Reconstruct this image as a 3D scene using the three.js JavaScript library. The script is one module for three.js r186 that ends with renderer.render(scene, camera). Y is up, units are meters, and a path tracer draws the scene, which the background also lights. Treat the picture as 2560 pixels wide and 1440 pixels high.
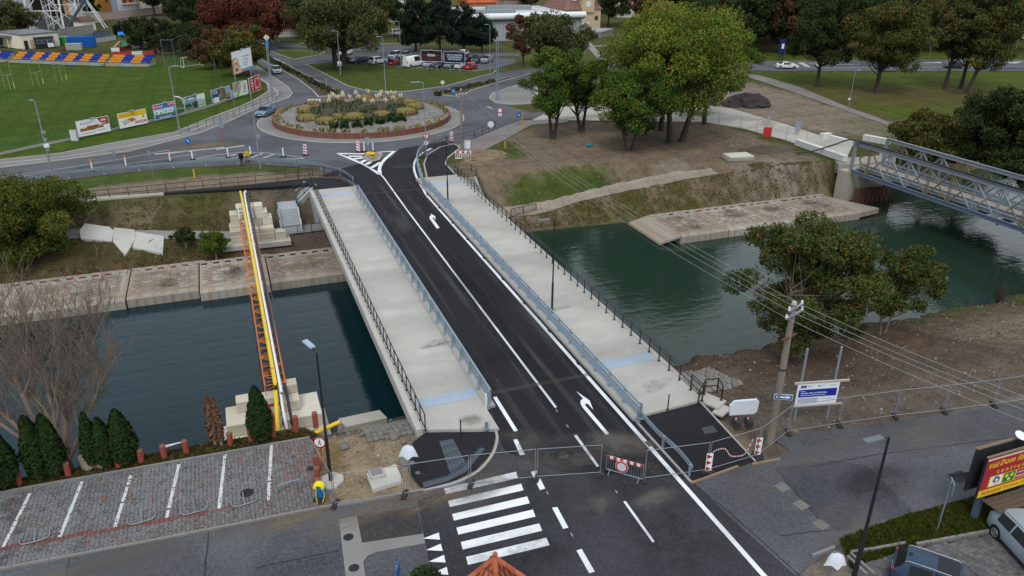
import * as THREE from 'three';
import { mergeGeometries, mergeVertices, toCreasedNormals } from 'three/addons/utils/BufferGeometryUtils.js';
import { MarchingCubes } from 'three/addons/objects/MarchingCubes.js';
import { FontLoader } from 'three/addons/loaders/FontLoader.js';
import { TextGeometry } from 'three/addons/geometries/TextGeometry.js';

// ---------------------------------------------------------------- camera, sky, sun, exposure
const scene = new THREE.Scene();
const CAM = { x: -8.447, y: 26, z: 36.68, yaw: -0.35964, pitch: -0.424797, roll: 0.008, fov: 41.046647 };
const camera = new THREE.PerspectiveCamera(CAM.fov, 2560 / 1440, 0.5, 4000);
camera.rotation.order = 'YXZ';
camera.position.set(CAM.x, CAM.y, CAM.z);
camera.rotation.set(CAM.pitch, CAM.yaw, CAM.roll);
camera.updateMatrixWorld(true);
scene.add(camera);
const renderer = new THREE.WebGLRenderer({ antialias: true });
renderer.toneMapping = THREE.LinearToneMapping;
renderer.toneMappingExposure = 1.08;
renderer.shadowMap.enabled = true;
const SUN = new THREE.Vector3(-0.34, 0.8, 0.5).normalize();
{ // overcast autumn sky: grey-blue cloud deck, lighter towards the far right where the cloud is thinner
  const W = 512, H = 256, d = new Float32Array(W * H * 4);
  const hash = (x, y) => { const s = Math.sin(x * 127.1 + y * 311.7) * 43758.5453; return s - Math.floor(s); };
  const vn = (x, y, px) => { const xi = Math.floor(x), yi = Math.floor(y), fx = x - xi, fy = y - yi, u = fx * fx * (3 - 2 * fx), v = fy * fy * (3 - 2 * fy);
    const h = (a, b) => hash(((a % px) + px) % px, b); return (h(xi, yi) * (1 - u) + h(xi + 1, yi) * u) * (1 - v) + (h(xi, yi + 1) * (1 - u) + h(xi + 1, yi + 1) * u) * v; };
  for (let j = 0; j < H; j++) for (let i = 0; i < W; i++) {
    const v = (j + 0.5) / H, u = (i + 0.5) / W, el = (v - 0.5) * Math.PI, az = (u - 0.5) * 2 * Math.PI;
    const dir = new THREE.Vector3(Math.cos(el) * Math.cos(az), Math.sin(el), Math.cos(el) * Math.sin(az));
    const e = Math.max(0, dir.y);
    let c = 0; for (let o = 0, a = 0.5, f = 8; o < 4; o++, a *= 0.5, f *= 2) c += a * vn(u * f, v * f * 0.7, f);
    const cloud = 0.8 + 0.4 * c;
    const glow = Math.pow(Math.max(0, dir.dot(SUN)), 3) * 0.55;
    const side = 0.80 + 0.3 * Math.max(-1, Math.min(1, dir.x * 1.1));
    const base = (0.86 + 0.22 * (1 - e)) * cloud * side + glow;
    const bl = THREE.MathUtils.clamp(0.5 - 0.5 * dir.x, 0, 1);
    const k = (j * W + i) * 4;
    d[k] = base * (0.93 - 0.17 * bl); d[k + 1] = base * (0.98 - 0.05 * bl); d[k + 2] = base * (1.06 + 0.06 * bl); d[k + 3] = 1;
    if (dir.y < 0) { const t = Math.min(1, -dir.y * 6); for (let q = 0; q < 3; q++) d[k + q] *= 1 - 0.7 * t; }
  }
  const sky = new THREE.DataTexture(d, W, H, THREE.RGBAFormat, THREE.FloatType);
  sky.mapping = THREE.EquirectangularReflectionMapping; sky.magFilter = THREE.LinearFilter; sky.minFilter = THREE.LinearFilter; sky.needsUpdate = true;
  scene.background = sky; scene.environment = sky; scene.backgroundIntensity = scene.environmentIntensity = 0.9;
}
const sun = new THREE.DirectionalLight(new THREE.Color(1.0, 0.94, 0.86), 1.35);
sun.position.copy(SUN).multiplyScalar(200).add(new THREE.Vector3(10, 0, -60)); sun.target.position.set(10, 0, -60);
sun.castShadow = true; sun.shadow.radius = 40; sun.shadow.mapSize.set(4096, 4096);
Object.assign(sun.shadow.camera, { left: -160, right: 160, top: 160, bottom: -160, near: 1, far: 700 });
scene.add(sun, sun.target);

// ---------------------------------------------------------------- helpers
function RNG(s) { let a = (s * 2654435761) >>> 0 || 1; return () => { a |= 0; a = (a + 0x6D2B79F5) | 0; let t = Math.imul(a ^ (a >>> 15), 1 | a); t = (t + Math.imul(t ^ (t >>> 7), 61 | t)) ^ t; return ((t ^ (t >>> 14)) >>> 0) / 4294967296; }; }
const V3 = (x, y, z) => new THREE.Vector3(x, y, z);
const FPX = 1923.34;
const camR = new THREE.Matrix4().extractRotation(camera.matrixWorld), camRi = camR.clone().invert();
// a point of the photograph (2560 x 1440) on the horizontal plane y = h
function P(px, py, h = 0) {
  const d = V3((px - 1280) / FPX, -(py - 720) / FPX, -1).applyMatrix4(camR), t = (h - CAM.y) / d.y;
  return V3(CAM.x + d.x * t, h, CAM.z + d.z * t);
}
function proj(p) { const q = p.clone().sub(camera.position).applyMatrix4(camRi); return [1280 + q.x / -q.z * FPX, 720 - q.y / -q.z * FPX, -q.z]; }
function hAt(b, py) { let lo = -10, hi = 60; for (let i = 0; i < 40; i++) { const m = (lo + hi) / 2; if (proj(V3(b.x, m, b.z))[1] > py) lo = m; else hi = m; } return (lo + hi) / 2; }
const ppm = b => FPX / proj(b)[2];                       // photograph pixels per metre there
const V = (x, s, y = 0) => V3(x, y, -s);                 // bridge frame: x across, s along the bridge away from us
const pl = (x, ks) => { if (x <= ks[0][0]) return ks[0][1]; for (let i = 1; i < ks.length; i++) if (x <= ks[i][0]) { const [a, b] = ks[i - 1], [c, d] = ks[i]; return b + (d - b) * (x - a) / (c - a); } return ks[ks.length - 1][1]; };
const clamp = (x, a, b) => Math.max(a, Math.min(b, x)), lerp = (a, b, t) => a + (b - a) * t, sst = (a, b, x) => { const t = clamp((x - a) / (b - a), 0, 1); return t * t * (3 - 2 * t); };
const used = new Map();
function numbered(n) { const k = used.get(n) || 0; used.set(n, k + 1); return k ? n + '_' + String(k).padStart(3, '0') : n; }
function tag(o, label, category, group) { o.userData.label = label; o.userData.category = category; if (group) o.userData.group = group; return o; }
function thing(name, label, category, p = V3(0, 0, 0), ry = 0, group) { const o = new THREE.Group(); o.name = numbered(name); scene.add(o); o.position.copy(p); o.rotation.y = ry; return tag(o, label, category, group); }
function prep(g) {
  if (g.index) g = g.toNonIndexed();
  for (const k of Object.keys(g.attributes)) if (!['position', 'normal', 'uv', 'color'].includes(k)) g.deleteAttribute(k);
  if (!g.attributes.normal) g.computeVertexNormals();
  if (!g.attributes.uv) g.setAttribute('uv', new THREE.BufferAttribute(new Float32Array(g.attributes.position.count * 2), 2));
  g.morphAttributes = {}; return g;
}
function merge(gs) { gs = gs.flat(9); if (gs.length === 1) return gs[0]; gs = gs.map(prep); const c = gs.some(g => g.attributes.color); if (c) for (const g of gs) if (!g.attributes.color) g.setAttribute('color', new THREE.BufferAttribute(new Float32Array(g.attributes.position.count * 3).fill(1), 3)); return mergeGeometries(gs, false); }
function part(name, gs, mat, parent, label) { const m = new THREE.Mesh(Array.isArray(gs) ? merge(gs) : gs, mat); m.name = parent ? name : numbered(name); (parent || scene).add(m); m.castShadow = m.receiveShadow = true; if (label) m.userData.label = label; return m; }
function struct(name, gs, mat, parent) { const m = part(name, gs, mat, parent); if (!parent) m.userData.kind = 'structure'; return m; }
function sgroup(name) { const o = new THREE.Group(); o.name = numbered(name); o.userData.kind = 'structure'; scene.add(o); return o; }
function dup(root, p, ry, label, group, s) { const c = root.clone(); c.name = numbered(root.name.replace(/_\d{3}$/, '')); c.userData = { ...root.userData }; scene.add(c); c.position.copy(p); c.rotation.y = ry; if (label) c.userData.label = label; if (group) c.userData.group = group; if (s) c.scale.multiplyScalar(s); return c; }
// geometry
function at(g, x = 0, y = 0, z = 0, rx = 0, ry = 0, rz = 0) { g.applyMatrix4(new THREE.Matrix4().compose(V3(x, y, z), new THREE.Quaternion().setFromEuler(new THREE.Euler(rx, ry, rz, 'YXZ')), V3(1, 1, 1))); return g; }
const bx = (w, h, d, x = 0, y = 0, z = 0, rx = 0, ry = 0, rz = 0) => at(new THREE.BoxGeometry(w, h, d), x, y, z, rx, ry, rz);
const cy = (r1, r2, h, n, x = 0, y = 0, z = 0, rx = 0, ry = 0, rz = 0) => at(new THREE.CylinderGeometry(r1, r2, h, n), x, y, z, rx, ry, rz);
const sp = (r, x, y, z, sx = 1, sy = 1, sz = 1, n = 10) => { const g = new THREE.SphereGeometry(r, n, Math.max(6, n * 0.7 | 0)); g.scale(sx, sy, sz); return at(g, x, y, z); };
function tb(a, b, r1, r2 = r1, n = 6) { const d = b.clone().sub(a), L = d.length(), g = new THREE.CylinderGeometry(r2, r1, L, n, 1); g.applyQuaternion(new THREE.Quaternion().setFromUnitVectors(V3(0, 1, 0), d.normalize())); const c = a.clone().add(b).multiplyScalar(0.5); g.translate(c.x, c.y, c.z); return g; }
function bar(a, b, w, h = w) { // square bar between two points, h is the upright side
  const d = b.clone().sub(a), L = d.length(), g = new THREE.BoxGeometry(w, h, L), m = new THREE.Matrix4().lookAt(a, b, Math.abs(d.y) > 0.98 * L ? V3(1, 0, 0) : V3(0, 1, 0)); g.applyMatrix4(m); const c = a.clone().add(b).multiplyScalar(0.5); return g.translate(c.x, c.y, c.z); }
function tubePath(pts, r, n = 6, seg, closed = false) { const c = new THREE.CatmullRomCurve3(pts, closed, 'catmullrom', 0.5); return new THREE.TubeGeometry(c, seg || pts.length * 4, r, n, closed); }
function smooth(p, n = 4, closed = false) { const c = new THREE.CatmullRomCurve3(p.map(q => V3(q[0], 0, q[1])), closed, 'centripetal'); const m = n * (p.length - (closed ? 0 : 1)), o = []; for (let i = 0; i < m + (closed ? 0 : 1); i++) { const q = c.getPoint(i / m); o.push([q.x, q.z]); } return o; }
const poly = (a, h = 0) => a.map(([x, y]) => { const p = P(x, y, h); return [p.x, p.z]; });
function area(p) { let a = 0; for (let i = 0; i < p.length; i++) { const q = p[(i + 1) % p.length]; a += p[i][0] * q[1] - q[0] * p[i][1]; } return a / 2; }
function sheet(p, y = 0, holes = []) { // flat polygon of [x,z], facing up, uv in metres
  const v = p.map(q => new THREE.Vector2(q[0], q[1])), hs = holes.map(h => h.map(q => new THREE.Vector2(q[0], q[1])));
  const f = THREE.ShapeUtils.triangulateShape(v, hs), all = [v, ...hs].flat(), pos = [], uv = [];
  for (const t of f) { let [a, b, c] = t.map(i => all[i]); if ((b.x - a.x) * (c.y - a.y) - (b.y - a.y) * (c.x - a.x) > 0) [b, c] = [c, b]; for (const q of [a, b, c]) { pos.push(q.x, y, q.y); uv.push(q.x, q.y); } }
  const g = new THREE.BufferGeometry(); g.setAttribute('position', new THREE.Float32BufferAttribute(pos, 3)); g.setAttribute('uv', new THREE.Float32BufferAttribute(uv, 2)); g.computeVertexNormals(); return g;
}
function prism(p, y0, y1) { // upright prism over polygon [x,z]
  const g = [sheet(p, y1)], pos = [], uv = []; const cw = area(p) > 0; let L = 0;
  for (let i = 0; i < p.length; i++) { const a = p[i], b = p[(i + 1) % p.length], l = Math.hypot(b[0] - a[0], b[1] - a[1]); const q = [[a, y0, L], [b, y0, L + l], [b, y1, L + l], [a, y1, L]]; L += l; for (const k of (cw ? [0, 2, 1, 0, 3, 2] : [0, 1, 2, 0, 2, 3])) { pos.push(q[k][0][0], q[k][1], q[k][0][1]); uv.push(q[k][2], q[k][1]); } }
  const s = new THREE.BufferGeometry(); s.setAttribute('position', new THREE.Float32BufferAttribute(pos, 3)); s.setAttribute('uv', new THREE.Float32BufferAttribute(uv, 2)); s.computeVertexNormals(); return merge([g[0], s]);
}
function sweep(pts, prof, closed = true) { // sweep profile [right, up] along 3-D points
  const n = pts.length, m = prof.length, pos = [], uv = [], R = []; let L = 0;
  for (let i = 0; i < n; i++) { const a = pts[Math.max(0, i - 1)], b = pts[Math.min(n - 1, i + 1)], d = b.clone().sub(a).setY(0).normalize(), r = V3(-d.z, 0, d.x); let k = 1; if (i > 0 && i < n - 1) { const e = pts[i].clone().sub(pts[i - 1]).setY(0).normalize(); k = 1 / Math.max(0.5, d.dot(e)); } if (i) L += pts[i].distanceTo(pts[i - 1]); R.push(prof.map(([u, v], j) => [pts[i].x + r.x * u * k, pts[i].y + v, pts[i].z + r.z * u * k, L])); }
  for (let i = 0; i < n - 1; i++) for (let j = 0; j < (closed ? m : m - 1); j++) { const a = R[i][j], b = R[i][(j + 1) % m], c = R[i + 1][(j + 1) % m], e = R[i + 1][j]; const w = j * 0.1, w2 = w + 0.1; for (const [q, ww] of [[a, w], [c, w2], [b, w2], [a, w], [e, w], [c, w2]]) { pos.push(q[0], q[1], q[2]); uv.push(q[3], ww); } }
  if (closed) for (const [k, f] of [[0, 1], [n - 1, -1]]) for (let j = 1; j < m - 1; j++) for (const q of (f > 0 ? [R[k][0], R[k][j], R[k][j + 1]] : [R[k][0], R[k][j + 1], R[k][j]])) { pos.push(q[0], q[1], q[2]); uv.push(q[0], q[2]); }
  const g = new THREE.BufferGeometry(); g.setAttribute('position', new THREE.Float32BufferAttribute(pos, 3)); g.setAttribute('uv', new THREE.Float32BufferAttribute(uv, 2)); g.computeVertexNormals(); return g;
}
const ribbon = (p, w, y) => { const q = p.map(a => V3(a[0], y, a[1])), g = sweep(q, [[-w / 2, 0], [w / 2, 0]], false); const n = g.attributes.normal; if (n.getY(0) < 0) { const po = g.attributes.position; for (let i = 0; i < po.count; i += 3) { const t = [po.getX(i), po.getY(i), po.getZ(i)]; po.setXYZ(i, po.getX(i + 1), po.getY(i + 1), po.getZ(i + 1)); po.setXYZ(i + 1, ...t); } g.computeVertexNormals(); } const po = g.attributes.position, uv = g.attributes.uv; for (let i = 0; i < po.count; i++) uv.setXY(i, po.getX(i), po.getZ(i)); return g; };
const kerbP = (w, h0, h1) => [[-w / 2, h0], [w / 2, h0], [w / 2, h1 - 0.015], [w / 2 - 0.02, h1], [-w / 2 + 0.02, h1], [-w / 2, h1 - 0.015]];
function inside(p, x, z) { let c = false; for (let i = 0, j = p.length - 1; i < p.length; j = i++) { const a = p[i], b = p[j]; if ((a[1] > z) !== (b[1] > z) && x < (b[0] - a[0]) * (z - a[1]) / (b[1] - a[1]) + a[0]) c = !c; } return c; }
// noise
function pnoise(N, f0, oct, seed, gain = 0.5) {
  const o = new Float32Array(N * N); let amp = 1, tot = 0;
  for (let k = 0, f = f0; k < oct && f <= N; k++, f *= 2, amp *= gain) {
    const r = RNG(seed * 31 + k + 7), L = new Float32Array(f * f); for (let i = 0; i < L.length; i++) L[i] = r();
    for (let y = 0; y < N; y++) { const v = y / N * f, yi = v | 0, fy = v - yi, sy = fy * fy * (3 - 2 * fy), y0 = yi % f * f, y1 = (yi + 1) % f * f; for (let x = 0; x < N; x++) { const u = x / N * f, xi = u | 0, fx = u - xi, sx = fx * fx * (3 - 2 * fx), x0 = xi % f, x1 = (xi + 1) % f; const a = L[y0 + x0], b = L[y0 + x1], c = L[y1 + x0], d = L[y1 + x1]; o[y * N + x] += amp * (a + (b - a) * sx + (c - a + (a - b - c + d) * sx) * sy); } }
    tot += amp;
  }
  for (let i = 0; i < o.length; i++) o[i] /= tot; return o;
}
const l2s = x => x <= 0.0031308 ? 12.92 * x : 1.055 * Math.pow(x, 1 / 2.4) - 0.055;
function texOf(N, fn, size, srgb = true) { // fn(i,x,y) -> [r,g,b] linear or grey
  const d = new Uint8Array(N * N * 4);
  for (let y = 0, i = 0; y < N; y++) for (let x = 0; x < N; x++, i++) { const c = fn(i, x, y), a = typeof c === 'number'; for (let q = 0; q < 3; q++) { const v = clamp(a ? c : c[q], 0, 1); d[i * 4 + q] = 255 * (srgb ? l2s(v) : v); } d[i * 4 + 3] = 255; }
  const t = new THREE.DataTexture(d, N, N); t.wrapS = t.wrapT = THREE.RepeatWrapping; t.magFilter = THREE.LinearFilter; t.minFilter = THREE.LinearMipmapLinearFilter; t.generateMipmaps = true; if (srgb) t.colorSpace = THREE.SRGBColorSpace; t.repeat.set(1 / size, 1 / size); t.needsUpdate = true; return t;
}
const N1 = pnoise(512, 8, 6, 1), N2 = pnoise(512, 64, 3, 2), N3 = pnoise(512, 4, 5, 3), N4 = pnoise(512, 256, 1, 4);
function wn(x, z, sc, N = N1) { const u = ((x / sc * 512) % 512 + 512) % 512, v = ((z / sc * 512) % 512 + 512) % 512, xi = u | 0, yi = v | 0, fx = u - xi, fy = v - yi, x1 = (xi + 1) & 511, y1 = (yi + 1) & 511; return (N[yi * 512 + xi] * (1 - fx) + N[yi * 512 + x1] * fx) * (1 - fy) + (N[y1 * 512 + xi] * (1 - fx) + N[y1 * 512 + x1] * fx) * fy; }
const col = (r, g, b) => new THREE.Color().setRGB(r, g, b);
const M = (r, g, b, o = {}) => new THREE.MeshPhysicalMaterial({ color: col(r, g, b), roughness: 0.8, metalness: 0, specularIntensity: (o.roughness ?? 0.8) > 0.65 ? 0.3 : 0.9, ...o });
// surfaces: grain maps average about 0.75, so colours are divided by it
const bumpFine = texOf(512, i => 0.5 * N4[i] + 0.5 * N2[i], 1.2, false), bumpSoil = texOf(512, i => 0.6 * N1[i] + 0.4 * N2[i], 5, false), bumpWater = texOf(512, (i) => N1[i] * 0.6 + 0.4 * N3[i], 9, false);
bumpWater.repeat.set(1 / 7, 1 / 3.2);
const tAsph = texOf(512, i => 0.56 + 0.5 * (N3[i] - 0.5) + 0.35 * (N4[i] - 0.5) + 0.25 * N1[i], 17), tAsphNew = texOf(512, i => 0.58 + 0.34 * (N3[i] - 0.5) + 0.45 * (N4[i] - 0.5) + 0.2 * N1[i], 13);
const tConc = texOf(512, (i, x, y) => 0.78 + 0.34 * (N3[i] - 0.5) + 0.12 * (N4[i] - 0.5) + 0.16 * (N1[(y * 512 + ((x * 0.12) | 0))] - 0.5), 9), tSoil = texOf(512, i => 0.75 + 0.55 * (N1[i] - 0.5) + 0.6 * (N2[i] - 0.5) + 0.3 * (N4[i] - 0.5), 6.3);
const tWood = texOf(512, (i, x, y) => 0.7 + 0.5 * (N1[y * 512 + ((x * 0.06) | 0)] - 0.5) + 0.2 * (N2[i] - 0.5), 2), tBark = texOf(256, (i, x, y) => 0.68 + 0.8 * (N1[(((y * 0.15) | 0) * 512) + x * 2] - 0.5) + 0.2 * (N4[y * 512 + x] - 0.5), 1);
const tRust = texOf(512, i => { const r = sst(0.5, 0.7, N1[i]) * 0.4, g = 0.75 + 0.3 * (N2[i] - 0.5); return [g * (1 - 0.15 * r), g * (1 - 0.5 * r), g * (1 - 0.68 * r)]; }, 3);
const D = (r, g, b, map, o = {}) => M(r / 0.75, g / 0.75, b / 0.75, { map, ...o });
const mat = {
  asphalt: D(0.108, 0.109, 0.119, tAsph, { roughness: 0.9, bumpMap: bumpFine, bumpScale: 0.006 }), asphaltNew: D(0.022, 0.0205, 0.024, tAsphNew, { roughness: 0.78, bumpMap: bumpFine, bumpScale: 0.008 }), asphaltMid: D(0.052, 0.051, 0.058, tAsph, { roughness: 0.85, bumpMap: bumpFine, bumpScale: 0.006 }),
  paveGrey: D(0.215, 0.205, 0.195, tConc, { roughness: 0.9 }), conc: D(0.43, 0.41, 0.365, tConc, { roughness: 0.85, bumpMap: bumpFine, bumpScale: 0.002 }), concOld: D(0.36, 0.335, 0.28, tConc, { roughness: 0.9, bumpMap: bumpSoil, bumpScale: 0.01 }), concBlue: D(0.35, 0.37, 0.39, tConc), block: D(0.52, 0.47, 0.37, tConc, { roughness: 0.9 }),
  kerb: D(0.34, 0.325, 0.30, tConc), white: M(0.78, 0.79, 0.8, { roughness: 0.6 }), paint: D(0.74, 0.75, 0.76, tConc, { roughness: 0.7 }), oldPaint: D(0.40, 0.40, 0.39, tConc), blueStrip: D(0.34, 0.40, 0.48, tConc),
  galv: M(0.33, 0.41, 0.47, { metalness: 0.55, roughness: 0.42 }), galvDull: M(0.30, 0.33, 0.36, { metalness: 0.4, roughness: 0.55 }), black: M(0.016, 0.017, 0.022, { roughness: 0.45 }), dark: M(0.03, 0.03, 0.032), red: M(0.48, 0.03, 0.03, { roughness: 0.5 }), blue: M(0.02, 0.13, 0.42, { roughness: 0.45 }), yellow: M(0.8, 0.55, 0.02, { roughness: 0.4 }), orange: M(0.72, 0.19, 0.025, { roughness: 0.5 }), green: M(0.02, 0.14, 0.06, { roughness: 0.5 }),
  soil: D(0.1, 0.075, 0.058, tSoil, { bumpMap: bumpSoil, bumpScale: 0.06, roughness: 1 }), wood: D(0.22, 0.16, 0.11, tWood, { roughness: 0.9 }), pole: D(0.24, 0.2, 0.165, tWood, { roughness: 0.9 }), bark: D(0.075, 0.06, 0.048, tBark, { roughness: 1, bumpMap: bumpSoil, bumpScale: 0.03 }), barkPale: D(0.27, 0.215, 0.17, tBark, { roughness: 1 }),
  glass: new THREE.MeshPhysicalMaterial({ color: col(0.012, 0.014, 0.017), roughness: 0.1, specularIntensity: 0.6 }), rubber: M(0.018, 0.018, 0.02, { roughness: 0.9 }), rim: M(0.4, 0.41, 0.43, { metalness: 0.7, roughness: 0.35 }), rustSteel: D(0.34, 0.315, 0.265, tRust, { roughness: 0.85, bumpMap: bumpSoil, bumpScale: 0.01 }), footRub: M(0.05, 0.048, 0.048, { roughness: 0.95 }),
  lampGlass: M(0.6, 0.62, 0.64, { roughness: 0.3 }), leaf: new THREE.MeshPhysicalMaterial({ vertexColors: true, side: THREE.DoubleSide, roughness: 0.9, specularIntensity: 0.25 }), tuft: new THREE.MeshPhysicalMaterial({ side: THREE.DoubleSide, roughness: 1, specularIntensity: 0.1 }), vc: new THREE.MeshStandardMaterial({ vertexColors: true, roughness: 0.9, side: THREE.DoubleSide }),
};
// ---- terrain: one sheet, river channel cut into it

const WATER=-4.3,PROM=-3.0;
const C_RB={x:12.2,z:-86.1};
const rampH=x=>pl(x,[[24,-3],[27,-2.9],[50,-0.5],[58,-0.1]]);
const rampEdge=(list)=>{const o=[];for(const[px,py]of list){let h=-2;for(let i=0;i<12;i++){const p=P(px,py,h);h=rampH(p.x);}const p=P(px,py,h);o.push([p.x,-p.z,h]);}return o.sort((a,b)=>a[0]-b[0]);};
const rampLo=rampEdge([[1292,541],[1345,536],[1440,507],[1600,472],[1700,452],[1785,438]]),rampUp=rampEdge([[1288,522],[1340,514],[1440,490],[1560,461],[1690,435],[1765,428]]);
const sLo=x=>pl(x,[[16,rampLo[0][1]],...rampLo.map(a=>[a[0],a[1]]),[66,41.4],[120,44]]),sUp=x=>pl(x,[[16,rampUp[0][1]],...rampUp.map(a=>[a[0],a[1]]),[66,42.4],[120,46]]);
function hFarL(x,s){const u=clamp((-8-x)/18,0,1.6),hp=-3+1.2*Math.min(u,1),b=44.4+2.9*u,c=47.0+3.6*u;return pl(s,[[36,-6],[40.6,-5],[42.3,-3.9],[b-0.4,hp-0.05],[c,hp],[Math.max(c+3.2,53.2-0.02*x),-0.04]]);}
function hFarR(x,s){const lo=sLo(x),up=sUp(x),h=x<66?rampH(x):-0.1,w=pl(x,[[17,40.2],[36,39],[64,38.2],[66,39.5],[90,42],[130,50]]);return pl(s,[[w-6,-6.5],[w,WATER-0.1],[w+0.8,WATER+0.5],[Math.max(lo,w+1.5)-0.2,h-0.04],[up,h],[up+0.4-h*1.75,-0.04]]);}
const hNearL=s=>pl(s,[[2.95,-0.06],[3.5,-0.5],[5.2,-4.6],[9,-6],[14,-6.5]]);
const hMound=s=>pl(s,[[-4.5,-0.06],[-2,-0.12],[1.5,-0.5],[4,-1.8],[8.5,-4.5],[12,-6]]);
const hNearR=(x,s)=>pl(s+(wn(x,3,17)-0.5)*3.4*sst(18,24,x),[[-7.5,-0.06],[-4,-0.5],[0,-1.7],[2.2,-2.3],[5.5,-2.9],[8.3,WATER-0.05],[14,-6.3]]);
function H(x,z){
const s=-z;
if(s>70||s<-9)return-0.06;
const b=sst(6,11,x);
let h;
if(s>24)h=lerp(hFarL(x,s),hFarR(x,s),b);
else{const m=x<-5.2?lerp(hNearL(s),hMound(s),sst(-6.8,-5.2,x)):hMound(s);h=lerp(m,hNearR(x,s),b);}
const rough=sst(0.1,0.8,-h)*(h>-4.6?1:0.3),flat=s>36&&x>14?0.45:0.8;
h+=rough*flat*((wn(x,z,3.1)-0.5)*0.34+(wn(x,z,11)-0.5)*0.3);
return Math.min(h,-0.04);
}
const Z=(px,c,j=1.5,h=0,mix=1)=>{const p=poly(px,h),xs=p.map(q=>q[0]),zs=p.map(q=>q[1]);return{p,c,j,mix,b:[Math.min(...xs)-j,Math.max(...xs)+j,Math.min(...zs)-j,Math.max(...zs)+j]};};
const G1=[0.042,0.074,0.008],G2=[0.055,0.076,0.011],G3=[0.06,0.066,0.018],BR=[0.145,0.108,0.074],DK=[0.092,0.062,0.044],TAN=[0.27,0.22,0.155],GREY=[0.2,0.175,0.15],LIT=[0.115,0.075,0.035],WEED=[0.064,0.05,0.022];
const SO=[[0.4,0.2],[-0.4,-0.2],[-0.2,0.45],[0.2,-0.45]];
const zones=[
Z([[-400,470],[-400,150],[0,156],[380,166],[440,130],[520,150],[640,205],[668,228],[640,252],[437,334],[270,362],[0,402]],G1,0.4),
Z([[1780,182],[2600,176],[2700,330],[2330,320],[2230,290],[2000,215],[1900,190]],G2,1.2),
Z([[2020,222],[2200,215],[2480,222],[2560,240],[2480,262],[2150,262],[2050,245]],LIT,6,0,0.55),
Z([[1600,60],[2600,60],[2600,150],[1800,152],[1500,146]],G2,1),Z([[1850,60],[2400,60],[2400,118],[1850,122]],LIT,5,0,0.6),
Z([[1140,424],[1170,385],[1240,345],[1310,322],[1500,300],[1770,300],[1860,330],[1990,380],[2080,400],[2118,450],[1900,440],[1600,436],[1380,470],[1270,500],[1230,470]],BR,1.5),
Z([[1230,470],[1270,440],[1600,430],[1590,440],[1380,480],[1280,530]],BR,1,-1.5),
Z([[1275,462],[1330,448],[1420,434],[1520,430],[1550,452],[1480,462],[1380,480],[1285,490]],[0.05,0.07,0.016],1.6,-1),
Z([[1185,366],[1260,350],[1290,352],[1325,392],[1270,398],[1215,382]],[0.05,0.068,0.016],1.5),Z([[1160,390],[1195,372],[1235,378],[1255,392],[1240,404],[1180,408]],[0.2,0.15,0.095],1.5),
Z([[1640,436],[1650,412],[1685,394],[1720,394],[1732,412],[1700,424],[1662,440]],[0.19,0.155,0.115],1.2),Z([[1290,340],[1480,318],[1700,330],[1800,360],[1620,400],[1400,372]],[0.18,0.135,0.088],3.5,0,0.6),
Z([[1830,402],[1900,392],[1990,398],[2040,408],[2000,422],[1880,426]],[0.2,0.175,0.14],2,0,0.7),
Z([[1690,225],[1850,200],[1960,225],[2130,275],[2255,320],[2200,345],[2050,330],[1900,300],[1780,262]],[0.175,0.14,0.105],3),Z([[1770,225],[1830,220],[1900,240],[1960,262],[1850,262]],GREY,3,0,0.6),Z([[2100,290],[2200,300],[2255,325],[2200,338],[2120,322]],[0.1,0.1,0.05],3,0,0.6),
Z([[110,456],[450,422],[652,424],[700,432],[500,448],[300,468],[120,486]],[0.045,0.075,0.016],0.6),Z([[120,486],[300,460],[500,440],[652,430],[800,440],[880,468],[780,462],[600,466],[400,480],[150,502]],[0.16,0.122,0.086],0.8),
Z([[840,1090],[790,1075],[800,1255],[860,1262],[1060,1225],[1020,1130],[1000,1090],[900,1045]],[0.225,0.17,0.105],0.5),Z([[780,1120],[840,1090],[870,1110],[860,1170],[800,1200]],[0.15,0.1,0.045],0.8),
Z([[2100,1350],[2250,1290],[2400,1255],[2600,1180],[2600,1300],[2300,1370],[2130,1420]],[0.042,0.052,0.014],0.6),Z([[1980,1440],[2060,1390],[2140,1370],[2200,1420],[2180,1500],[1960,1500]],[0.15,0.125,0.1],0.6),
Z([[-60,1240],[-60,1170],[800,1050],[800,1100]],[0.075,0.07,0.03],0.5,-0.2,0.9),
];
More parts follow.
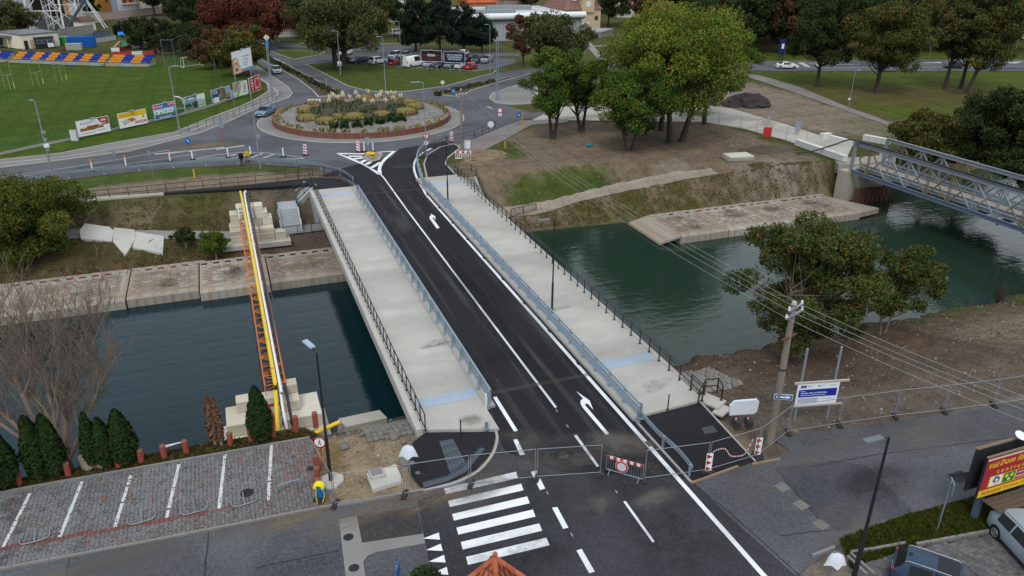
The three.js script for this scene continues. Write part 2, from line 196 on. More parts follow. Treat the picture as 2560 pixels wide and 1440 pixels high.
function ground(x,z,h){
const s=-z,n1=wn(x,z,7),n2=wn(x,z,29,N3),n3=wn(x,z,2.3,N2);
let c=G3.slice();const mix=(k,t)=>{for(let i=0;i<3;i++)c[i]+=(k[i]-c[i])*t;};
if(s<-4&&s>-60)c=[0.13,0.115,0.095];
if(s>38&&s<58&&x<8){
c=WEED.slice();mix([0.05,0.062,0.018],sst(-1.6,-0.4,h)*0.8+sst(0.5,0.7,n1)*0.3);mix([0.085,0.055,0.03],sst(-3.2,-3.8,h)*0.9);mix([0.09,0.07,0.055],sst(-9,-3,x)*0.9);mix(BR,sst(0.56,0.68,n2)*0.5);
}
if(s>36&&x>=17&&h<-0.15){c=[0.12,0.088,0.05];mix([0.06,0.066,0.018],sst(0.42,0.6,n1*0.6+n2*0.4)*0.8);mix([0.13,0.1,0.075],sst(30,22,x)*0.8);}
if(s>-9&&s<12&&x>17){c=DK.slice();mix([0.1,0.085,0.068],sst(-2.2,-1,h)*0.6*sst(0.4,0.6,n2));mix([0.15,0.125,0.085],sst(44,50,x+n1*6)*sst(5,1,s)*0.9);mix([0.05,0.07,0.016],sst(0.52,0.6,n1)*sst(3.5,5.5,s)*sst(40,46,x));mix([0.15,0.13,0.105],sst(2.4,0.8,Math.abs(s-2.4))*sst(26,18,x)*0.85);mix([0.045,0.032,0.026],sst(-3.7,-4.2,h));}
if(s>-8&&s<14&&x>-6&&x<=17){c=[0.16,0.125,0.085];mix([0.075,0.065,0.05],sst(-0.7,-2,h));}
for(const q of zones){if(x<q.b[0]||x>q.b[1]||z<q.b[2]||z>q.b[3])continue;const jx=x+(wn(x+50,z,6)-0.5)*2.4*q.j+(n3-0.5)*0.6*q.j,jz=z+(wn(x,z+90,6)-0.5)*2.4*q.j;let k4=0;for(const[ox,oz]of SO)if(inside(q.p,jx+ox*q.j,jz+oz*q.j))k4+=0.25;if(k4)mix(q.c,q.mix*k4);}
if(h<WATER+0.15)mix([0.04,0.045,0.03],sst(WATER+0.2,WATER-0.3,h));
const grass=c[1]>c[0]?1:0,k=0.72+0.36*n1+0.3*n2+(n3-0.5)*0.36;
if(grass){const w=wn(x,z*0.6,41)*0.6+0.4*wn(x,z,13,N3);c[0]*=0.62+0.85*w;c[1]*=0.86+0.28*w;}
return c.map(v=>v*k);
}
const matGround=new THREE.MeshPhysicalMaterial({color:col(1/0.75,1/0.75,1/0.75),vertexColors:true,map:tSoil,roughness:1,specularIntensity:0.2,bumpMap:bumpSoil,bumpScale:0.05});
function gridGeo(xs,zs,flat){
const nx=xs.length,nz=zs.length,pos=new Float32Array(nx*nz*3),uv=new Float32Array(nx*nz*2),cl=new Float32Array(nx*nz*3),idx=[];
for(let j=0,k=0;j<nz;j++)for(let i=0;i<nx;i++,k++){const x=xs[i],z=zs[j],h=flat?-0.06:H(x,z);pos.set([x,h,z],k*3);uv.set([x,z],k*2);cl.set(ground(x,z,h),k*3);}
for(let j=0;j<nz-1;j++)for(let i=0;i<nx-1;i++){const a=j*nx+i;idx.push(a,a+nx,a+1,a+1,a+nx,a+nx+1);}
const g=new THREE.BufferGeometry();g.setAttribute('position',new THREE.BufferAttribute(pos,3));g.setAttribute('uv',new THREE.BufferAttribute(uv,2));g.setAttribute('color',new THREE.BufferAttribute(cl,3));g.setIndex(idx);g.computeVertexNormals();return g;
}
const range=(a,b,st)=>{const o=[];const n=Math.round((b-a)/st);for(let i=0;i<=n;i++)o.push(a+(b-a)*i/n);return o;};
{
const nearZ=range(-72,34,0.42),x0=range(-72,100,0.5);
struct('ground',gridGeo(x0,nearZ),matGround);
const farg=[gridGeo(range(-140,180,1.4),range(-230,-72,1.4),true),gridGeo(range(-1000,1100,18),range(-1500,-230,18),true),gridGeo(range(-1000,-140,15),range(-230,-72,8),true),gridGeo(range(180,1100,15),range(-230,-72,8),true),gridGeo(range(100,400,6),range(-72,34,1),false),gridGeo(range(-400,-72,6),range(-72,34,1),false),gridGeo(range(-400,400,12),range(34,120,10),true)];
struct('ground',farg,matGround);
}
{
const xs=range(-400,400,3),zs=range(-60,0,2),g=gridGeo(xs,zs,true),p=g.attributes.position,c=g.attributes.color,a=[0.003,0.02,0.027],b=[0.017,0.036,0.024];
for(let i=0;i<p.count;i++){p.setY(i,WATER);const x=p.getX(i),t=sst(-4,22,x+6*(wn(x,p.getZ(i),30)-0.5));c.setXYZ(i,lerp(a[0],b[0],t),lerp(a[1],b[1],t),lerp(a[2],b[2],t));}
g.computeVertexNormals();
struct('river_water',g,new THREE.MeshPhysicalMaterial({vertexColors:true,roughness:0.07,ior:1.38,specularIntensity:0.95,bumpMap:bumpWater,bumpScale:0.03}));
}
// ---- roads and pavements

const road=sgroup('road');
const rd=(name,px,y,m,sm=0,h=0)=>{let p=poly(px,h);if(sm)p=smooth(p,sm,true);return part(name,sheet(p,y),m,road);};
const circ=(r,n=72,cx=C_RB.x,cz=C_RB.z)=>Array.from({length:n},(_,i)=>[cx+r*Math.cos(i/n*2*Math.PI),cz+r*Math.sin(i/n*2*Math.PI)]);
const OLD=mat.asphalt;
part('ring_asphalt',sheet(circ(24),-0.004,[circ(13.4)]),OLD,road);
rd('west_asphalt',[[-300,478],[-300,468],[0,421],[117,407],[325,380],[425,355],[500,335],[575,305],[650,290],[760,330],[900,380],[1000,386],[1040,405],[1010,440],[900,470],[880,468],[852,440],[790,422],[640,410],[450,419],[300,433],[117,455],[-300,520]],0,OLD);
rd('north_asphalt',[[640,274],[690,258],[722,247],[733,235],[722,217],[690,192],[650,160],[560,110],[600,90],[700,122],[765,158],[815,184],[865,211],[915,226],[965,231],[1015,229],[1060,245],[980,270],[760,300]],0.004,OLD);
rd('east_asphalt',[[960,233],[1015,229],[1115,216],[1190,194],[1240,181],[1400,164],[1790,153],[2000,151],[2900,146],[2900,178],[1790,178],[1500,196],[1330,222],[1290,236],[1260,262],[1330,282],[1400,280],[1400,300],[1310,298],[1270,320],[1190,340],[1060,390],[1000,330],[1000,260]],0.008,OLD);
rd('car_park_asphalt',[[735,150],[760,140],[880,132],[985,131],[1150,140],[1290,148],[1290,158],[1240,172],[1190,178],[1000,166],[870,152],[765,160]],0.012,OLD);
rd('back_lane_asphalt',[[560,118],[640,112],[700,118],[830,124],[960,131],[1300,142],[1300,134],[1050,122],[1052,117],[905,108],[880,115],[800,118],[700,108],[600,100]],0.004,OLD);
rd('far_street_asphalt',[[1,60],[200,48],[270,50],[330,62],[330,48],[420,38],[260,44],[0,40]].map(([x,y])=>[x+60,y]),0.002,OLD);
rd('new_asphalt',[[800,440],[846,424],[912,405],[975,396],[1000,372],[1075,360],[1110,352],[1125,362],[1065,378],[1050,395],[1045,420],[1062,462],[900,476],[884,455],[852,440]],0.016,mat.asphaltNew);
rd('street_asphalt',[[-200,1500],[-200,1440],[0,1425],[400,1350],[790,1272],[1045,1242],[1200,1190],[1300,1130],[1730,1206],[1870,1165],[1975,1128],[1925,1092],[2100,1072],[2560,1008],[2900,965],[2900,1140],[2560,1200],[2400,1250],[2250,1290],[2110,1350],[2060,1390],[1985,1440],[1960,1600],[-200,1700]],0,OLD);
part('bridge_head_asphalt',sheet([[4.6,2.35*-1],[11.9,2.35*-1],[11.95,9.2],...poly([[1735,1206],[1832,1300],[1990,1440],[2080,1540],[1085,1540],[1080,1440],[1047,1250],[1150,1215],[1232,1140],[1243,1095]])],0.008),mat.asphaltMid,road);
part('bridge_head_new_asphalt',sheet([[4.7,-2.3],[11.85,-2.3],[11.9,9.0],...poly([[1640,1190],[1400,1180],[1265,1130],[1243,1095]])],0.012),mat.asphaltNew,road);
rd('concrete_strip',[[847,1298],[892,1290],[905,1357],[1058,1334],[1063,1358],[940,1380],[918,1390],[908,1405],[918,1470],[868,1470]],0.004,mat.paveGrey);
rd('asphalt_patch',[[893,1291],[1040,1266],[1057,1334],[905,1357]],0.0045,M(0.085,0.08,0.08,{map:tAsph,roughness:0.9}));
rd('asphalt_patch',[[2160,1140],[2200,1138],[2330,1268],[2285,1276]],0.004,M(0.14,0.14,0.15,{map:tAsph,roughness:0.9}));rd('asphalt_patch',[[1935,1170],[2090,1150],[2170,1165],[2280,1275],[2240,1290],[2100,1330],[2060,1310]],0.003,M(0.1,0.1,0.112,{map:tAsph,roughness:0.9}));
for(const q of[[[1940,1175],[2060,1312]],[[1730,1206],[1850,1305],[2010,1450]],[[522,1330],[510,1440]],[[180,1375],[165,1440]],[[640,1420],[850,1375]],[[2030,1168],[2160,1142],[2560,1090]],[[1950,1340],[2100,1322]],[[1045,1250],[1080,1440]]])part('seam',ribbon(smooth(poly(q),6).map(([x,z])=>[x+0.1*(wn(x,z,3)-0.5),z+0.1*(wn(z,x,3)-0.5)]),0.045,0.014),M(0.03,0.03,0.032),road);
for(const[x,y]of[[871,1343],[885,1420]]){const p=P(x,y);part('manhole_cover',cy(0.24,0.24,0.02,20,p.x,0.01,p.z),mat.dark,road);}
for(const[x,y]of[[1955,1218],[2003,1263],[2053,1312]]){const p=P(x,y);part('manhole_cover',[bx(0.62,0.02,0.62,p.x,0.01,p.z,0,0.2),cy(0.17,0.17,0.02,14,p.x,0.016,p.z)],D(0.17,0.155,0.14,tConc),road);}
const dust=M(0.2,0.165,0.12,{map:tConc,roughness:1});
const blotch=(cx,cz,rx,rz,seed,n=26,jag=0.5)=>{const r=RNG(seed),o=[];for(let i=0;i<n;i++){const a=i/n*2*Math.PI,k=1-jag*r();o.push([cx+rx*k*Math.cos(a),cz+rz*k*Math.sin(a)]);}return smooth(o,3,true);};
const tDust=[0,1,2,3,4,5].map(k=>texOf(256,(i,x,y)=>{const u=x/128-1,v=y/128-1,o=k*83,nn=N1[((y+o)&511)*512+((x+o*2)&511)],d=Math.hypot(u,v)+0.9*(N3[((y+o)&511)*512+((x*2+o)&511)]-0.5),n=nn*0.75+N2[y*512+((x+o)&511)]*0.3;return sst(0.92,0.1,d)*sst(0.3,0.75,n)*sst(1,0.8,Math.max(Math.abs(u),Math.abs(v)));},1,false));
const duster=(c,op,k)=>new THREE.MeshPhysicalMaterial({color:col(...c),roughness:1,specularIntensity:0.1,transparent:true,opacity:op,alphaMap:tDust[k]});
const DM6=[[[0.19,0.17,0.145],0.5],[[0.25,0.19,0.125],0.6],[[0.025,0.025,0.027],0.4],[[0.14,0.13,0.125],0.42]].map(([c,o])=>tDust.map((_,k)=>duster(c,o,k)));
let dustN=0;function stain(px,py,rx,rz,rot,k,y=0.03,h=0,parent=road){const p=P(px,py,h),g=new THREE.PlaneGeometry(2.7*rx,2.7*rz).rotateX(-Math.PI/2).rotateY(rot),m=part('dust_patch',g,DM6[k][dustN%6],parent);m.position.set(p.x,h+y+0.0007*(dustN++%40),p.z);m.castShadow=false;return m;}
for(const q of[[1180,1230,3.4,1.6,0.2,0],[1290,1150,2.6,2.2,0.5,0],[1420,1140,2.2,1.8,0,3],[1560,1110,2.4,1.4,-0.5,0],[1640,1180,2,1.6,0.4,3],[1480,1250,2,1.4,0,3],[1500,1260,0.8,0.6,0,0],[1495,1280,0.5,0.5,1,0],[1410,1140,0.4,0.35,0,0],[1640,1245,1.6,0.7,0.2,0],[930,1275,3.4,0.9,0.12,1],[1080,1250,2.4,1.0,0.2,1],[720,1300,4,0.9,0.1,1],[500,1345,4.5,0.8,0.1,3],[250,1400,4,0.9,0.1,0],[330,1400,3,1.8,0,3],[1900,1180,2.6,1.4,0.3,0],[2050,1120,3.6,1.6,0.2,0],[2300,1090,4.5,1.8,0.1,0],[2500,1060,4,1.6,0,3],[2120,1310,2.6,1.2,0.3,0],[2200,1200,3,1.6,0.2,2],[1700,1330,3,2.5,0,2],[1300,1380,3,2,0,2],[1000,560,1.6,3.5,0,3],[1035,525,0.9,0.6,0,3],[1010,415,1.6,1.2,0,3],[1200,740,1.2,8,0,2],[1330,900,1.1,8,0,2],[1130,640,1.1,8,0,2],[1345,820,0.8,5,0,3],[690,300,6,3,0,2],[300,415,9,2,0.1,2],[520,365,5,2,0.2,1],[600,395,7,1.2,0,3],[1480,290,8,2,0,1],[1750,285,7,3,0.2,3],[1900,310,5,2.4,0.4,1]])stain(...q);
for(let i=0;i<3;i++)for(const x of[5.7,7.3,9.3,10.9]){const g=new THREE.PlaneGeometry(0.75,26).rotateX(-Math.PI/2),m=part('tyre_track',g,DM6[3][(i+(x|0))%6],road);m.position.set(x+0.1*i,0.03+0.0004*(i*4+(x|0)),-(2+i*20));}
const mark=(name,px,m=mat.paint,y=0.022)=>part(name,sheet(poly(px),y),m,road);
const line=(name,pts,w,m=mat.paint,y=0.022)=>part(name,ribbon(pts,w,y),m,road);
const bl=(x,s)=>[x,-s];
line('centre_line',[bl(8.12,-0.4),bl(8.2,20),bl(8.3,40),...smooth(poly([[970,459],[950,435],[912,412],[875,395],[843,383]]),4)],0.16);
line('edge_line',[bl(11.52,-26),bl(11.5,-16),bl(11.52,0),bl(11.55,44),...smooth(poly([[1058,474],[1041,442],[1035,420],[1038,402],[1051,386],[1078,371]]),4)],0.26);
line('edge_line',[bl(5.0,2.0),bl(4.95,-1.9)],0.24);
line('splitter_line',smooth(poly([[950,437],[949,420],[960,401],[986,378]]),4),0.42);line('splitter_line',poly([[846,384],[912,385]]),0.5);line('splitter_line',poly([[942,381],[986,378]]),0.3);
line('splitter_line',smooth(poly([[845,384],[880,399],[914,414],[948,436]]),3),0.35);
for(const q of[[[872,391],[905,391]],[[884,398],[912,394]],[[902,407],[915,400]],[[915,412],[926,405]],[[928,420],[952,406]]])line('hatch_bar',poly(q),0.55,mat.paint,0.026);
for(const[a,b,c]of[[1110,1222,1290],[1120,1253,1303],[1130,1286,1318],[1141,1320,1332],[1152,1356,1348],[1165,1393,1366]]){const k=(b-1222)/171;mark('zebra_stripe',[[a,b],[c,b-42-6*k],[c+5+3*k,b-26-3*k],[a+5,b+14+6*k]]);}
for(const q of[[[1058,1347],[1097,1332],[1100,1350]],[[1065,1376],[1102,1360],[1107,1378]],[[1072,1405],[1110,1388],[1114,1407]],[[1080,1434],[1117,1418],[1121,1438]]])mark('give_way_tooth',q);
for(const q of[[[1283,1100],[1293,1098],[1312,1137],[1300,1139]],[[1327,1180],[1341,1177],[1363,1222],[1350,1226]],[[1380,1270],[1393,1268],[1421,1320],[1408,1323]],[[1441,1377],[1454,1373],[1487,1430],[1473,1434]],[[1435,1090],[1441,1087],[1498,1166],[1492,1168]],[[1558,1255],[1564,1253],[1637,1355],[1631,1357]]])mark('lane_dash',q);
for(const q of[[[1389,1023],[1394,1031]],[[1416,1062],[1421,1069]],[[1503,1178],[1508,1186]],[[1538,1226],[1544,1234]],[[1366,1229],[1370,1236]],[[1427,1333],[1432,1342]]])line('guide_dash',poly(q),0.05,mat.oldPaint);
mark('turn_arrow',[[1523,1085],[1515,1088],[1456,1019],[1451,1009],[1452,1001],[1458,997],[1466,998],[1473,1003],[1470,1011],[1464,1009],[1463,1014]]);mark('turn_arrow',[[1441,979],[1483,1025],[1474,1002]],mat.paint,0.0225);
mark('turn_arrow',[[1099,570],[1092,572],[1074,547],[1074,541],[1079,538],[1086,539],[1085,544],[1081,545]]);mark('turn_arrow',[[1075,534],[1089,550],[1088,541]],mat.paint,0.0225);
for(const q of[[[60,440],[340,407],[490,385]],[[0,443],[110,428],[300,398],[420,375]]])line('worn_line',smooth(poly(q),4),0.16,mat.oldPaint,0.014);
for(const q of[[[386,386],[470,377]],[[420,384],[515,372]],[[470,379],[560,368]],[[540,374],[610,364]]])line('worn_hatch',poly(q),0.5,mat.oldPaint,0.014);
for(const q of[[[480,398],[560,385],[640,381],[700,386],[760,396],[640,397],[560,394],[480,399]]])line('worn_line',smooth(poly(q),3),0.2,mat.oldPaint,0.014);
for(const q of[[[560,394],[590,386]],[[590,395],[622,384]],[[622,396],[655,384]],[[655,396],[685,386]]])line('worn_hatch',poly(q),0.45,mat.oldPaint,0.014);
for(const q of[[[1217,266],[1231,272]],[[1700,173],[2560,166]],[[1930,163],[2000,162]],[[2060,162],[2150,161]],[[2240,161],[2330,160]],[[2460,172],[2470,168]]])line('worn_line',poly(q),0.3,mat.oldPaint,0.02);
for(let i=0;i<5;i++)line('zebra_stripe',poly([[1950+i*26,157-i*0.3],[1968+i*26,168-i*0.3]]),1.4,mat.oldPaint,0.02);
mark('turn_arrow',[[2295,157],[2350,155],[2355,158]],mat.oldPaint);mark('turn_arrow',[[2500,157],[2560,153],[2540,159]],mat.oldPaint);
const pave=(name,px,m,y1=0.1,sm=0,kerb=true)=>{let p=poly(px);if(sm)p=smooth(p,sm,true);const g=sgroup(name);part('paving',prism(p,-0.08,y1),m,g);if(kerb)part('kerb',sweep([...p,p[0]].map(q=>V3(q[0],0,q[1])),kerbP(0.2,-0.05,y1+0.012)),mat.kerb,g);return g;};
pave('pavement',[[-300,440],[0,400],[150,384],[270,360],[437,331],[525,295],[600,267],[640,248],[672,228],[668,210],[650,195],[575,140],[560,110],[640,165],[690,196],[720,218],[731,234],[721,245],[690,256],[640,272],[575,303],[500,333],[425,353],[325,378],[117,405],[0,419],[-300,466]],D(0.2,0.19,0.18,tConc,{roughness:0.95}),0.08);
for(const q of[[[0,409],[150,394],[300,369],[437,343],[530,306],[600,280],[650,262],[690,245]],[[652,200],[680,218],[694,232],[690,240],[672,249]]])line('cycle_line',smooth(poly(q),5),0.22,mat.oldPaint,0.086);
pave('green_triangle',[[765,161],[815,186],[865,213],[915,227],[965,231],[1015,229],[1115,216],[1190,194],[1232,183],[1239,177],[1230,171],[1190,178],[1000,168],[870,153]],D(...G2,tSoil,{roughness:1,bumpMap:bumpSoil,bumpScale:0.05}),0.08);
pave('grass_island',[[678,129],[730,126],[812,131],[800,137],[735,148],[722,145]],D(...G2,tSoil,{roughness:1}),0.08);
pave('grass_verge',[[655,102],[740,101],[790,103],[745,111],[690,106]],D(...G2,tSoil,{roughness:1}),0.08);pave('grass_verge',[[935,98],[1030,96],[1050,110],[960,110],[920,106]],D(...G2,tSoil,{roughness:1}),0.08);
pave('planted_median',[[652,150],[685,146],[742,176],[803,208],[862,238],[796,243],[780,225],[747,200],[702,174]],D(0.07,0.062,0.042,tSoil,{roughness:1}),0.14);
pave('planted_median',[[1085,236],[1100,229],[1180,214],[1290,190],[1330,184],[1240,208],[1180,226],[1150,243]],D(0.075,0.065,0.045,tSoil,{roughness:1}),0.14);
pave('traffic_island',[[1224,246],[1232,233],[1290,214],[1340,203],[1345,258],[1280,262],[1240,258]],mat.paveGrey,0.1);
pave('traffic_island',[[910,395],[930,405],[947,400],[955,386],[946,383],[930,382]],D(0.22,0.2,0.17,tConc),0.12);
pave('pavement',[[1200,380],[1262,350],[1330,312],[1420,306],[1420,298],[1300,302],[1262,316],[1180,350],[1136,366],[1140,378]],D(0.2,0.185,0.17,tConc,{roughness:0.95}),0.05,0,false);
pave('foot_path',[[1068,449],[1060,412],[1068,390],[1100,370],[1136,362],[1150,372],[1118,397],[1114,412],[1140,440]],mat.asphaltNew,0.14);pave('foot_path',[[800,474],[886,470],[872,458],[850,450],[800,446],[780,447],[640,462],[410,483],[408,487],[640,471],[770,463]],mat.asphaltNew,0.12,0,false);
pave('foot_path',[[150,500],[410,483],[410,487],[300,496],[150,510]],mat.concOld,0.11,0,false);
rd('detour_slab',[[1330,300],[1400,268],[1500,262],[1740,262],[1830,272],[1960,310],[2060,342],[2130,366],[2118,392],[2080,390],[1960,350],[1860,322],[1800,312],[1760,306],[1500,302]],0.03,D(0.4,0.37,0.32,tConc,{roughness:0.9}));
rd('park_path',[[1850,182],[1905,190],[2000,218],[2120,268],[2258,318],[2252,326],[2100,272],[1970,226],[1880,196]],0.03,D(0.2,0.18,0.165,tConc));rd('park_path',[[1455,100],[1475,104],[1505,140],[1520,150],[1495,148],[1470,120]],0.03,D(0.24,0.22,0.2,tConc));rd('park_path',[[1290,118],[1560,112],[1560,115],[1290,122]],0.025,mat.paveGrey);
function drape(name,edgesA,edgesB,m,lift,n=5){const rows=[];for(let i=0;i<edgesA.length;i++){const r=[];for(let k=0;k<=n;k++){const t=k/n,x=lerp(edgesA[i][0],edgesB[i][0],t),s=lerp(edgesA[i][1],edgesB[i][1],t);r.push([x,s]);}rows.push(r);}const pos=[],uv=[];const add=q=>{const z=-q[1];let h=-9;for(const[dx,dz]of[[0,0],[0.5,0],[-0.5,0],[0,0.5],[0,-0.5]])h=Math.max(h,H(q[0]+dx,z+dz));pos.push(q[0],h+lift,z);uv.push(q[0],z);};for(let i=0;i<rows.length-1;i++)for(let k=0;k<n;k++){const a=rows[i][k],b=rows[i+1][k],c=rows[i+1][k+1],d=rows[i][k+1];for(const q of[a,b,c,a,c,d])add(q);}let g=new THREE.BufferGeometry();g.setAttribute('position',new THREE.Float32BufferAttribute(pos,3));g.setAttribute('uv',new THREE.Float32BufferAttribute(uv,2));g.computeVertexNormals();if(g.attributes.normal.getY(0)<0){for(let i=0;i<pos.length;i+=9)for(let q=0;q<3;q++){const t=pos[i+q];pos[i+q]=pos[i+3+q];pos[i+3+q]=t;}g.setAttribute('position',new THREE.Float32BufferAttribute(pos,3));g.computeVertexNormals();}return struct(name,g,m);}
{
const xs=range(-60,6,1);drape('promenade',xs.map(x=>{const u=clamp((-8-x)/18,0,1.6);return[x,44.4+2.9*u];}),xs.map(x=>{const u=clamp((-8-x)/18,0,1.6);return[x,46.6+3.6*u];}),D(0.24,0.225,0.21,tConc),0.03);
const xr=range(14,49,0.8),jit=x=>(wn(x,7,4)-0.5)*0.5;drape('bank_path',xr.map(x=>[x,sLo(x)+jit(x)]),xr.map(x=>[x,sUp(x)+jit(x+40)]),D(0.27,0.225,0.175,tSoil,{roughness:1}),0.02);
}
// ---- the new road bridge

const bridge=thing('road_bridge','new two lane concrete road bridge with pale walkways crossing the river','bridge');
{
const b=bridge;
part('deck_slab',[bx(17.1,0.62,44.6,8.4,-0.42,-24.4),...[1,5,9,13,16].map(x=>bx(0.7,0.9,43.6,x,-1.15,-24.4))],mat.concOld,b);
const w1=0.15,concB=D(0.405,0.385,0.345,tConc,{roughness:0.88,bumpMap:bumpFine,bumpScale:0.002});
for(const[xa,xb,s0a,s0b,s1]of[[-0.1,4.05,-0.12,-1.5,49.4],[12.1,16.98,-3.1,-2.85,50.2]]){
const n=6;for(let i=0;i<n;i++){const f=k=>[lerp(s0a,s1,k/n)+(k===0?0:0),lerp(s0b,s1,k/n)];const[a,c]=f(i),[d,e]=f(i+1);part('walkway_slab',prism([[xa,-a-0.006],[xb,-c-0.006],[xb,-e+0.006],[xa,-d+0.006]],-0.12,w1+(i%2)*0.004),i%2?mat.conc:concB,b);}
}
for(const[x0,x1,s]of[[0.2,4.0,2.55],[12.4,16.8,2.9],[0.3,4.0,46.9],[12.5,16.7,47.0]])part('tactile_strip',sheet([[x0,-s+0.5],[x1,-s+0.5-0.12],[x1,-s-0.55-0.12],[x0,-s-0.55]],w1+0.012),mat.blueStrip,b);
for(const[x0,x1,s0,s1]of[[4.06,4.66,0.9,49.5],[11.84,12.09,-3.3,50]])part('kerb_beam',bx(x1-x0,0.26,s1-s0,(x0+x1)/2,0.05,-(s0+s1)/2),mat.kerb,b);
for(const[x,e]of[[-0.3,-1],[17.1,1]])part('fascia',sweep([V(x,-0.1),V(x,49)],[[0.16,-0.78],[0.16,0.2],[-0.16,0.2],[-0.22,0.15],[-0.22,-0.62],[-0.14,-0.78]].map(([u,v])=>[u*-e,v])),mat.conc,b);
part('roadway',sheet([[4.66,2.2],[11.85,2.2],[11.85,-49.5],[4.66,-49.5]],0.018),mat.asphaltNew,b);
for(const s of[2.35,46.2])part('expansion_joint',[0,0.13,0.26].map(d=>bx(7.1,0.012,0.07,8.25,0.02,-s-d)),M(0.07,0.055,0.05),b);
for(const z of[-1.6,-47.2])part('abutment',bx(17.2,6,1.2,8.4,-3.8,z),mat.conc,b);
for(const[x,s0,s1]of[[-0.28,-0.15,2.2],[17.1,-3,2.2]])part('wing_wall',bx(0.36,3.2,s1-s0,x,-1.75,-(s0+s1)/2),mat.conc,b);
part('wing_wall',bx(0.4,4.2,6.2,-0.28,-2.3,-49.6),mat.concBlue,b);part('wing_wall',bx(0.4,3.6,3.4,17.12,-2,-48.4),mat.conc,b);
for(let i=0;i<9;i++)part('drain_grate',bx(0.3,0.012,0.45,11.72,0.024,-(4+i*5)),mat.dark,b);
}
{const p=P(1330+293,1110);part('drain_grate',bx(0.35,0.012,0.5,p.x,0.018,p.z),M(0.12,0.07,0.05),road);}
for(const q of[[1090,860,1.2,0.5,0.1,3],[1180,1050,0.9,0.6,0,0],[1640,960,1.2,0.7,0.2,0],[1400,770,1.3,0.4,0.1,3]])stain(...q,0.012,0.16,bridge);
function railing(name,label,pts,o={}){
const{hgt=1.1,step=1.35,base=0.15,rails=[1.1,0.72,0.2],r=0.028,bars=0,m=mat.black,group}=o;
const t=thing(name,label,'railing',V3(0,0,0),0,group),P3=pts.map(p=>p.y!==undefined&&p.isVector3?p:V3(p[0],base,p[1]));
const posts=[];
for(let i=0;i<P3.length-1;i++){const L=Math.hypot(P3[i+1].x-P3[i].x,P3[i+1].z-P3[i].z),n=Math.max(1,Math.round(L/step));for(let k=0;k<n+(i===P3.length-2?1:0);k++)posts.push(P3[i].clone().lerp(P3[i+1],k/n));}
for(const q of posts)part('post',[bx(0.06,hgt-0.02,0.07,q.x,q.y+hgt/2-0.01,q.z),bx(0.16,0.02,0.16,q.x,q.y+0.012,q.z)],m,t);
for(const y of rails)part(y===rails[0]?'handrail':'rail',sweep(P3.map(p=>p.clone().setY(p.y+y)),[[-r,-r],[r,-r],[r,r],[-r,r]]),m,t);
if(bars){const g=[];for(let i=0;i<P3.length-1;i++){const L=P3[i].distanceTo(P3[i+1]),n=Math.round(L/bars);for(let k=0;k<n;k++){const q=P3[i].clone().lerp(P3[i+1],(k+0.5)/n);g.push(bx(0.016,hgt-0.2,0.016,q.x,q.y+hgt/2,q.z));}}part('infill_bars',g,m,t).userData.kind='stuff';}
return t;
}
railing('bridge_railing','long black railing along the outer edge of the left bridge walkway',[[-0.02,0.25],[-0.02,-49.6]].map(a=>V3(a[0],0.16,a[1])),{step:1.15,rails:[1.1,0.14]});
railing('bridge_railing','long black railing along the outer edge of the right bridge walkway',[[16.83,2.95],[16.83,-50.6]].map(a=>V3(a[0],0.16,a[1])),{step:1.3,rails:[1.12,0.9,0.5],r:0.024});
const pw=(a,h=0)=>a.map(([x,y])=>P(x,y,h));
railing('path_railing','black two rail railing beside the asphalt path left of the bridge',[V3(-31,0.0,-54.6),V3(-23.2,0,-53.9),V3(-6,0,-54.2),V3(-1.2,0,-54.1)],{step:1.95,rails:[1.05,0.5]});
railing('path_railing','curved black railing between the guard rail and the left asphalt path',pw([[714,443],[748,441],[782,440],[812,443],[835,448],[852,454],[868,462],[881,468]],0.1),{step:3,hgt:1.25,rails:[1.25,0.12]});
railing('path_railing','black railing between the roundabout and the right hand pavement',pw([[1060,396],[1064,386],[1086,373],[1120,362],[1160,352],[1186,346],[1206,337],[1238,322]],0.1),{step:2.4,rails:[1.1,0.6]});
railing('path_railing','thin dark railing along the pavement below the billboards',pw([[449,336],[472,330],[496,324],[517,317],[536,311],[552,305],[568,298],[585,292],[600,285],[615,279],[634,270],[652,263],[670,258],[690,250],[705,243]],0.08),{step:5,rails:[1.0,0.5],r:0.02});
railing('bank_railing','short black barred railing at the end of the right bank path',[V(20.9,41.9,-3.1),V(22.6,42.4,-3.1),V(24.4,42.9,-3.1)],{step:1.7,rails:[1.05,0.12],bars:0.12});
railing('bank_railing','black barred railing on the promenade under the left bridge edge',[V(-4.2,43.9,-3.0),V(-1.2,44.1,-3.0),V(0.6,44.2,-3)],{step:1.6,rails:[1.05,0.12],bars:0.12});
railing('step_railing','small black corner railing at the near end of the right walkway',pw([[1745,1010],[1760,985],[1792,982],[1803,1000]],0.1),{step:3,hgt:1.05,rails:[1.05,0.55]});
const WB=[[0,-0.155],[0.03,-0.155],[0.08,-0.09],[0.03,-0.03],[0.03,0.03],[0.08,0.09],[0.03,0.155],[0,0.155],[0,0.03],[0.05,0.09],[0,0.14]].slice(0,8);
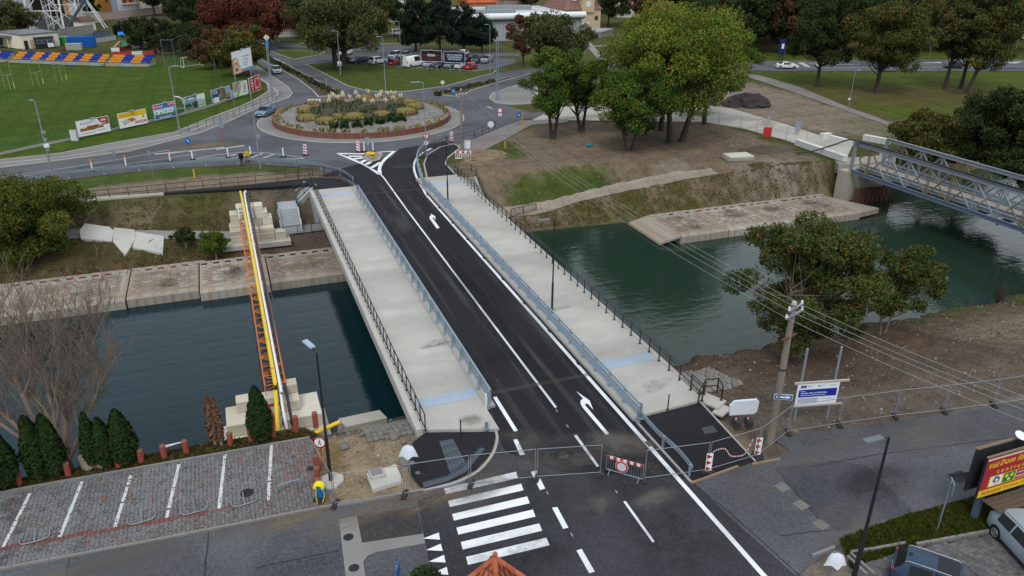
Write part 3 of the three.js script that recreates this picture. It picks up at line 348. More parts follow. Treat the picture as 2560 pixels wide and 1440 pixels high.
function guard(label,pts,o={}){
const{beams=[0.62],side=1,top=0,step=2,base=0}=o,t=thing('guard_rail',label,'guard rail'),P3=pts.map(p=>p.isVector3?p.clone():V3(p[0],base,p[1]));
let L=0;const seg=P3.map((p,i)=>i?L+=p.distanceTo(P3[i-1]):0),n=Math.round(L/step);
for(let k=0;k<=n;k++){const d=L*k/n;let i=1;while(i<P3.length-1&&seg[i]<d)i++;const q=P3[i-1].clone().lerp(P3[i],(d-seg[i-1])/(seg[i]-seg[i-1])),a=Math.atan2(P3[i].x-P3[i-1].x,P3[i].z-P3[i-1].z),hh=Math.max(top,beams[0]+0.2);const off=V3(Math.cos(a),0,-Math.sin(a)).multiplyScalar(-side*0.12);part('post',[at(bx(0.09,hh,0.13,0,hh/2,0),q.x-off.x,q.y,q.z-off.z,0,a),at(bx(0.26,0.025,0.3,0,0.014,0),q.x-off.x,q.y,q.z-off.z,0,a),at(bx(0.12,0.14,0.1,0,beams[0],0),q.x-off.x*0.3,q.y,q.z-off.z*0.3,0,a)],mat.galv,t);}
for(const y of beams)part('beam',sweep(P3.map(p=>p.clone().setY(p.y+y)),WB.map(([u,v])=>[u*side,v])),mat.galv,t);
if(top)part('handrail',sweep(P3.map(p=>p.clone().setY(p.y+top)),[[-0.05,-0.05],[0.05,-0.05],[0.05,0.05],[-0.05,0.05]]),mat.galv,t);
return t;
}
const cat=(p,n=3)=>new THREE.CatmullRomCurve3(p,false,'centripetal').getPoints(n*(p.length-1));
guard('galvanised double guard rail between the left walkway and the roadway',[V(4.38,1.0,0.17),V(4.38,46,0.17)],{beams:[0.42,0.78],side:1,top:1.06});
guard('galvanised guard rail with handrail between the roadway and the right walkway',[V(12.15,-3.4,0.17),V(12.15,44.5,0.17),...cat(pw([[1058,468],[1046,430],[1043,410],[1049,392],[1062,380]],0.12),3)],{beams:[0.4,0.74],side:-1,top:1.08});
guard('single beam guard rail running down from the right walkway towards the street',[...cat([V(12.15,-3.5,0.1),V(12.15,-5.5,0.02),P(1690,1146,0),P(1727,1192,0)],2)],{beams:[0.62],side:-1,step:2.4});
guard('long grey guard rail along the old road left of the bridge',cat(pw([[-120,490],[117,453],[187,442],[300,431],[450,418],[600,409],[700,411],[790,421],[850,437],[884,458]]),4),{beams:[0.6],side:-1,step:4});
// ---- stairs to the water

function stairs(label,flights,cheek){
const t=thing('stairs',label,'stairs');
for(const f of flights){const{a,b,w,n}=f,d=b.clone().sub(a),dir=d.clone().setY(0),run=dir.length();dir.normalize();const ry=Math.atan2(dir.x,dir.z);for(let i=0;i<n;i++){const q=a.clone().lerp(b,(i+0.5)/n),y=a.y+d.y*(i+1)/n;part('step',bx(w,0.5,run/n-0.012,q.x,y-0.25+0.02,q.z,0,ry),mat.concBlue,t);}
for(const k of[-1,1]){const o=V3(dir.z,0,-dir.x).multiplyScalar(k*(w/2+0.1));part('cheek_wall',bar(a.clone().add(o).setY(a.y-0.1),b.clone().add(o).setY(b.y-0.1),0.18,0.6),mat.conc,t);}}
for(const[x0,x1,s0,s1,y]of cheek)part('landing',bx(x1-x0,0.4,s1-s0,(x0+x1)/2,y-0.2,-(s0+s1)/2),mat.concBlue,t);
return t;
}
stairs('two flight concrete stairs with landing left of the bridge',[{a:V(0.0,52.3,0.05),b:V(-2.15,50.8,-1.25),w:1.7,n:8},{a:V(-3.2,47.8,-1.25),b:V(-3.2,44.7,-3.0),w:1.9,n:12}],[[-4.25,-2.1,47.8,50.9,-1.25]]);
railing('stair_railing','dark blue stair railing around the left stairs landing',[V(0.1,53.3,0.1),V(-2.1,51.9,-1.1),V(-4.2,51.0,-1.2),V(-4.3,47.9,-1.2),V(-4.3,44.7,-3)],{step:1.3,rails:[1.0,0.12],m:M(0.02,0.055,0.07,{roughness:0.4})});
railing('stair_railing','dark stair railing on the bridge side of the left stairs',[V(0.0,51.4,0.1),V(-2.05,49.8,-1.2),V(-2.1,47.9,-1.2),V(-2.1,44.7,-3)],{step:1.3,rails:[1.0,0.12],m:M(0.02,0.05,0.065,{roughness:0.4})});
stairs('narrow concrete stairs down beside the right walkway',[{a:V(18.2,49.6,-0.25),b:V(18.2,44.2,-3.0),w:1.5,n:16}],[[17.3,19.0,49.6,51.2,-0.25]]);
railing('stair_railing','black railing around the stairs right of the bridge',[V(17.5,51.4,-0.2),V(19.2,51.4,-0.2),V(19.2,49.6,-0.2),V(19.2,44.2,-3)],{step:1.4,rails:[1.05,0.55,0.12]});
{const p=P(1778,1003);const t=thing('concrete_step','small pale concrete step outside the right walkway railing','step',p);part('slab',bx(1.1,0.14,1.5,0,0.02,0,0,0.5),mat.conc,t);part('lower_slab',bx(1.2,0.12,0.7,0.1,-0.1,1.0,0,0.5),mat.conc,t);}
// ---- stacked concrete blocks carrying the pipe truss

function blockStack(label,blocks,pad,redMark){
const t=thing('block_pier',label,'block pier');const vs=[mat.block,D(0.44,0.39,0.3,tConc),D(0.55,0.51,0.43,tConc)];let k=0;
for(const[x0,x1,s0,s1,y0,y1]of blocks){const m=part('block',[bx(x1-x0-0.05,y1-y0-0.04,s1-s0-0.05,(x0+x1)/2,(y0+y1)/2,-(s0+s1)/2)],vs[k++*7%3],t);}
if(pad)part('pad',prism(pad.p,pad.y-(pad.d||0.5),pad.y),mat.conc,t);
return t;
}
{
const B=[];const L=(x0,x1,s0,s1,y0,y1,n)=>{for(let i=0;i<n;i++)B.push([lerp(x0,x1,i/n),lerp(x0,x1,(i+1)/n),s0,s1,y0,y1]);};
for(let i=0;i<4;i++)L(-9.5,-5.1,43.0,44.6,-3+i*0.36,-3+(i+1)*0.36,i%2?3:2);L(-5.1,-3.75-0.2,43.0,44.2,-3,-2.1,1);
L(-9.5,-5.3,44.6,46.0,-3,-1.56,3);L(-9.3,-5.1,44.3,45.9,-1.56,-0.85,4);L(-9.3,-5.5,44.4,46.0,-0.85,-0.2,3);L(-8.6,-5.9,44.7,46.2,-0.2,0.42,3);
blockStack('pale stacked concrete block pier on the far bank under the white truss end',B,{p:[[-10.4,-42.6],[-3.6,-42.4],[-3.6,-46.5],[-10.4,-46.5]],y:-2.98});
}
{
const B=[];const L=(x0,x1,s0,s1,y0,y1,n)=>{for(let i=0;i<n;i++)B.push([lerp(x0,x1,i/n),lerp(x0,x1,(i+1)/n),s0,s1,y0,y1]);};
L(-7.5,-5.2,5.0,8.2,-2.7,-1.85,2);L(-7.5,-5.2,5.45,8.2,-1.85,-1.05,1);L(-7.5,-6.4,6.35,8.2,-1.05,-0.35,1);L(-7.6,-6.4,7.3,8.2,-0.35,0.25,1);L(-10.9,-9.4,5,8.2,-2.7,-1.85,1);L(-10.9,-9.4,5.9,8.2,-1.85,-1.05,1);L(-9.4,-7.6,7.2,8.2,-2.7,-1.6,1);L(-9.4,-7.6,7.3,8.2,-1.6,-0.4,1);B.push([-10.2,-9.4,7.2,8.2,-1.05,-0.3]);
blockStack('pale stacked concrete block pier on the near bank behind the parking bays',B,{p:[[-14,-3.6],[-3.4,-3.5],[-3.4,-4.9],[-4.8,-5],[-4.8,-8.6],[-11.2,-8.6],[-11.2,-4.8],[-14,-4.9]],y:-2.68,d:2.4});
}
{
const t=thing('pipe_truss','slender orange and white lattice truss carrying pipes across the river','pipe truss');
const or=D(0.62,0.19,0.035,tRust,{roughness:0.6}),wh=M(0.72,0.72,0.73,{roughness:0.5}),x0=-8.35,x1=-7.1,y0=-0.85,y1=0.35,seg=1.25,S0=7.6,n=31;
for(const[nm,a,b,m]of[['orange_section',0,27,or],['white_section',27,n,wh]]){
const sA=S0+a*seg,sB=S0+b*seg,ch=[],br=[];
for(const[x,y]of[[x0,y0],[x1,y0],[x0,y1],[x1,y1]])part('chord',tb(V(x,sA,y),V(x,sB,y),0.055,0.055,8),m,t);
for(let i=a;i<=b;i++){const s=S0+i*seg;br.push(tb(V(x0,s,y1),V(x1,s,y1),0.028),tb(V(x0,s,y0),V(x1,s,y0),0.028),tb(V(x0,s,y0),V(x0,s,y1),0.028),tb(V(x1,s,y0),V(x1,s,y1),0.028));if(i<b){const e=s+seg,f=i%2;br.push(tb(V(x0,f?s:e,y0),V(x0,f?e:s,y1),0.026),tb(V(x1,f?s:e,y0),V(x1,f?e:s,y1),0.026),tb(V(f?x0:x1,s,y1),V(f?x1:x0,e,y1),0.026),tb(V(f?x0:x1,s,y0),V(f?x1:x0,e,y0),0.026));}}
part('bracing',br,m,t);
}
const rd2=M(0.42,0.05,0.035);part('support_trestle',[bar(V(x0-0.2,7.4,-0.95),V(x1+0.5,7.4,-0.95),0.2),bar(V(x0,7.4,-0.95),V(-7.8,6.4,-3.2),0.12),bar(V(x1,7.4,-0.95),V(-7.7,6.4,-3.2),0.12),bar(V(-7.75,6.2,-3.2),V(-7.75,5.6,-4.2),0.14),bx(0.3,0.4,0.3,x1+0.55,-0.7,-7.5)],rd2,t);
}
tag(part('gas_pipe',tubePath([V(-7.85,52.6,-0.2),V(-7.85,50.4,0.35),V(-7.8,46,0.62),V(-7.75,30,0.62),V(-7.72,9,0.6),V(-7.75,7.2,0.25),V(-7.9,5.4,-0.5),V(-8.0,3.8,-1.05),V(-8.0,3.25,-1.15),V(-7.5,3.05,-1.15),V(-6.5,3.1,-1.0),V(-4.4,3.6,-0.7)],0.13,10,90),mat.yellow),'bright yellow gas pipe laid along the top of the truss','pipe');
{const g=[];for(let s=9;s<46;s+=4.1)g.push(cy(0.16,0.16,0.05,12,-7.75,0.61,-s,Math.PI/2));tag(part('pipe_clamps',g,M(0.45,0.3,0.04)),'row of dull clamps around the yellow gas pipe','pipe clamps').userData.kind='stuff';}
tag(part('water_pipe',tubePath([V(-7.3,52.4,-0.1),V(-7.3,50,0.35),V(-7.5,46,0.56),V(-7.45,9,0.55),V(-7.45,7.4,0.35),V(-7.5,5.6,-0.6),V(-7.4,4.4,-1.6),V(-7.4,4.1,-2.6)],0.095,8,80),mat.white),'white insulated pipe running beside the yellow pipe','pipe');
tag(part('black_cable',tubePath([V(-7.1,52,-0.1),V(-7.0,49,0.2),V(-7.2,45,0.5),...range(42,10,8).map((s,i)=>V(-7.2+0.06*(i%2),s,0.5)),V(-7.15,7.2,0.2),V(-7.1,5.0,-0.9),V(-6.9,4.2,-1.8),V(-6.6,4.0,-2.6)],0.1,8,80),mat.black),'thick black cable duct running beside the white pipe','cable');
// ---- pontoons

const deckMats=[mat.rustSteel,D(0.33,0.30,0.25,tRust,{roughness:0.9}),D(0.40,0.37,0.32,tRust,{roughness:0.9})];
const tread=D(0.245,0.205,0.175,tRust,{roughness:0.9}),mWR=M(0.24,0.055,0.045);
function pontoon(label,x0,x1,s0,s1,y,o={}){
const t=thing('pontoon',label,'pontoon',V3(0,0,0),0,'moored pontoon sections');delete t.userData.group;const{bow=0,stern=0,seed=1,red=true}=o,r=RNG(seed),m=deckMats[seed%3];
const prof=[[s0+0.12,y],[s1-0.12,y],[s1,y-0.1],[s1,y-1.3],[s0+0.3,y-1.4],[s0,y-0.95],[s0,y-0.12]];
part('hull',sweep([V3(x0+0.04,0,0),V3(x1-0.04,0,0)],prof.map(([s,h])=>[-s,h])),m,t);
if(bow)part('bow_plate',sweep([V3(x0-bow,0,0),V3(x0,0,0)].map((p,i)=>p.setY(i?0:-0.55)),[[-s0-0.1,y],[-s1+0.1,y],[-s1+0.1,y-0.25],[-s0-0.1,y-0.25]]),m,t);
if(stern)part('stern_plate',prism([[x1,-s0],[x1+stern,-s0-0.6],[x1+0.2,-s1]],y-0.7,y-0.06),m,t);
const g=[],nx=Math.floor((x1-x0-0.6)/0.42);
for(let i=0;i<nx;i++)for(let j=0;j<13;j++){const s=s0+1.3+j*(s1-s0-2.9)/12,x=x0+0.5+i*0.42;if(r()<0.08+0.5*sst(0.5,0.7,wn(x,s,5))||(i%(9+seed%3)===8))continue;g.push(bx(0.34+0.05*r(),0.03,0.13,x+0.04*(j%2),y+0.018,-s),bx(0.06,0.03,0.2,x+(j%2?0.17:-0.17),y+0.016,-s-0.1));}
part('tread_bars',g,tread,t).userData.kind='stuff';
for(let x=x0+0.1;x<x1-0.4;x+=1.1)part('edge_board',bx(1.05,0.1,0.5,x+0.5,y+0.03+0.03*r(),-(s1-0.35)),deckMats[(x*7|0)&1],t);
for(let x=x0+0.2,k=0;x<x1-0.5;x+=0.55,k++)if(r()<0.93)part(k%2?'white_edge_marker':'red_edge_marker',bx(0.53,0.09,0.14,x+0.27,y+0.06,-(s1-0.78)),k%2?mat.oldPaint:(red?mWR:mat.dark),t);
for(const s of[s0+0.75,s0+1.0])part('deck_rail',bx(x1-x0-0.2,0.05,0.07,(x0+x1)/2,y+0.025,-s),m,t);
for(let i=1;i<8;i++)part('hull_rib',bx(0.06,0.85,0.05,lerp(x0,x1,i/8),y-0.55,-s0+0.02),m,t);
for(let i=0;i<5;i++){const g2=new THREE.PlaneGeometry(2+3*r(),1.5+2*r()).rotateX(-Math.PI/2),m2=part('dirt',g2,DM6[[1,2,0][i%3]][(i+seed)%6],t);m2.position.set(lerp(x0+2,x1-2,r()),y+0.042+i*0.001,-lerp(s0+1.6,s1-1.6,r()));}
return t;
}
{const s0=-P(480,728,-3.4).z,s1=-P(480,655,-3.4).z;
pontoon('leftmost pontoon section partly behind the bare willow',-40,-18.9,s0,s1,-3.4,{seed:3});pontoon('second pontoon section from the left with a red and white edge',-18.85,-12.75,s0+0.2,s1,-3.4,{seed:4});pontoon('pontoon section in front of the two small trees and truss',-12.7,-6.5,s0-0.5,s1-0.4,-3.38,{seed:5,red:false});pontoon('pontoon section beside the left bridge edge',-6.45,0.6,s0-0.3,s1-0.6,-3.4,{seed:6,red:false});
const a=P(1660,597,-3.4),b=P(1690,525,-3.4),e=P(2060,540,-3.4),f0=-a.z+0.1,f1=f0+7.4,xA=a.x+2.2,xe=P(2140,525,-3.4).x,w=(xe-xA)/4;
for(let i=0;i<4;i++)pontoon(['pontoon section with the sloping bow plate in the right water','second pontoon section behind the sloping bow','third pontoon section with red and white markers on the right','last pontoon section with pointed stern by the steel bridge'][i],xA+i*w+0.03,xA+(i+1)*w-0.03,f0,f1,-3.4,{bow:i===0?2.6:0,stern:i===3?3.4:0,seed:7+i,red:i!==0});}
for(const[q,l]of[[[[207,610],[222,600],[280,600],[292,604],[282,618],[208,620]],'pale broken slab lying leftmost on the left bank'],[[[292,600],[340,599],[345,605],[330,620],[312,633],[285,618]],'white pointed slab lying in the middle on the left bank'],[[[345,601],[412,602],[405,624],[332,622]],'pale slab lying nearest the small trees on the left bank']]){const p=poly(q,-2.75),c=p.reduce((s,a)=>[s[0]+a[0]/p.length,s[1]+a[1]/p.length],[0,0]);const g=prism(p,-0.12,0),q2=g.attributes.position;for(let i=0;i<q2.count;i++)q2.setY(i,(q2.getY(i)<-0.05?-0.6:0)-3.33+0.35*(-q2.getZ(i)-43)+0.045*(-8-q2.getX(i)-7));g.computeVertexNormals();tag(part('concrete_slab',g,D(0.43,0.42,0.38,tConc)),l,'slab');}
// ---- steel truss bridge on the right

{
const A=P(2126,431,-0.45),Bq=P(2560,581,-0.45),d=Bq.clone().sub(A).setY(0),L7=P(2169,440,-0.45).distanceTo(P(2550,571,-0.45))/7,dir=d.normalize(),rt=V3(-dir.z,0,dir.x);if(rt.x<0)rt.negate();
const top=hAt(A,354),n=17,Wd=5.2,t=thing('truss_bridge','grey steel truss bridge with timber deck crossing the river on the right','bridge'),st=mat.galvDull,ol=M(0.2,0.175,0.1,{metalness:0.3,roughness:0.6}),bs=M(0.16,0.21,0.29,{metalness:0.4,roughness:0.5});
const pt=(i,side,y)=>A.clone().addScaledVector(dir,i*L7).addScaledVector(rt,side*Wd).setY(y);
const yb=-0.45,ym=(yb+top)/2;
for(const sd of[0,1]){
part('top_chord',[bar(pt(0,sd,top),pt(n,sd,top),0.3,0.07),bar(pt(0,sd,top-0.2),pt(n,sd,top-0.2),0.08,0.36),bar(pt(0,sd,top-0.4),pt(n,sd,top-0.4),0.3,0.05)],st,t);part('bottom_chord',[bar(pt(0,sd,yb+0.4),pt(n,sd,yb+0.4),0.28,0.06),bar(pt(0,sd,yb+0.2),pt(n,sd,yb+0.2),0.08,0.36),bar(pt(0,sd,yb),pt(n,sd,yb),0.3,0.06)],bs,t);
part('end_post',bar(pt(0,sd,yb),pt(0,sd,top-0.1),0.3,0.34),st,t);
for(let i=0;i<n;i++){const m=[0,3,4].includes(i%7)?ol:st,k=i+0.85;part('vertical',[bar(pt(k-0.03,sd,yb+0.3),pt(k-0.03,sd,top-0.4),0.09,0.09),bar(pt(k+0.05,sd,yb+0.3),pt(k+0.05,sd,top-0.4),0.09,0.09)],m,t);for(const e of[-0.5,0.5]){part('diagonal',bar(pt(k,sd,top-0.35),pt(k+e,sd,ym),0.12,0.14),m,t);part('diagonal',bar(pt(k+e,sd,ym),pt(k,sd,yb+0.35),0.12,0.14),m,t);}}
}
for(let i=0;i<=n;i++)part('cross_beam',bar(pt(i,0,yb+0.05),pt(i,1,yb+0.05),0.22,0.5),bs,t);
const pk=[],dm=D(0.34,0.28,0.22,tWood);for(let i=0;i<n*9;i++){const k=i/9;part('deck_plank',bar(pt(k+0.055,0.14,yb+0.5),pt(k+0.055,0.86,yb+0.5+0.008*(i%3)),L7/9-0.02,0.08),dm,t);}
for(const sd of[0.14,0.86])for(const y of[0.75,1.15])part('safety_beam',bar(pt(0.2,sd,yb+y),pt(n,sd,yb+y),0.08,0.26),M(0.24,0.33,0.42,{metalness:0.5,roughness:0.4}),t);
tag(part('black_hose',tubePath([P(1990,384,0.2),P(2030,378,0.5),P(2085,362,1.6),P(2125,349,top+0.2),...range(0.5,n,n/6).map((i,k)=>pt(i,-0.02,top+0.13+0.04*(k%2)))],0.1,8,80),mat.black),'black hose rising from the dirt and running along the truss top','hose');
const ab=thing('bridge_abutment','concrete abutment with block ledges under the steel bridge end','abutment');for(const[q,y0,y1]of[[[[2072,384],[2130,378],[2240,372],[2240,400],[2124,408],[2098,408]],-0.9,-0.12],[[[2082,398],[2124,412],[2230,410],[2230,400],[2124,400]],-1.6,-0.9]])part('ledge',prism(poly(q),y0,y1),mat.concOld,ab);part('wall',bar(pt(-0.15,-0.2,-2.2),pt(-0.15,1.5,-2.2),1.2,4),mat.concOld,ab);
const sh=[];for(let i=0;i<16;i++)part('sheet_pile',bx(0.34,2.6,0.16,0,0,0),M(0.12,0.055,0.04),ab).position.copy(pt(0.42+(i%2)*0.06,0.05+i*0.075,-3.6));
for(const[q,l,nn]of[[[[2076,352],[2128,366]],'white concrete barrier row beside the detour leading to the bridge',3],[[[1992,362],[2112,404]],'long low white block row on the water side of the detour',6],[[[2158,350],[2222,362]],'white painted block row behind the far truss end',4]]){const w=thing('block_row',l,'barrier'),a=P(...q[0]),b=P(...q[1]);for(let i=0;i<nn;i++){const c=a.clone().lerp(b,(i+0.5)/nn),Ln=a.distanceTo(b)/nn;part('block',at(bx(Ln-0.04,0.8,0.8,0,0.4,0),c.x,0,c.z,0,-Math.atan2(b.z-a.z,b.x-a.x)),D(0.6,0.6,0.58,tConc),w);}if(nn===3)part('block',at(bx(1.6,0.8,0.8,0.2,0.4,-1.3),a.x,0,a.z),D(0.62,0.61,0.58,tConc),w);}
}
// ---- parking bays in block paving on the near bank

{
const lot=sgroup('parking_bays');const C0=V3(0,0,0);
part('bedding',sheet(poly([[-260,1470],[-260,1290],[0,1235],[775,1097],[790,1135],[798,1272],[0,1424]]),0.0),M(0.035,0.034,0.034),lot);
const edge=poly([[-260,1290],[0,1236],[775,1098],[786,1130],[797,1268],[400,1346],[0,1421],[-260,1470]]);
const r=RNG(11),g1=new THREE.BoxGeometry(0.192,0.06,0.155),g2=[0,1,2].map(k=>{const g=new THREE.BoxGeometry(0.19,0.06,0.152);const p=g.attributes.position;for(let i=0;i<p.count;i++)if(p.getY(i)>0){p.setX(i,p.getX(i)*0.95);p.setZ(i,p.getZ(i)*0.95);}g.computeVertexNormals();return g;});
const list=[];for(let i=0;i<260;i++)for(let j=0;j<52;j++){const x=-40+i*0.2-0,s=-6.6+j*0.163;const q=[x+(j%2)*0.035,-s];if(q[0]>-5.3||!inside(edge,q[0],q[1]))continue;list.push([q[0],q[1],i,j]);}
const rowA=P(0,1374),rowD=P(760,1240).sub(rowA).normalize(),tint=(x,z,q)=>{const n=wn(x,z,5),redrow=Math.abs((z-rowA.z)*rowD.x-(x-rowA.x)*rowD.z)<0.17,rightish=sst(-9.5,-7,x+(n-0.5)*3);let c=[0.172,0.172,0.176];if(rightish>q*1.4)c=[0.185,0.14,0.13];if(redrow)c=[0.2,0.085,0.075];else if(q>0.975)c=[0.22,0.11,0.09];const k=(0.78+0.35*n+0.28*(q-0.5))*(1-0.45*sst(0.6,0.74,wn(x+9,z,4.3))*sst(-14,-22,x+0));return col(c[0]*k,c[1]*k,c[2]*k);};
list.sort((a,b)=>Math.hypot(a[0]-CAM.x,a[1]-CAM.z)-Math.hypot(b[0]-CAM.x,b[1]-CAM.z));
const pm=new THREE.MeshStandardMaterial({color:0xffffff,roughness:0.9}),cols=Array.from({length:12},(_,i)=>M(...[[0.172,0.172,0.176],[0.185,0.18,0.178],[0.15,0.15,0.154],[0.185,0.145,0.135]][i%4].map(v=>v*(0.85+0.025*i)),{roughness:0.9}));
const near=list.slice(0,300),rest=list.slice(300);
near.forEach(([x,z,i,j],k)=>{const m=part('paver',g2[k%3],cols[(i*5+j*3)%12],lot);m.position.set(x,0.03,z);m.rotation.y=0.03*(r()-0.5);});
const im=new THREE.InstancedMesh(g2[0],pm,rest.length),mm=new THREE.Matrix4(),e=new THREE.Euler();rest.forEach(([x,z,i,j],k)=>{const q=r();mm.makeRotationFromEuler(e.set(0.012*(r()-0.5),0.05*(r()-0.5),0.012*(r()-0.5))).setPosition(x,0.03+0.006*(r()-0.5),z);im.setMatrixAt(k,mm);im.setColorAt(k,tint(x,z,q));});im.name='pavers';im.userData.kind='stuff';im.castShadow=im.receiveShadow=true;lot.add(im);
for(const q of[[[76,1235],[9,1370]],[[206,1206],[150,1345]],[[328,1190],[288,1320]],[[448,1163],[417,1297]],[[563,1138],[548,1274]],[[679,1115],[671,1253]]]){const[a,b]=poly(q),n=30;const g=[];for(let i=0;i<n;i++){if(r()<0.06)continue;const t0=i/n,t1=(i+0.96)/n,w=0.07+0.02*r();const f=t=>[lerp(a[0],b[0],t),lerp(a[1],b[1],t)];const dx=b[0]-a[0],dz=b[1]-a[1],l=Math.hypot(dx,dz),nx=-dz/l*w,nz=dx/l*w,u=f(t0),v=f(t1);g.push(sheet([[u[0]+nx,u[1]+nz],[v[0]+nx,v[1]+nz],[v[0]-nx,v[1]-nz],[u[0]-nx,u[1]-nz]],0.066));}part('bay_line',g,M(0.6,0.6,0.58,{roughness:0.9}),lot);}
for(const[q,nm]of[[[[-260,1290],[0,1235],[400,1163],[775,1096]],26],[[[-260,1472],[0,1425],[400,1350],[797,1272]],24],[[[797,1272],[930,1252],[1060,1226]],7]]){const p=poly(q),L=[];for(let i=0;i<p.length-1;i++)L.push(p[i]);const cv=new THREE.CatmullRomCurve3(p.map(a=>V3(a[0],0,a[1])));for(let i=0;i<nm;i++){const a=cv.getPointAt(i/nm),b=cv.getPointAt((i+0.985)/nm);part('kerb_stone',bar(a.clone().setY(0.02),b.clone().setY(0.02),0.14,0.2),i%3?mat.paveGrey:D(0.22,0.205,0.19,tConc),lot);}}
const lg=new THREE.PlaneGeometry(0.07,0.05).rotateX(-Math.PI/2),lv=new THREE.InstancedMesh(lg,M(1,1,1,{side:THREE.DoubleSide}),2600);let k=0;while(k<2600){const x=lerp(-26,-5.4,r()),z=lerp(-2.4,5.2,r());if(!inside(edge,x,z)){continue;}if(wn(x,z,3.3)+0.25*r()<0.6-0.12*sst(-20,-26,x))continue;mm.makeRotationFromEuler(e.set((r()-0.5)*0.6,r()*6,(r()-0.5)*0.6)).setPosition(x,0.072+0.01*r(),z);lv.setMatrixAt(k,mm);const q=r();lv.setColorAt(k,col(0.16-0.08*q,0.095-0.04*q,0.04));k++;}lv.name=numbered('fallen_leaves');lv.userData.kind='stuff';tag(lv,'brown fallen leaves scattered over the parking bays','leaves');scene.add(lv);
}
{
const mk=(l,px,py,ry)=>{const p=P(px,py,0.07),t=thing('parking_barrier',l,'parking barrier',p,ry);part('hoop',tubePath([V3(-0.62,0.04,-0.42),V3(-0.6,0.06,0.05),V3(-0.36,0.07,0.22),V3(0.36,0.07,0.22),V3(0.6,0.06,0.05),V3(0.62,0.04,-0.42)],0.028,8,40),mat.galvDull,t);part('stay',tb(V3(0,0.06,0.22),V3(0,0.2,-0.6),0.026,0.026,8),mat.galvDull,t);return t;};
mk('folded parking barrier in the leftmost marked bay',87,1349,0.1);mk('folded parking barrier in the second marked bay',355,1300,0.1);mk('folded parking barrier in the middle of the bay row',487,1276,0.1);mk('folded parking barrier beside the round manhole stain',612,1256,0.1);
const p=P(724,1225,0.07),t=thing('parking_barrier','upright parking barrier hoop in the rightmost bay','parking barrier',p,0.1);part('hoop',tubePath([V3(-0.6,0,0),V3(-0.58,0.4,0),V3(-0.3,0.5,0),V3(0.3,0.5,0),V3(0.58,0.4,0),V3(0.6,0,0)],0.032,8,40),mat.galvDull,t);
const q=P(618,1232,0.068);tag(part('drain_cover',cy(0.33,0.33,0.02,20,q.x,q.y+0.005,q.z),mat.dark),'round dark drain cover in the block paving','drain cover');
}
{
const m=M(0.3,0.075,0.05,{roughness:0.7}),L=['first red bollard at the left frame edge beside the big thuja','red bollard right of the paired thujas','red bollard hidden under the three thujas','red bollard just right of the three thujas','red bollard with bent white tubes tied to its left','red bollard holding the right end of the white tubes','red bollard right of the dead brown thuja','red bollard left of the single thuja by the truss','red bollard right of the single thuja trunk','red bollard in front of the yellow pipe bend','red bollard at the end of the yellow pipe','leaning red post behind the round sign','red post above the yellow hose bundle','red post behind the yellow hose bundle'];
[[50,1210],[172,1188],[296,1166],[354,1154],[411,1143],[466,1131],[577,1111],[628,1101],[683,1091],[741,1078],[790,1068],[793,1172],[795,1203],[797,1232]].forEach(([x,y],i)=>{const p=P(x,y),t=thing('red_bollard',L[i],'bollard',p);const hgt=i>10?0.85:i>6?1.0:0.75;part('post',cy(0.16,0.16,hgt,14,0,hgt/2,0,0,0,0.04*((i%3)-1)),m,t);part('cap',cy(0.13,0.165,0.05,14,0,hgt+0.02,0),M(0.24,0.1,0.08),t);});
const a=P(411,1143).setY(0.72),b=P(466,1131).setY(0.72);tag(part('loose_tube',[tb(a,b,0.025),tb(a.clone().setY(0.6),b.clone().setY(0.75),0.025)],mat.white),'two thin white tubes lying across red bollards','tube');
}
part('foot_path',[sheet([...poly([[1063,1083],[1240,1081],[1228,1130],[1190,1175],[1120,1210],[1055,1226],[1020,1180],[1030,1110]])],0.05)],mat.asphaltNew,road);
{
const g=sgroup('block_paving');const bm=[M(0.085,0.1,0.115),M(0.07,0.085,0.1),M(0.1,0.115,0.13)];const strip=(a,b,c,d,nu,nv)=>{const A=P(...a),B=P(...b),Cc=P(...c),Dd=P(...d);for(let i=0;i<nu;i++)for(let j=0;j<nv;j++){const f=(u,v)=>A.clone().lerp(B,u).lerp(Dd.clone().lerp(Cc,u),v);const q=[[i+0.04,j+0.04],[i+0.96,j+0.04],[i+0.96,j+0.96],[i+0.04,j+0.96]].map(([u,v])=>f(u/nu,v/nv)).map(p=>[p.x,p.z]);part('paver',prism(q,0.03,0.062),bm[(i*3+j*5)%3],g);}};
strip([1098,1105],[1132,1099],[1166,1160],[1125,1185],5,12);strip([1060,1222],[1120,1205],[1122,1190],[1056,1208],8,3);strip([1120,1205],[1165,1182],[1156,1168],[1118,1190],6,3);strip([1165,1182],[1213,1124],[1200,1120],[1156,1168],8,3);
const kp=smooth(poly([[1240,1080],[1243,1097],[1232,1135],[1196,1178],[1150,1203],[1100,1218],[1057,1228]]),4);part('kerb',sweep(kp.map(q=>V3(q[0],0,q[1])),kerbP(0.16,-0.05,0.075)),mat.kerb,g);
}
part('foot_path',sheet(poly([[1588,1050],[1752,1008],[1888,1155],[1770,1190],[1725,1203]]),0.06),mat.asphaltNew,road);
for(const q of[[[1752,1008],[1888,1155]],[[1586,1050],[1728,1207]]])part('kerb',sweep(pw(q),kerbP(0.12,-0.05,0.09)),mat.kerb,road);
{const a=P(1728,1210),b=P(1845,1168),c=P(1950,1150);for(const[u,v,l]of[[a,b,'rough timber board edging the new asphalt wedge'],[P(1880,1163),c,'loose pale timber board lying past the barrier panel']])tag(part('timber_board',bar(u.clone().setY(0.05),v.clone().setY(0.05),0.1,0.14),D(0.3,0.2,0.13,tWood)),l,'board');}
part('access_cover',sheet(poly([[1752,1072],[1782,1066],[1794,1082],[1762,1088]]),0.068),M(0.07,0.072,0.075),road);
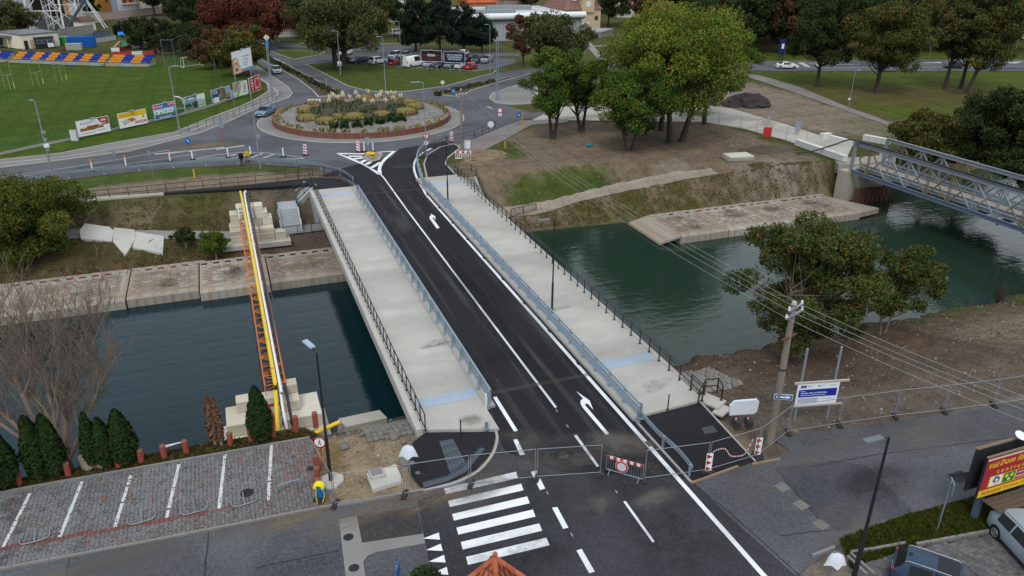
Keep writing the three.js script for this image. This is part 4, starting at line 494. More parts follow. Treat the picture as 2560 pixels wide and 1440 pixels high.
{const t=thing('chamber_cover','pale concrete chamber slab with raised hatch on the sandy corner','chamber');part('slab',prism(poly([[917,1190],[990,1166],[1007,1206],[932,1230]]),-0.1,0.16),D(0.5,0.48,0.43,tConc),t);part('hatch',prism(poly([[921,1190],[955,1180],[964,1201],[931,1209]]),0.1,0.36),mat.conc,t);part('hatch_lid',prism(poly([[924,1189],[952,1181],[959,1197],[933,1204]]),0.3,0.39),mat.paveGrey,t);}
{const p=P(826,1203),t=thing('lamp_footing','round pale concrete footing around the near black lamp post','footing',p);part('slab',prism(blotch(0,0,0.85,0.75,4,14,0.25),-0.1,0.06),mat.conc,t);}
{const r=RNG(5),spots=[[950,1075],[985,1092],[940,1062],[905,1082],[870,1068],[1010,1110],[1030,1170],[1045,1195],[860,1118],[1010,1165]];spots.forEach(([x,y],i)=>{const p=P(x,y,-0.3),h=H(p.x,p.z);const g=new THREE.IcosahedronGeometry(0.13+0.24*r(),1),q=g.attributes.position;for(let k=0;k<q.count;k++){const n=0.75+0.5*wn(q.getX(k)*3+i*7,q.getZ(k)*3+q.getY(k)*2,3,N2);q.setXYZ(k,q.getX(k)*n,q.getY(k)*n*0.55,q.getZ(k)*n);}g.computeVertexNormals();const m=part('rubble_stone',g,D(0.17,0.155,0.14,tConc));m.position.set(p.x,h+0.1,p.z);m.rotation.y=i;tag(m,['largest flat rubble stone under the left bridge end','rubble stone touching the left bridge wing wall','rubble stone left of the stone pitching','rubble stone in the middle of the sandy slope','rubble stone at the top left of the sandy slope','rubble stone below the left wing wall corner','rubble stone left of the new foot path','rubble stone at the foot of the cloth covered sign','rubble stone right of the black lamp post','rubble stone above the concrete chamber slab'][i],'stone','rubble stones at the left bridge end');});}
{
const g=sgroup('stone_pitching'),m=[D(0.2,0.185,0.16,tConc),D(0.17,0.16,0.145,tConc),D(0.22,0.2,0.175,tConc)];const r=RNG(17);
for(let i=0;i<9;i++)for(let j=0;j<7;j++){const x=-3.1+i*0.33,s=0.6+j*0.5;const q=part('stone',bx(0.3,0.12,0.46,0,0,0,-0.35),m[(i*2+j)%3],g);q.position.set(x,H(x,-s)+0.06,-s);q.rotation.y=0.08*(r()-0.5);}
for(let i=0;i<13;i++)for(let j=0;j<8;j++){const x=17.6+i*0.4,s=0.6+j*0.5;const q=part('stone',bx(0.37,0.12,0.46,0,0,0,0),m[(i*2+j)%3],g);q.position.set(x,H(x,-s)+0.08,-s);q.rotation.set(Math.atan2(H(x,-s-0.3)-H(x,-s+0.3),-0.6)+Math.PI,0.06*(r()-0.5),0);if(i+j>15||s>4.2)q.position.y-=0.03;}
}
{tag(part('river_wall',[bar(V(-4.3,4.2,-1.9),V(-1.6,4.9,-2.3),1.1,1.4)],mat.concOld),'weathered concrete river wall under the yellow pipe end','river wall');}
{
const g=sgroup('parking_bays');const edge=poly([[2165,1405],[2262,1376],[2400,1352],[2700,1290],[2900,1500],[2300,1700],[2150,1640]]);part('bedding',sheet(edge,0.0),M(0.03,0.03,0.03),g);
const r=RNG(21),gp=new THREE.BoxGeometry(0.19,0.06,0.19),L=[];for(let i=0;i<110;i++)for(let j=0;j<90;j++){const x=9+i*0.2,z=6+j*0.2;if(inside(edge,x+(j%2)*0.1,z))L.push([x+(j%2)*0.1,z]);}
const im=new THREE.InstancedMesh(gp,M(1,1,1,{roughness:0.95}),L.length),mm=new THREE.Matrix4();L.forEach(([x,z],k)=>{mm.makeRotationY(0.05*(r()-0.5)).setPosition(x,0.025+0.01*(r()-0.5),z);im.setMatrixAt(k,mm);const n=wn(x,z,3),q=(0.1+0.07*r())*(0.7+0.5*n);im.setColorAt(k,col(q,q*0.97,q*0.95));});im.name='pavers';im.userData.kind='stuff';g.add(im);
for(const q of[[[2125,1385],[2187,1376]],[[2187,1376],[2262,1362]],[[2290,1365],[2480,1330]],[[2480,1330],[2700,1286]],[[2125,1388],[2185,1440]],[[2118,1395],[2165,1440]],[[2085,1372],[2030,1394]]])part('kerb_stone',bar(P(...q[0]).setY(0.05),P(...q[1]).setY(0.05),0.14,0.24),mat.paveGrey,g);
}
// ---- trees and plants

const rndDir=r=>{const u=r()*2-1,a=r()*6.2832,k=Math.sqrt(1-u*u);return V3(k*Math.cos(a),u,k*Math.sin(a));};
function leafGeo(leaves){
const n=leaves.length,pos=new Float32Array(n*12),nor=new Float32Array(n*12),cl=new Float32Array(n*12),idx=new Uint32Array(n*6),a=V3(),b=V3(),q=V3();
for(let i=0;i<n;i++){const[c,d,s,k,asp]=leaves[i];a.set(d.y+0.31,-d.z-0.17,d.x+0.23).cross(d).normalize();b.crossVectors(d,a);const w=s,h=s*(asp||0.62);const fold=s*0.18;
const P4=[[w,0,0],[0,h,fold],[-w,0,0],[0,-h,fold]];
for(let v=0;v<4;v++){q.copy(c).addScaledVector(a,P4[v][0]).addScaledVector(b,P4[v][1]).addScaledVector(d,P4[v][2]);pos.set([q.x,q.y,q.z],i*12+v*3);nor.set([d.x,d.y,d.z],i*12+v*3);cl.set(k,i*12+v*3);}
const o=i*4;idx.set([o,o+1,o+2,o,o+2,o+3],i*6);}
const g=new THREE.BufferGeometry();g.setAttribute('position',new THREE.BufferAttribute(pos,3));g.setAttribute('normal',new THREE.BufferAttribute(nor,3));g.setAttribute('color',new THREE.BufferAttribute(cl,3));g.setIndex(new THREE.BufferAttribute(idx,1));return g;
}
const PAL={
yard:{c:[[0.034,0.06,0.011],[0.06,0.094,0.016],[0.095,0.122,0.021]],au:[0.17,0.14,0.02],p:0.03,top:0.25},poplar:{c:[[0.055,0.08,0.013],[0.10,0.125,0.019],[0.165,0.17,0.025]],au:[0.2,0.17,0.025],p:0.07,top:0.6},
olive:{c:[[0.04,0.047,0.018],[0.06,0.066,0.024],[0.085,0.086,0.03]],au:[0.14,0.1,0.03],p:0.06,top:0.2},dark:{c:[[0.018,0.028,0.010],[0.028,0.04,0.013],[0.045,0.055,0.018]],au:[0.09,0.06,0.02],p:0.03,top:0.15},pine:{c:[[0.010,0.018,0.012],[0.016,0.027,0.017],[0.026,0.037,0.021]],au:[0.05,0.04,0.02],p:0.01,top:0},
brown:{c:[[0.05,0.028,0.016],[0.085,0.045,0.022],[0.12,0.065,0.028]],au:[0.16,0.06,0.025],p:0.1,top:0.1},red:{c:[[0.055,0.018,0.012],[0.085,0.03,0.018],[0.11,0.045,0.022]],au:[0.16,0.05,0.02],p:0.1,top:0.1},mixed:{c:[[0.035,0.045,0.012],[0.05,0.062,0.016],[0.08,0.08,0.022]],au:[0.16,0.09,0.025],p:0.14,top:0.3},
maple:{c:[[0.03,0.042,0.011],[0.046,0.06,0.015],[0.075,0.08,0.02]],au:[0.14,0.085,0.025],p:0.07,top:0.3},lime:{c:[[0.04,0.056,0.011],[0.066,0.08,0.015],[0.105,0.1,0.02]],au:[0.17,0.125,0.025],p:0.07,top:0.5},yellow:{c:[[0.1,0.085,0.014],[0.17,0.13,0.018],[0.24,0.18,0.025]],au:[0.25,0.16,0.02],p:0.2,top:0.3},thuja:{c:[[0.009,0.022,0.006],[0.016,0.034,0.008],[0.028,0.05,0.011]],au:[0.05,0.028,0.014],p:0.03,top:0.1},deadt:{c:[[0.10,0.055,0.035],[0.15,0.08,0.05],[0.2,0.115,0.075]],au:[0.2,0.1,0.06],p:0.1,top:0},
};
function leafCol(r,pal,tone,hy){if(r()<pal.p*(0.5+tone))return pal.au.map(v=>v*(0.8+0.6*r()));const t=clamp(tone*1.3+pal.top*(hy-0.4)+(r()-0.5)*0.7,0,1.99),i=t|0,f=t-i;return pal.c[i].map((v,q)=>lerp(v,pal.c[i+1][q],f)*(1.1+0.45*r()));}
const SPRIG=(()=>{const r=RNG(606),L=[];for(let i=0;i<9;i++){const v=0.78+0.5*r();L.push([rndDir(r).multiplyScalar(1.5*Math.cbrt(r())),rndDir(r).add(V3(0,0.4,0)).normalize(),0.62*(0.7+0.6*r()),[v,v,v*0.9],0.6]);}return leafGeo(L);})();
function crownInst(L,parent){const im=new THREE.InstancedMesh(SPRIG,mat.leaf,L.length),m=new THREE.Matrix4(),q=new THREE.Quaternion(),e=new THREE.Euler(),r=RNG(L.length+5),k=V3();L.forEach(([c,d,s,cc],i)=>{m.compose(c,q.setFromEuler(e.set(r()*6.3,r()*6.3,r()*6.3)),k.setScalar(s));im.setMatrixAt(i,m);im.setColorAt(i,col(...cc));});im.name='leaves';im.userData.kind='stuff';im.castShadow=im.receiveShadow=true;parent.add(im);return im;}
function treeShape(o){
const{H:Ht,W,bot,seed,pal,n:n0=5000,leaf:leaf0=0.26,blobs=26,tr=0.3,stems=[[0,0,0,0]],cone=0,squash=1,dx=0,dz=0,limbs=true}=o,n=Math.round(n0*1.6),leaf=leaf0*0.66,r=RNG(seed),p=PAL[pal];
const cyy=(Ht+bot)/2,ry=(Ht-bot)/2,rx=W/2,B=[];
for(let i=0;i<blobs*1.7;i++){const d=rndDir(r),k=Math.pow(r(),0.36)*(0.5+0.9*wn(d.x*0.9+seed*1.7,d.z*0.9+d.y*1.3,1.9));let y=cyy+d.y*ry*k,f=1;if(cone)f=lerp(1.15,0.22,clamp((y-bot)/(Ht-bot),0,1));else f=1.06-0.2*Math.abs(d.y);const br=W*(0.055+0.1*r()*r()+0.03*r())*(cone?f*0.9+0.1:1);B.push({c:V3(dx*clamp((y-bot)/(Ht-bot),0,1)+d.x*rx*k*f,Math.min(y,Ht-br*0.6),dz+d.z*rx*k*f),r:br,t:r(),w:br*br});}
const tot=B.reduce((s,b)=>s+b.w,0),L=[];
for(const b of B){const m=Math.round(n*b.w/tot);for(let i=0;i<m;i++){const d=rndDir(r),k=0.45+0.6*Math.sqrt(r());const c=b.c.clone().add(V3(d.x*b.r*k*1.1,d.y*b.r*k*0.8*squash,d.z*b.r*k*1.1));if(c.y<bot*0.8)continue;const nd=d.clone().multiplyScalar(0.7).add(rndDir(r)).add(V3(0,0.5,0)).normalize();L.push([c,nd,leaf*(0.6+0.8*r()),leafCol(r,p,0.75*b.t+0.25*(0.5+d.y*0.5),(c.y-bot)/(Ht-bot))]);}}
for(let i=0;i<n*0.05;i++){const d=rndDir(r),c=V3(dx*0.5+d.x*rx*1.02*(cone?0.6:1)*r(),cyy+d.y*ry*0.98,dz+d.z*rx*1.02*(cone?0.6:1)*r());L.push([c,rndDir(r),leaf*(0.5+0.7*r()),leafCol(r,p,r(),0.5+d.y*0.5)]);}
const crown=[leafGeo(L.filter((_,i)=>i%3===0)),L.filter((_,i)=>i%3===1)],T=[];
for(const[sx,sz,lx,lz]of stems){const top=V3(sx+lx,Math.min(Ht*0.75,bot+ry*1.0),sz+lz),a=V3(sx,-0.3,sz),q=i=>a.clone().lerp(top,i).add(V3(Math.sin(i*5+seed)*0.12,0,Math.cos(i*4+seed)*0.12).multiplyScalar(i*Ht*0.06));const N=6;for(let i=0;i<N;i++)T.push(tb(q(i/N),q((i+1.04)/N),tr*(1-0.8*i/N)*(i?1:1.25),tr*(1-0.8*(i+1)/N),8));
if(limbs)for(const b of B){if(stems.length>1&&r()<0.4)continue;const s0=q(clamp(0.3+0.6*r(),0,clamp(b.c.y/top.y-0.15,0.25,0.95)));const mid=s0.clone().lerp(b.c,0.5).add(V3(0,-0.06*Ht*r(),0));const lr=tr*0.22+0.02;T.push(tb(s0,mid,lr,lr*0.65,5),tb(mid,b.c,lr*0.65,lr*0.22,5));}}
return{crown,trunk:merge(T)};
}
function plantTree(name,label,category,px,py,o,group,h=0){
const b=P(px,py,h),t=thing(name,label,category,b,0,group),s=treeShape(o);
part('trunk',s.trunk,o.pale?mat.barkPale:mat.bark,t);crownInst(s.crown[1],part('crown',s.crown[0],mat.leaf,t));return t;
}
const tp=(px,py,top,wpx,low,o,h=0)=>{const b=P(px,py,h),k=ppm(b);return{H:hAt(b,top)-h,W:wpx*1.08/k,bot:hAt(b,low)-h,...o};};
{
const T=(l,px,py,top,w,low,o,group,h)=>plantTree(o.pal==='pine'?'pine_tree':'tree',l,'tree',px,py,tp(px,py,top,w,low,o,h),group,h);
T('slender green tree leftmost on the bare soil beside the roundabout',1380,346,118,150,278,{seed:1,pal:'yard',n:6500,tr:0.3,blobs:30,stems:[[0,0,-1.2,0],[0.2,0,1.4,0.3]]});
T('green tree with forked trunk second from the left on the soil',1452,328,150,150,262,{seed:2,pal:'yard',n:5500,tr:0.3,blobs:26,stems:[[0,0,-1.8,0],[0.2,0,1,0]]});
T('low spreading dark green tree on two leaning trunks nearest the river path',1574,376,165,195,330,{seed:3,pal:'yard',n:7500,tr:0.28,blobs:36,stems:[[-0.3,0,-2.2,0.4],[0.3,0,1.6,0]]});
T('small dark leafy tree between the forked trees on the soil',1614,336,200,100,325,{seed:4,pal:'yard',n:3500,tr:0.22,blobs:18});
T('tall straight tree with dark bare lower trunk behind the big yellowing poplar',1652,325,60,150,240,{seed:5,pal:'mixed',n:5000,tr:0.42,blobs:24});
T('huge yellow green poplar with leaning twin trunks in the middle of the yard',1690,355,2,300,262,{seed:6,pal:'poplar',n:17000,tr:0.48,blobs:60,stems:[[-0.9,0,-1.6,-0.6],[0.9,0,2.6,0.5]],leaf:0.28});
T('broad yellow green poplar crown behind the twin trunk poplar',1655,300,12,190,170,{seed:46,pal:'poplar',n:8000,tr:0.4,blobs:34,leaf:0.28});T('leafy green poplar leaning right beside the detour road',1760,310,40,150,240,{seed:47,pal:'yard',n:6000,tr:0.36,blobs:30,leaf:0.28,dx:1.5});
T('olive brown tree standing behind the roundabout in front of the hall',1375,196,26,160,135,{seed:7,pal:'olive',n:6000,tr:0.4,blobs:30,leaf:0.4});T('brown leaved tree left of the olive tree by the hall',1308,165,40,80,135,{seed:8,pal:'brown',n:2500,tr:0.3,blobs:16,leaf:0.42});
T('dark green tree with straight trunk leftmost on the right lawn',2042,216,-15,150,160,{seed:9,pal:'dark',n:6500,tr:0.42,blobs:34,leaf:0.36});T('autumn tinted green tree in the middle of the right lawn',2190,230,5,180,175,{seed:10,pal:'mixed',n:8000,tr:0.48,blobs:40,leaf:0.36});
T('tall dark tree with pale foot on the right lawn',2362,222,-40,120,150,{seed:11,pal:'olive',n:5500,tr:0.4,blobs:28,leaf:0.36});T('tall olive tree second in the trio on the right lawn',2402,221,-40,140,150,{seed:12,pal:'olive',n:6000,tr:0.4,blobs:30,leaf:0.36});T('tall olive tree leaning right in the trio on the right lawn',2418,232,-35,170,165,{seed:13,pal:'mixed',n:7000,tr:0.42,blobs:34,leaf:0.36,stems:[[0,0,3.2,0]],dx:3.5});
const far=[['dark',1870,128,-25,140],['brown',1960,135,-20,110],['dark',2100,132,-40,160],['mixed',2300,128,-10,140],['dark',2480,122,-50,150]];
const protos=far.map(([pal,x,y,top,w],i)=>T(['dark tree behind the far road left of the lawn trees','brown autumn tree behind the far road by the blue sign','large dark tree behind the far road in the middle','mixed green tree behind the far road','tall dark tree behind the far road at the right'][i],x,y,top,w,y-40,{seed:20+i,pal,n:4200,tr:0.4,blobs:26,leaf:0.55},'trees behind the far road'));
const rr=RNG(99);let kk=0;for(const[x0,x1,y,n]of[[1740,2560,105,9],[1480,2600,62,13],[1300,2650,36,15],[1760,2620,124,7],[1820,2620,88,13],[380,640,38,6],[640,980,52,7]])for(let i=0;i<n;i++){const px=lerp(x0,x1,(i+0.5*rr())/n),p=P(px,y+6*rr());if(px>1385&&px<1505&&y<100)continue;const o=protos[(kk*3+i)%protos.length];dup(o,p,rr()*6,['far dark tree in the wooded strip behind the road','far brown tree in the wooded strip behind the road','far broad tree in the wooded strip behind the road','far mixed green tree in the wooded strip behind the road','far tall tree in the wooded strip behind the road'][(kk*3+i)%5],'trees in the wooded strip behind the road',0.75+0.35*rr());kk++;}
T('big olive poplar standing left of the car park beyond the roundabout',842,172,-30,215,120,{seed:30,pal:'olive',n:13000,tr:0.7,blobs:48,leaf:0.42,stems:[[0,0,-1,0],[0.5,0,4,0]]});
for(const[x,y,t,w,l,s]of[[1040,128,-25,120,'pine leftmost in the dark group behind the car park',31],[1100,132,-20,120,'tall broad pine second in the dark group behind the car park',32],[1160,130,5,110,'pine in the middle of the dark group behind the car park',33],[1205,132,32,90,'short pine rightmost in the dark group by the hall',34]])T(l,x,y,t,w,y-22,{seed:s,pal:'pine',n:5500,tr:0.35,blobs:34,leaf:0.4,cone:0.6});
T('dark green tree behind the poplar by the back street',950,96,-25,110,80,{seed:35,pal:'dark',n:4000,tr:0.35,blobs:24,leaf:0.5});T('dark tree behind the poplar left of the back street',760,92,-30,130,78,{seed:36,pal:'dark',n:4000,tr:0.35,blobs:24,leaf:0.5});
T('reddish brown tree rising behind the eye poster billboard',585,130,-30,160,110,{seed:40,pal:'red',n:6500,tr:0.4,blobs:36,leaf:0.5});T('wide reddish tree right of the reddish brown one by the street',665,112,-10,130,96,{seed:140,pal:'red',n:5000,tr:0.35,blobs:30,leaf:0.5});T('dark hedge tree joining the hedge row to the brown tree',505,150,62,90,142,{seed:141,pal:'dark',n:3500,tr:0.25,blobs:24,leaf:0.4});T('tall dark tree left of the reddish tree at the far street',480,80,-20,90,66,{seed:142,pal:'dark',n:3000,tr:0.3,blobs:22,leaf:0.55});T('green brown tree right behind the eye poster billboard',610,190,62,120,178,{seed:41,pal:'mixed',n:5000,tr:0.35,blobs:28,leaf:0.38});T('brown hedge tree left of the eye poster billboard',545,170,75,100,160,{seed:42,pal:'brown',n:3500,tr:0.3,blobs:22,leaf:0.4});
['leftmost','second','middle','fourth','rightmost'].forEach((w,i)=>T(w+' dark green hedge tree in the row behind the goal',355+i*40,122+i*6,42+i*5,72,116+i*6,{seed:43+i*11,pal:'dark',n:2600,tr:0.25,blobs:20,leaf:0.4},'hedge trees behind the goal'));
T('small dark conifer beside the blue gate and playground',305,92,54,36,88,{seed:50,pal:'pine',n:1500,tr:0.2,blobs:16,leaf:0.35,cone:1});T('dark olive tree at the top left behind the clubhouse',40,90,0,100,84,{seed:51,pal:'olive',n:4500,tr:0.35,blobs:28,leaf:0.45});
T('dark tree between the orange block and grey house',235,46,-8,26,40,{seed:52,pal:'dark',n:1500,tr:0.3,blobs:14,leaf:0.6});
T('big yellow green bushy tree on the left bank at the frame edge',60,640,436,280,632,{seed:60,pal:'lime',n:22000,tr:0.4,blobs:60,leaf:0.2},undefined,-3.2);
T('small dark leaved tree on the left bank by the white slabs',468,632,570,50,602,{seed:61,pal:'dark',n:1800,tr:0.1,blobs:14,leaf:0.14,pale:1},undefined,-3.6);T('small brighter green tree on the left bank beside the pier',541,644,580,66,630,{seed:62,pal:'yard',n:2200,tr:0.1,blobs:16,leaf:0.15,pale:1},undefined,-3.7);
T('round green tree at the right river bend behind the steel bridge',2330,404,285,155,400,{seed:63,pal:'mixed',n:8000,tr:0.3,blobs:36,leaf:0.28});T('dark brown tree mass at the right frame edge behind the steel bridge',2500,430,222,210,425,{seed:64,pal:'dark',n:12000,tr:0.4,blobs:46,leaf:0.3});T('olive tree left of the dark mass behind the steel bridge',2420,400,262,120,395,{seed:65,pal:'olive',n:5000,tr:0.3,blobs:26,leaf:0.3});T('bright yellow shrub tree behind the steel bridge',2488,428,368,76,424,{seed:66,pal:'yellow',n:2800,tr:0.15,blobs:18,leaf:0.22});T('dark bank tree low behind the far truss at the right edge',2580,500,350,160,495,{seed:67,pal:'dark',n:6000,tr:0.3,blobs:26,leaf:0.28});
T('dense multi stemmed maple on the near right bank by the concrete pole',2000,884,552,285,826,{seed:70,pal:'maple',n:15000,tr:0.11,blobs:50,leaf:0.2,stems:[[-0.5,0,-1.6,0],[0,0,0.2,0.4],[0.3,0,1.5,-0.3],[-0.2,0.2,-0.6,1]],pale:1},undefined,-2.4);T('smaller reddish green maple right of the multi stemmed maple',2206,832,632,160,782,{seed:71,pal:'maple',n:6000,tr:0.1,blobs:30,leaf:0.19,dx:2.2,stems:[[-0.2,0,-0.8,0],[0.2,0,1,0]],pale:1},undefined,-2.8);
{const b=P(2490,758,-3.6);const t=thing('dead_branch_tree','bare branched bush at the right water edge','bush',b);const r=RNG(3),g=[];for(let i=0;i<14;i++){const d=V3(r()-0.5,0.5+r(),r()-0.5).normalize().multiplyScalar(1.5+2*r());g.push(tb(V3(0,-0.2,0),d,0.05,0.012,5));for(let k=0;k<4;k++){const q=d.clone().multiplyScalar(0.4+0.5*r());g.push(tb(q,q.clone().add(rndDir(r).multiplyScalar(0.7)),0.018,0.006,4));}}part('branches',g,mat.bark,t);}
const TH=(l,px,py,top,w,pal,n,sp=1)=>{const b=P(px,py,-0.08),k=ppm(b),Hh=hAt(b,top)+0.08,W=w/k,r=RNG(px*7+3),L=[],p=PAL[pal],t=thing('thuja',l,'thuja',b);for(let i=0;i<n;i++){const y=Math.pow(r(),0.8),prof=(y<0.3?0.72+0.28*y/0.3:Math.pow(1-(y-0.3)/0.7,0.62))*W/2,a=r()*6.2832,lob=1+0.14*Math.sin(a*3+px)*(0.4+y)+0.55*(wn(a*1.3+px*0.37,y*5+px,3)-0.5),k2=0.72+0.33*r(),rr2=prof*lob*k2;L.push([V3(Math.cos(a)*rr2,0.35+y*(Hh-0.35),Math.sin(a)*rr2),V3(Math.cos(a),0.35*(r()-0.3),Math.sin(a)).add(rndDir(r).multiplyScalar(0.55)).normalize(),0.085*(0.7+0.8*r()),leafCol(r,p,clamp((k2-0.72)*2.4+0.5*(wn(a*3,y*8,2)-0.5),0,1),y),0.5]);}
part('trunk',[tb(V3(0.02,-0.15,0),V3(0,0.9,0),0.11,0.08,7)],mat.barkPale,t);part('crown',leafGeo(L),mat.leaf,t);return t;};
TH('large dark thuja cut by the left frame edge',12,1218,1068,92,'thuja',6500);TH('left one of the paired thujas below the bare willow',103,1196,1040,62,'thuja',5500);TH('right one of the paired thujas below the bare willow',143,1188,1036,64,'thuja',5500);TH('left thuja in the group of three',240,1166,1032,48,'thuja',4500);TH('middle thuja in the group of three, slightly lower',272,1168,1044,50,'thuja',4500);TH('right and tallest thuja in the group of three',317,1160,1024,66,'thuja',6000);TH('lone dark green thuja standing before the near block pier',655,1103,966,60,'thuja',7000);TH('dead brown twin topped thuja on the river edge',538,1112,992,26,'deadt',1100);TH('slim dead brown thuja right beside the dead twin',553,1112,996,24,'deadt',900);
{const b=P(225,1168,-0.1),t=thing('tree_stump','cut pale tree stump among the thujas','stump',b);part('stump',[tb(V3(0,-0.1,0),V3(-0.15,0.8,0),0.4,0.3,9),tb(V3(0.6,-0.1,0.2),V3(0.55,0.55,0.2),0.25,0.18,8),tb(V3(0,0.1,0),V3(0.9,0.05,0.2),0.2,0.1,7)],mat.barkPale,t);}
{
const b=P(168,1172,-1.2),t=thing('bare_willow','large bare willow with pale upright branches on the left bank','tree',b),r=RNG(77),lim=[],tw=[],lf=[];const pe=PAL.lime;
const grow=(a,d,len,rad,lev)=>{const N=lev<1?5:lev<2?4:3;let p=a.clone(),dir=d.clone(),rr=rad;for(let i=0;i<N;i++){dir.add(rndDir(r).multiplyScalar(lev===0?0.09:0.17)).add(V3(0,0.09,0)).normalize();const q=p.clone().addScaledVector(dir,len/N),r2=rr*(lev<2?0.8:0.72);(lev<2?lim:tw).push(tb(p,q,rr,r2,lev<2?7:lev<3?4:3));if(lev<3+(r()<0.35?1:0)&&(i>0||lev>0)){const nb=lev===0?2:lev===1?2:2;for(let k=0;k<nb;k++){if(r()<0.12)continue;const o=rndDir(r);o.y=Math.abs(o.y)*0.5+0.2;grow(q,dir.clone().multiplyScalar(1.15).add(o.multiplyScalar(0.8)).normalize(),len*(0.4+0.24*r()),Math.max(0.025,r2*(lev<1?0.5:0.55)),lev+1);}}if(lev>=3&&q.x>4.3-1.6*r()&&q.y<9&&r()<0.5)for(let k=0;k<5;k++)lf.push([q.clone().add(rndDir(r).multiplyScalar(0.4)),rndDir(r),0.08,leafCol(r,pe,0.7,0.6)]);p=q;rr=r2;}};
part('trunk',[tb(V3(0,-1.5,0),V3(0.1,1.6,0),0.6,0.5,10)],mat.bark,t);
for(const[dx,dz,l,q]of[[-0.55,-0.1,11,0.46],[-0.3,0.1,12.5,0.5],[-0.12,-0.3,13.5,0.5],[0.1,0.15,12,0.44],[0.3,-0.2,10.5,0.38],[0.6,0.1,9,0.34],[-0.8,0.2,9,0.36],[0.02,-0.5,11,0.4]])grow(V3(dx*0.4,1.1,dz*0.3),V3(dx,1,dz).normalize(),l,q,0);
{const bb=new THREE.Box3();for(const g of tw){g.computeBoundingBox();bb.union(g.boundingBox);}t.scale.setScalar((hAt(b,552)+1.4)/bb.max.y);t.scale.x*=1.15;}
part('limbs',lim,mat.barkPale,t);part('twigs',tw,D(0.2,0.155,0.12,tBark),t).userData.kind='stuff';part('leaves',leafGeo(lf),mat.leaf,t).userData.kind='stuff';
}
}
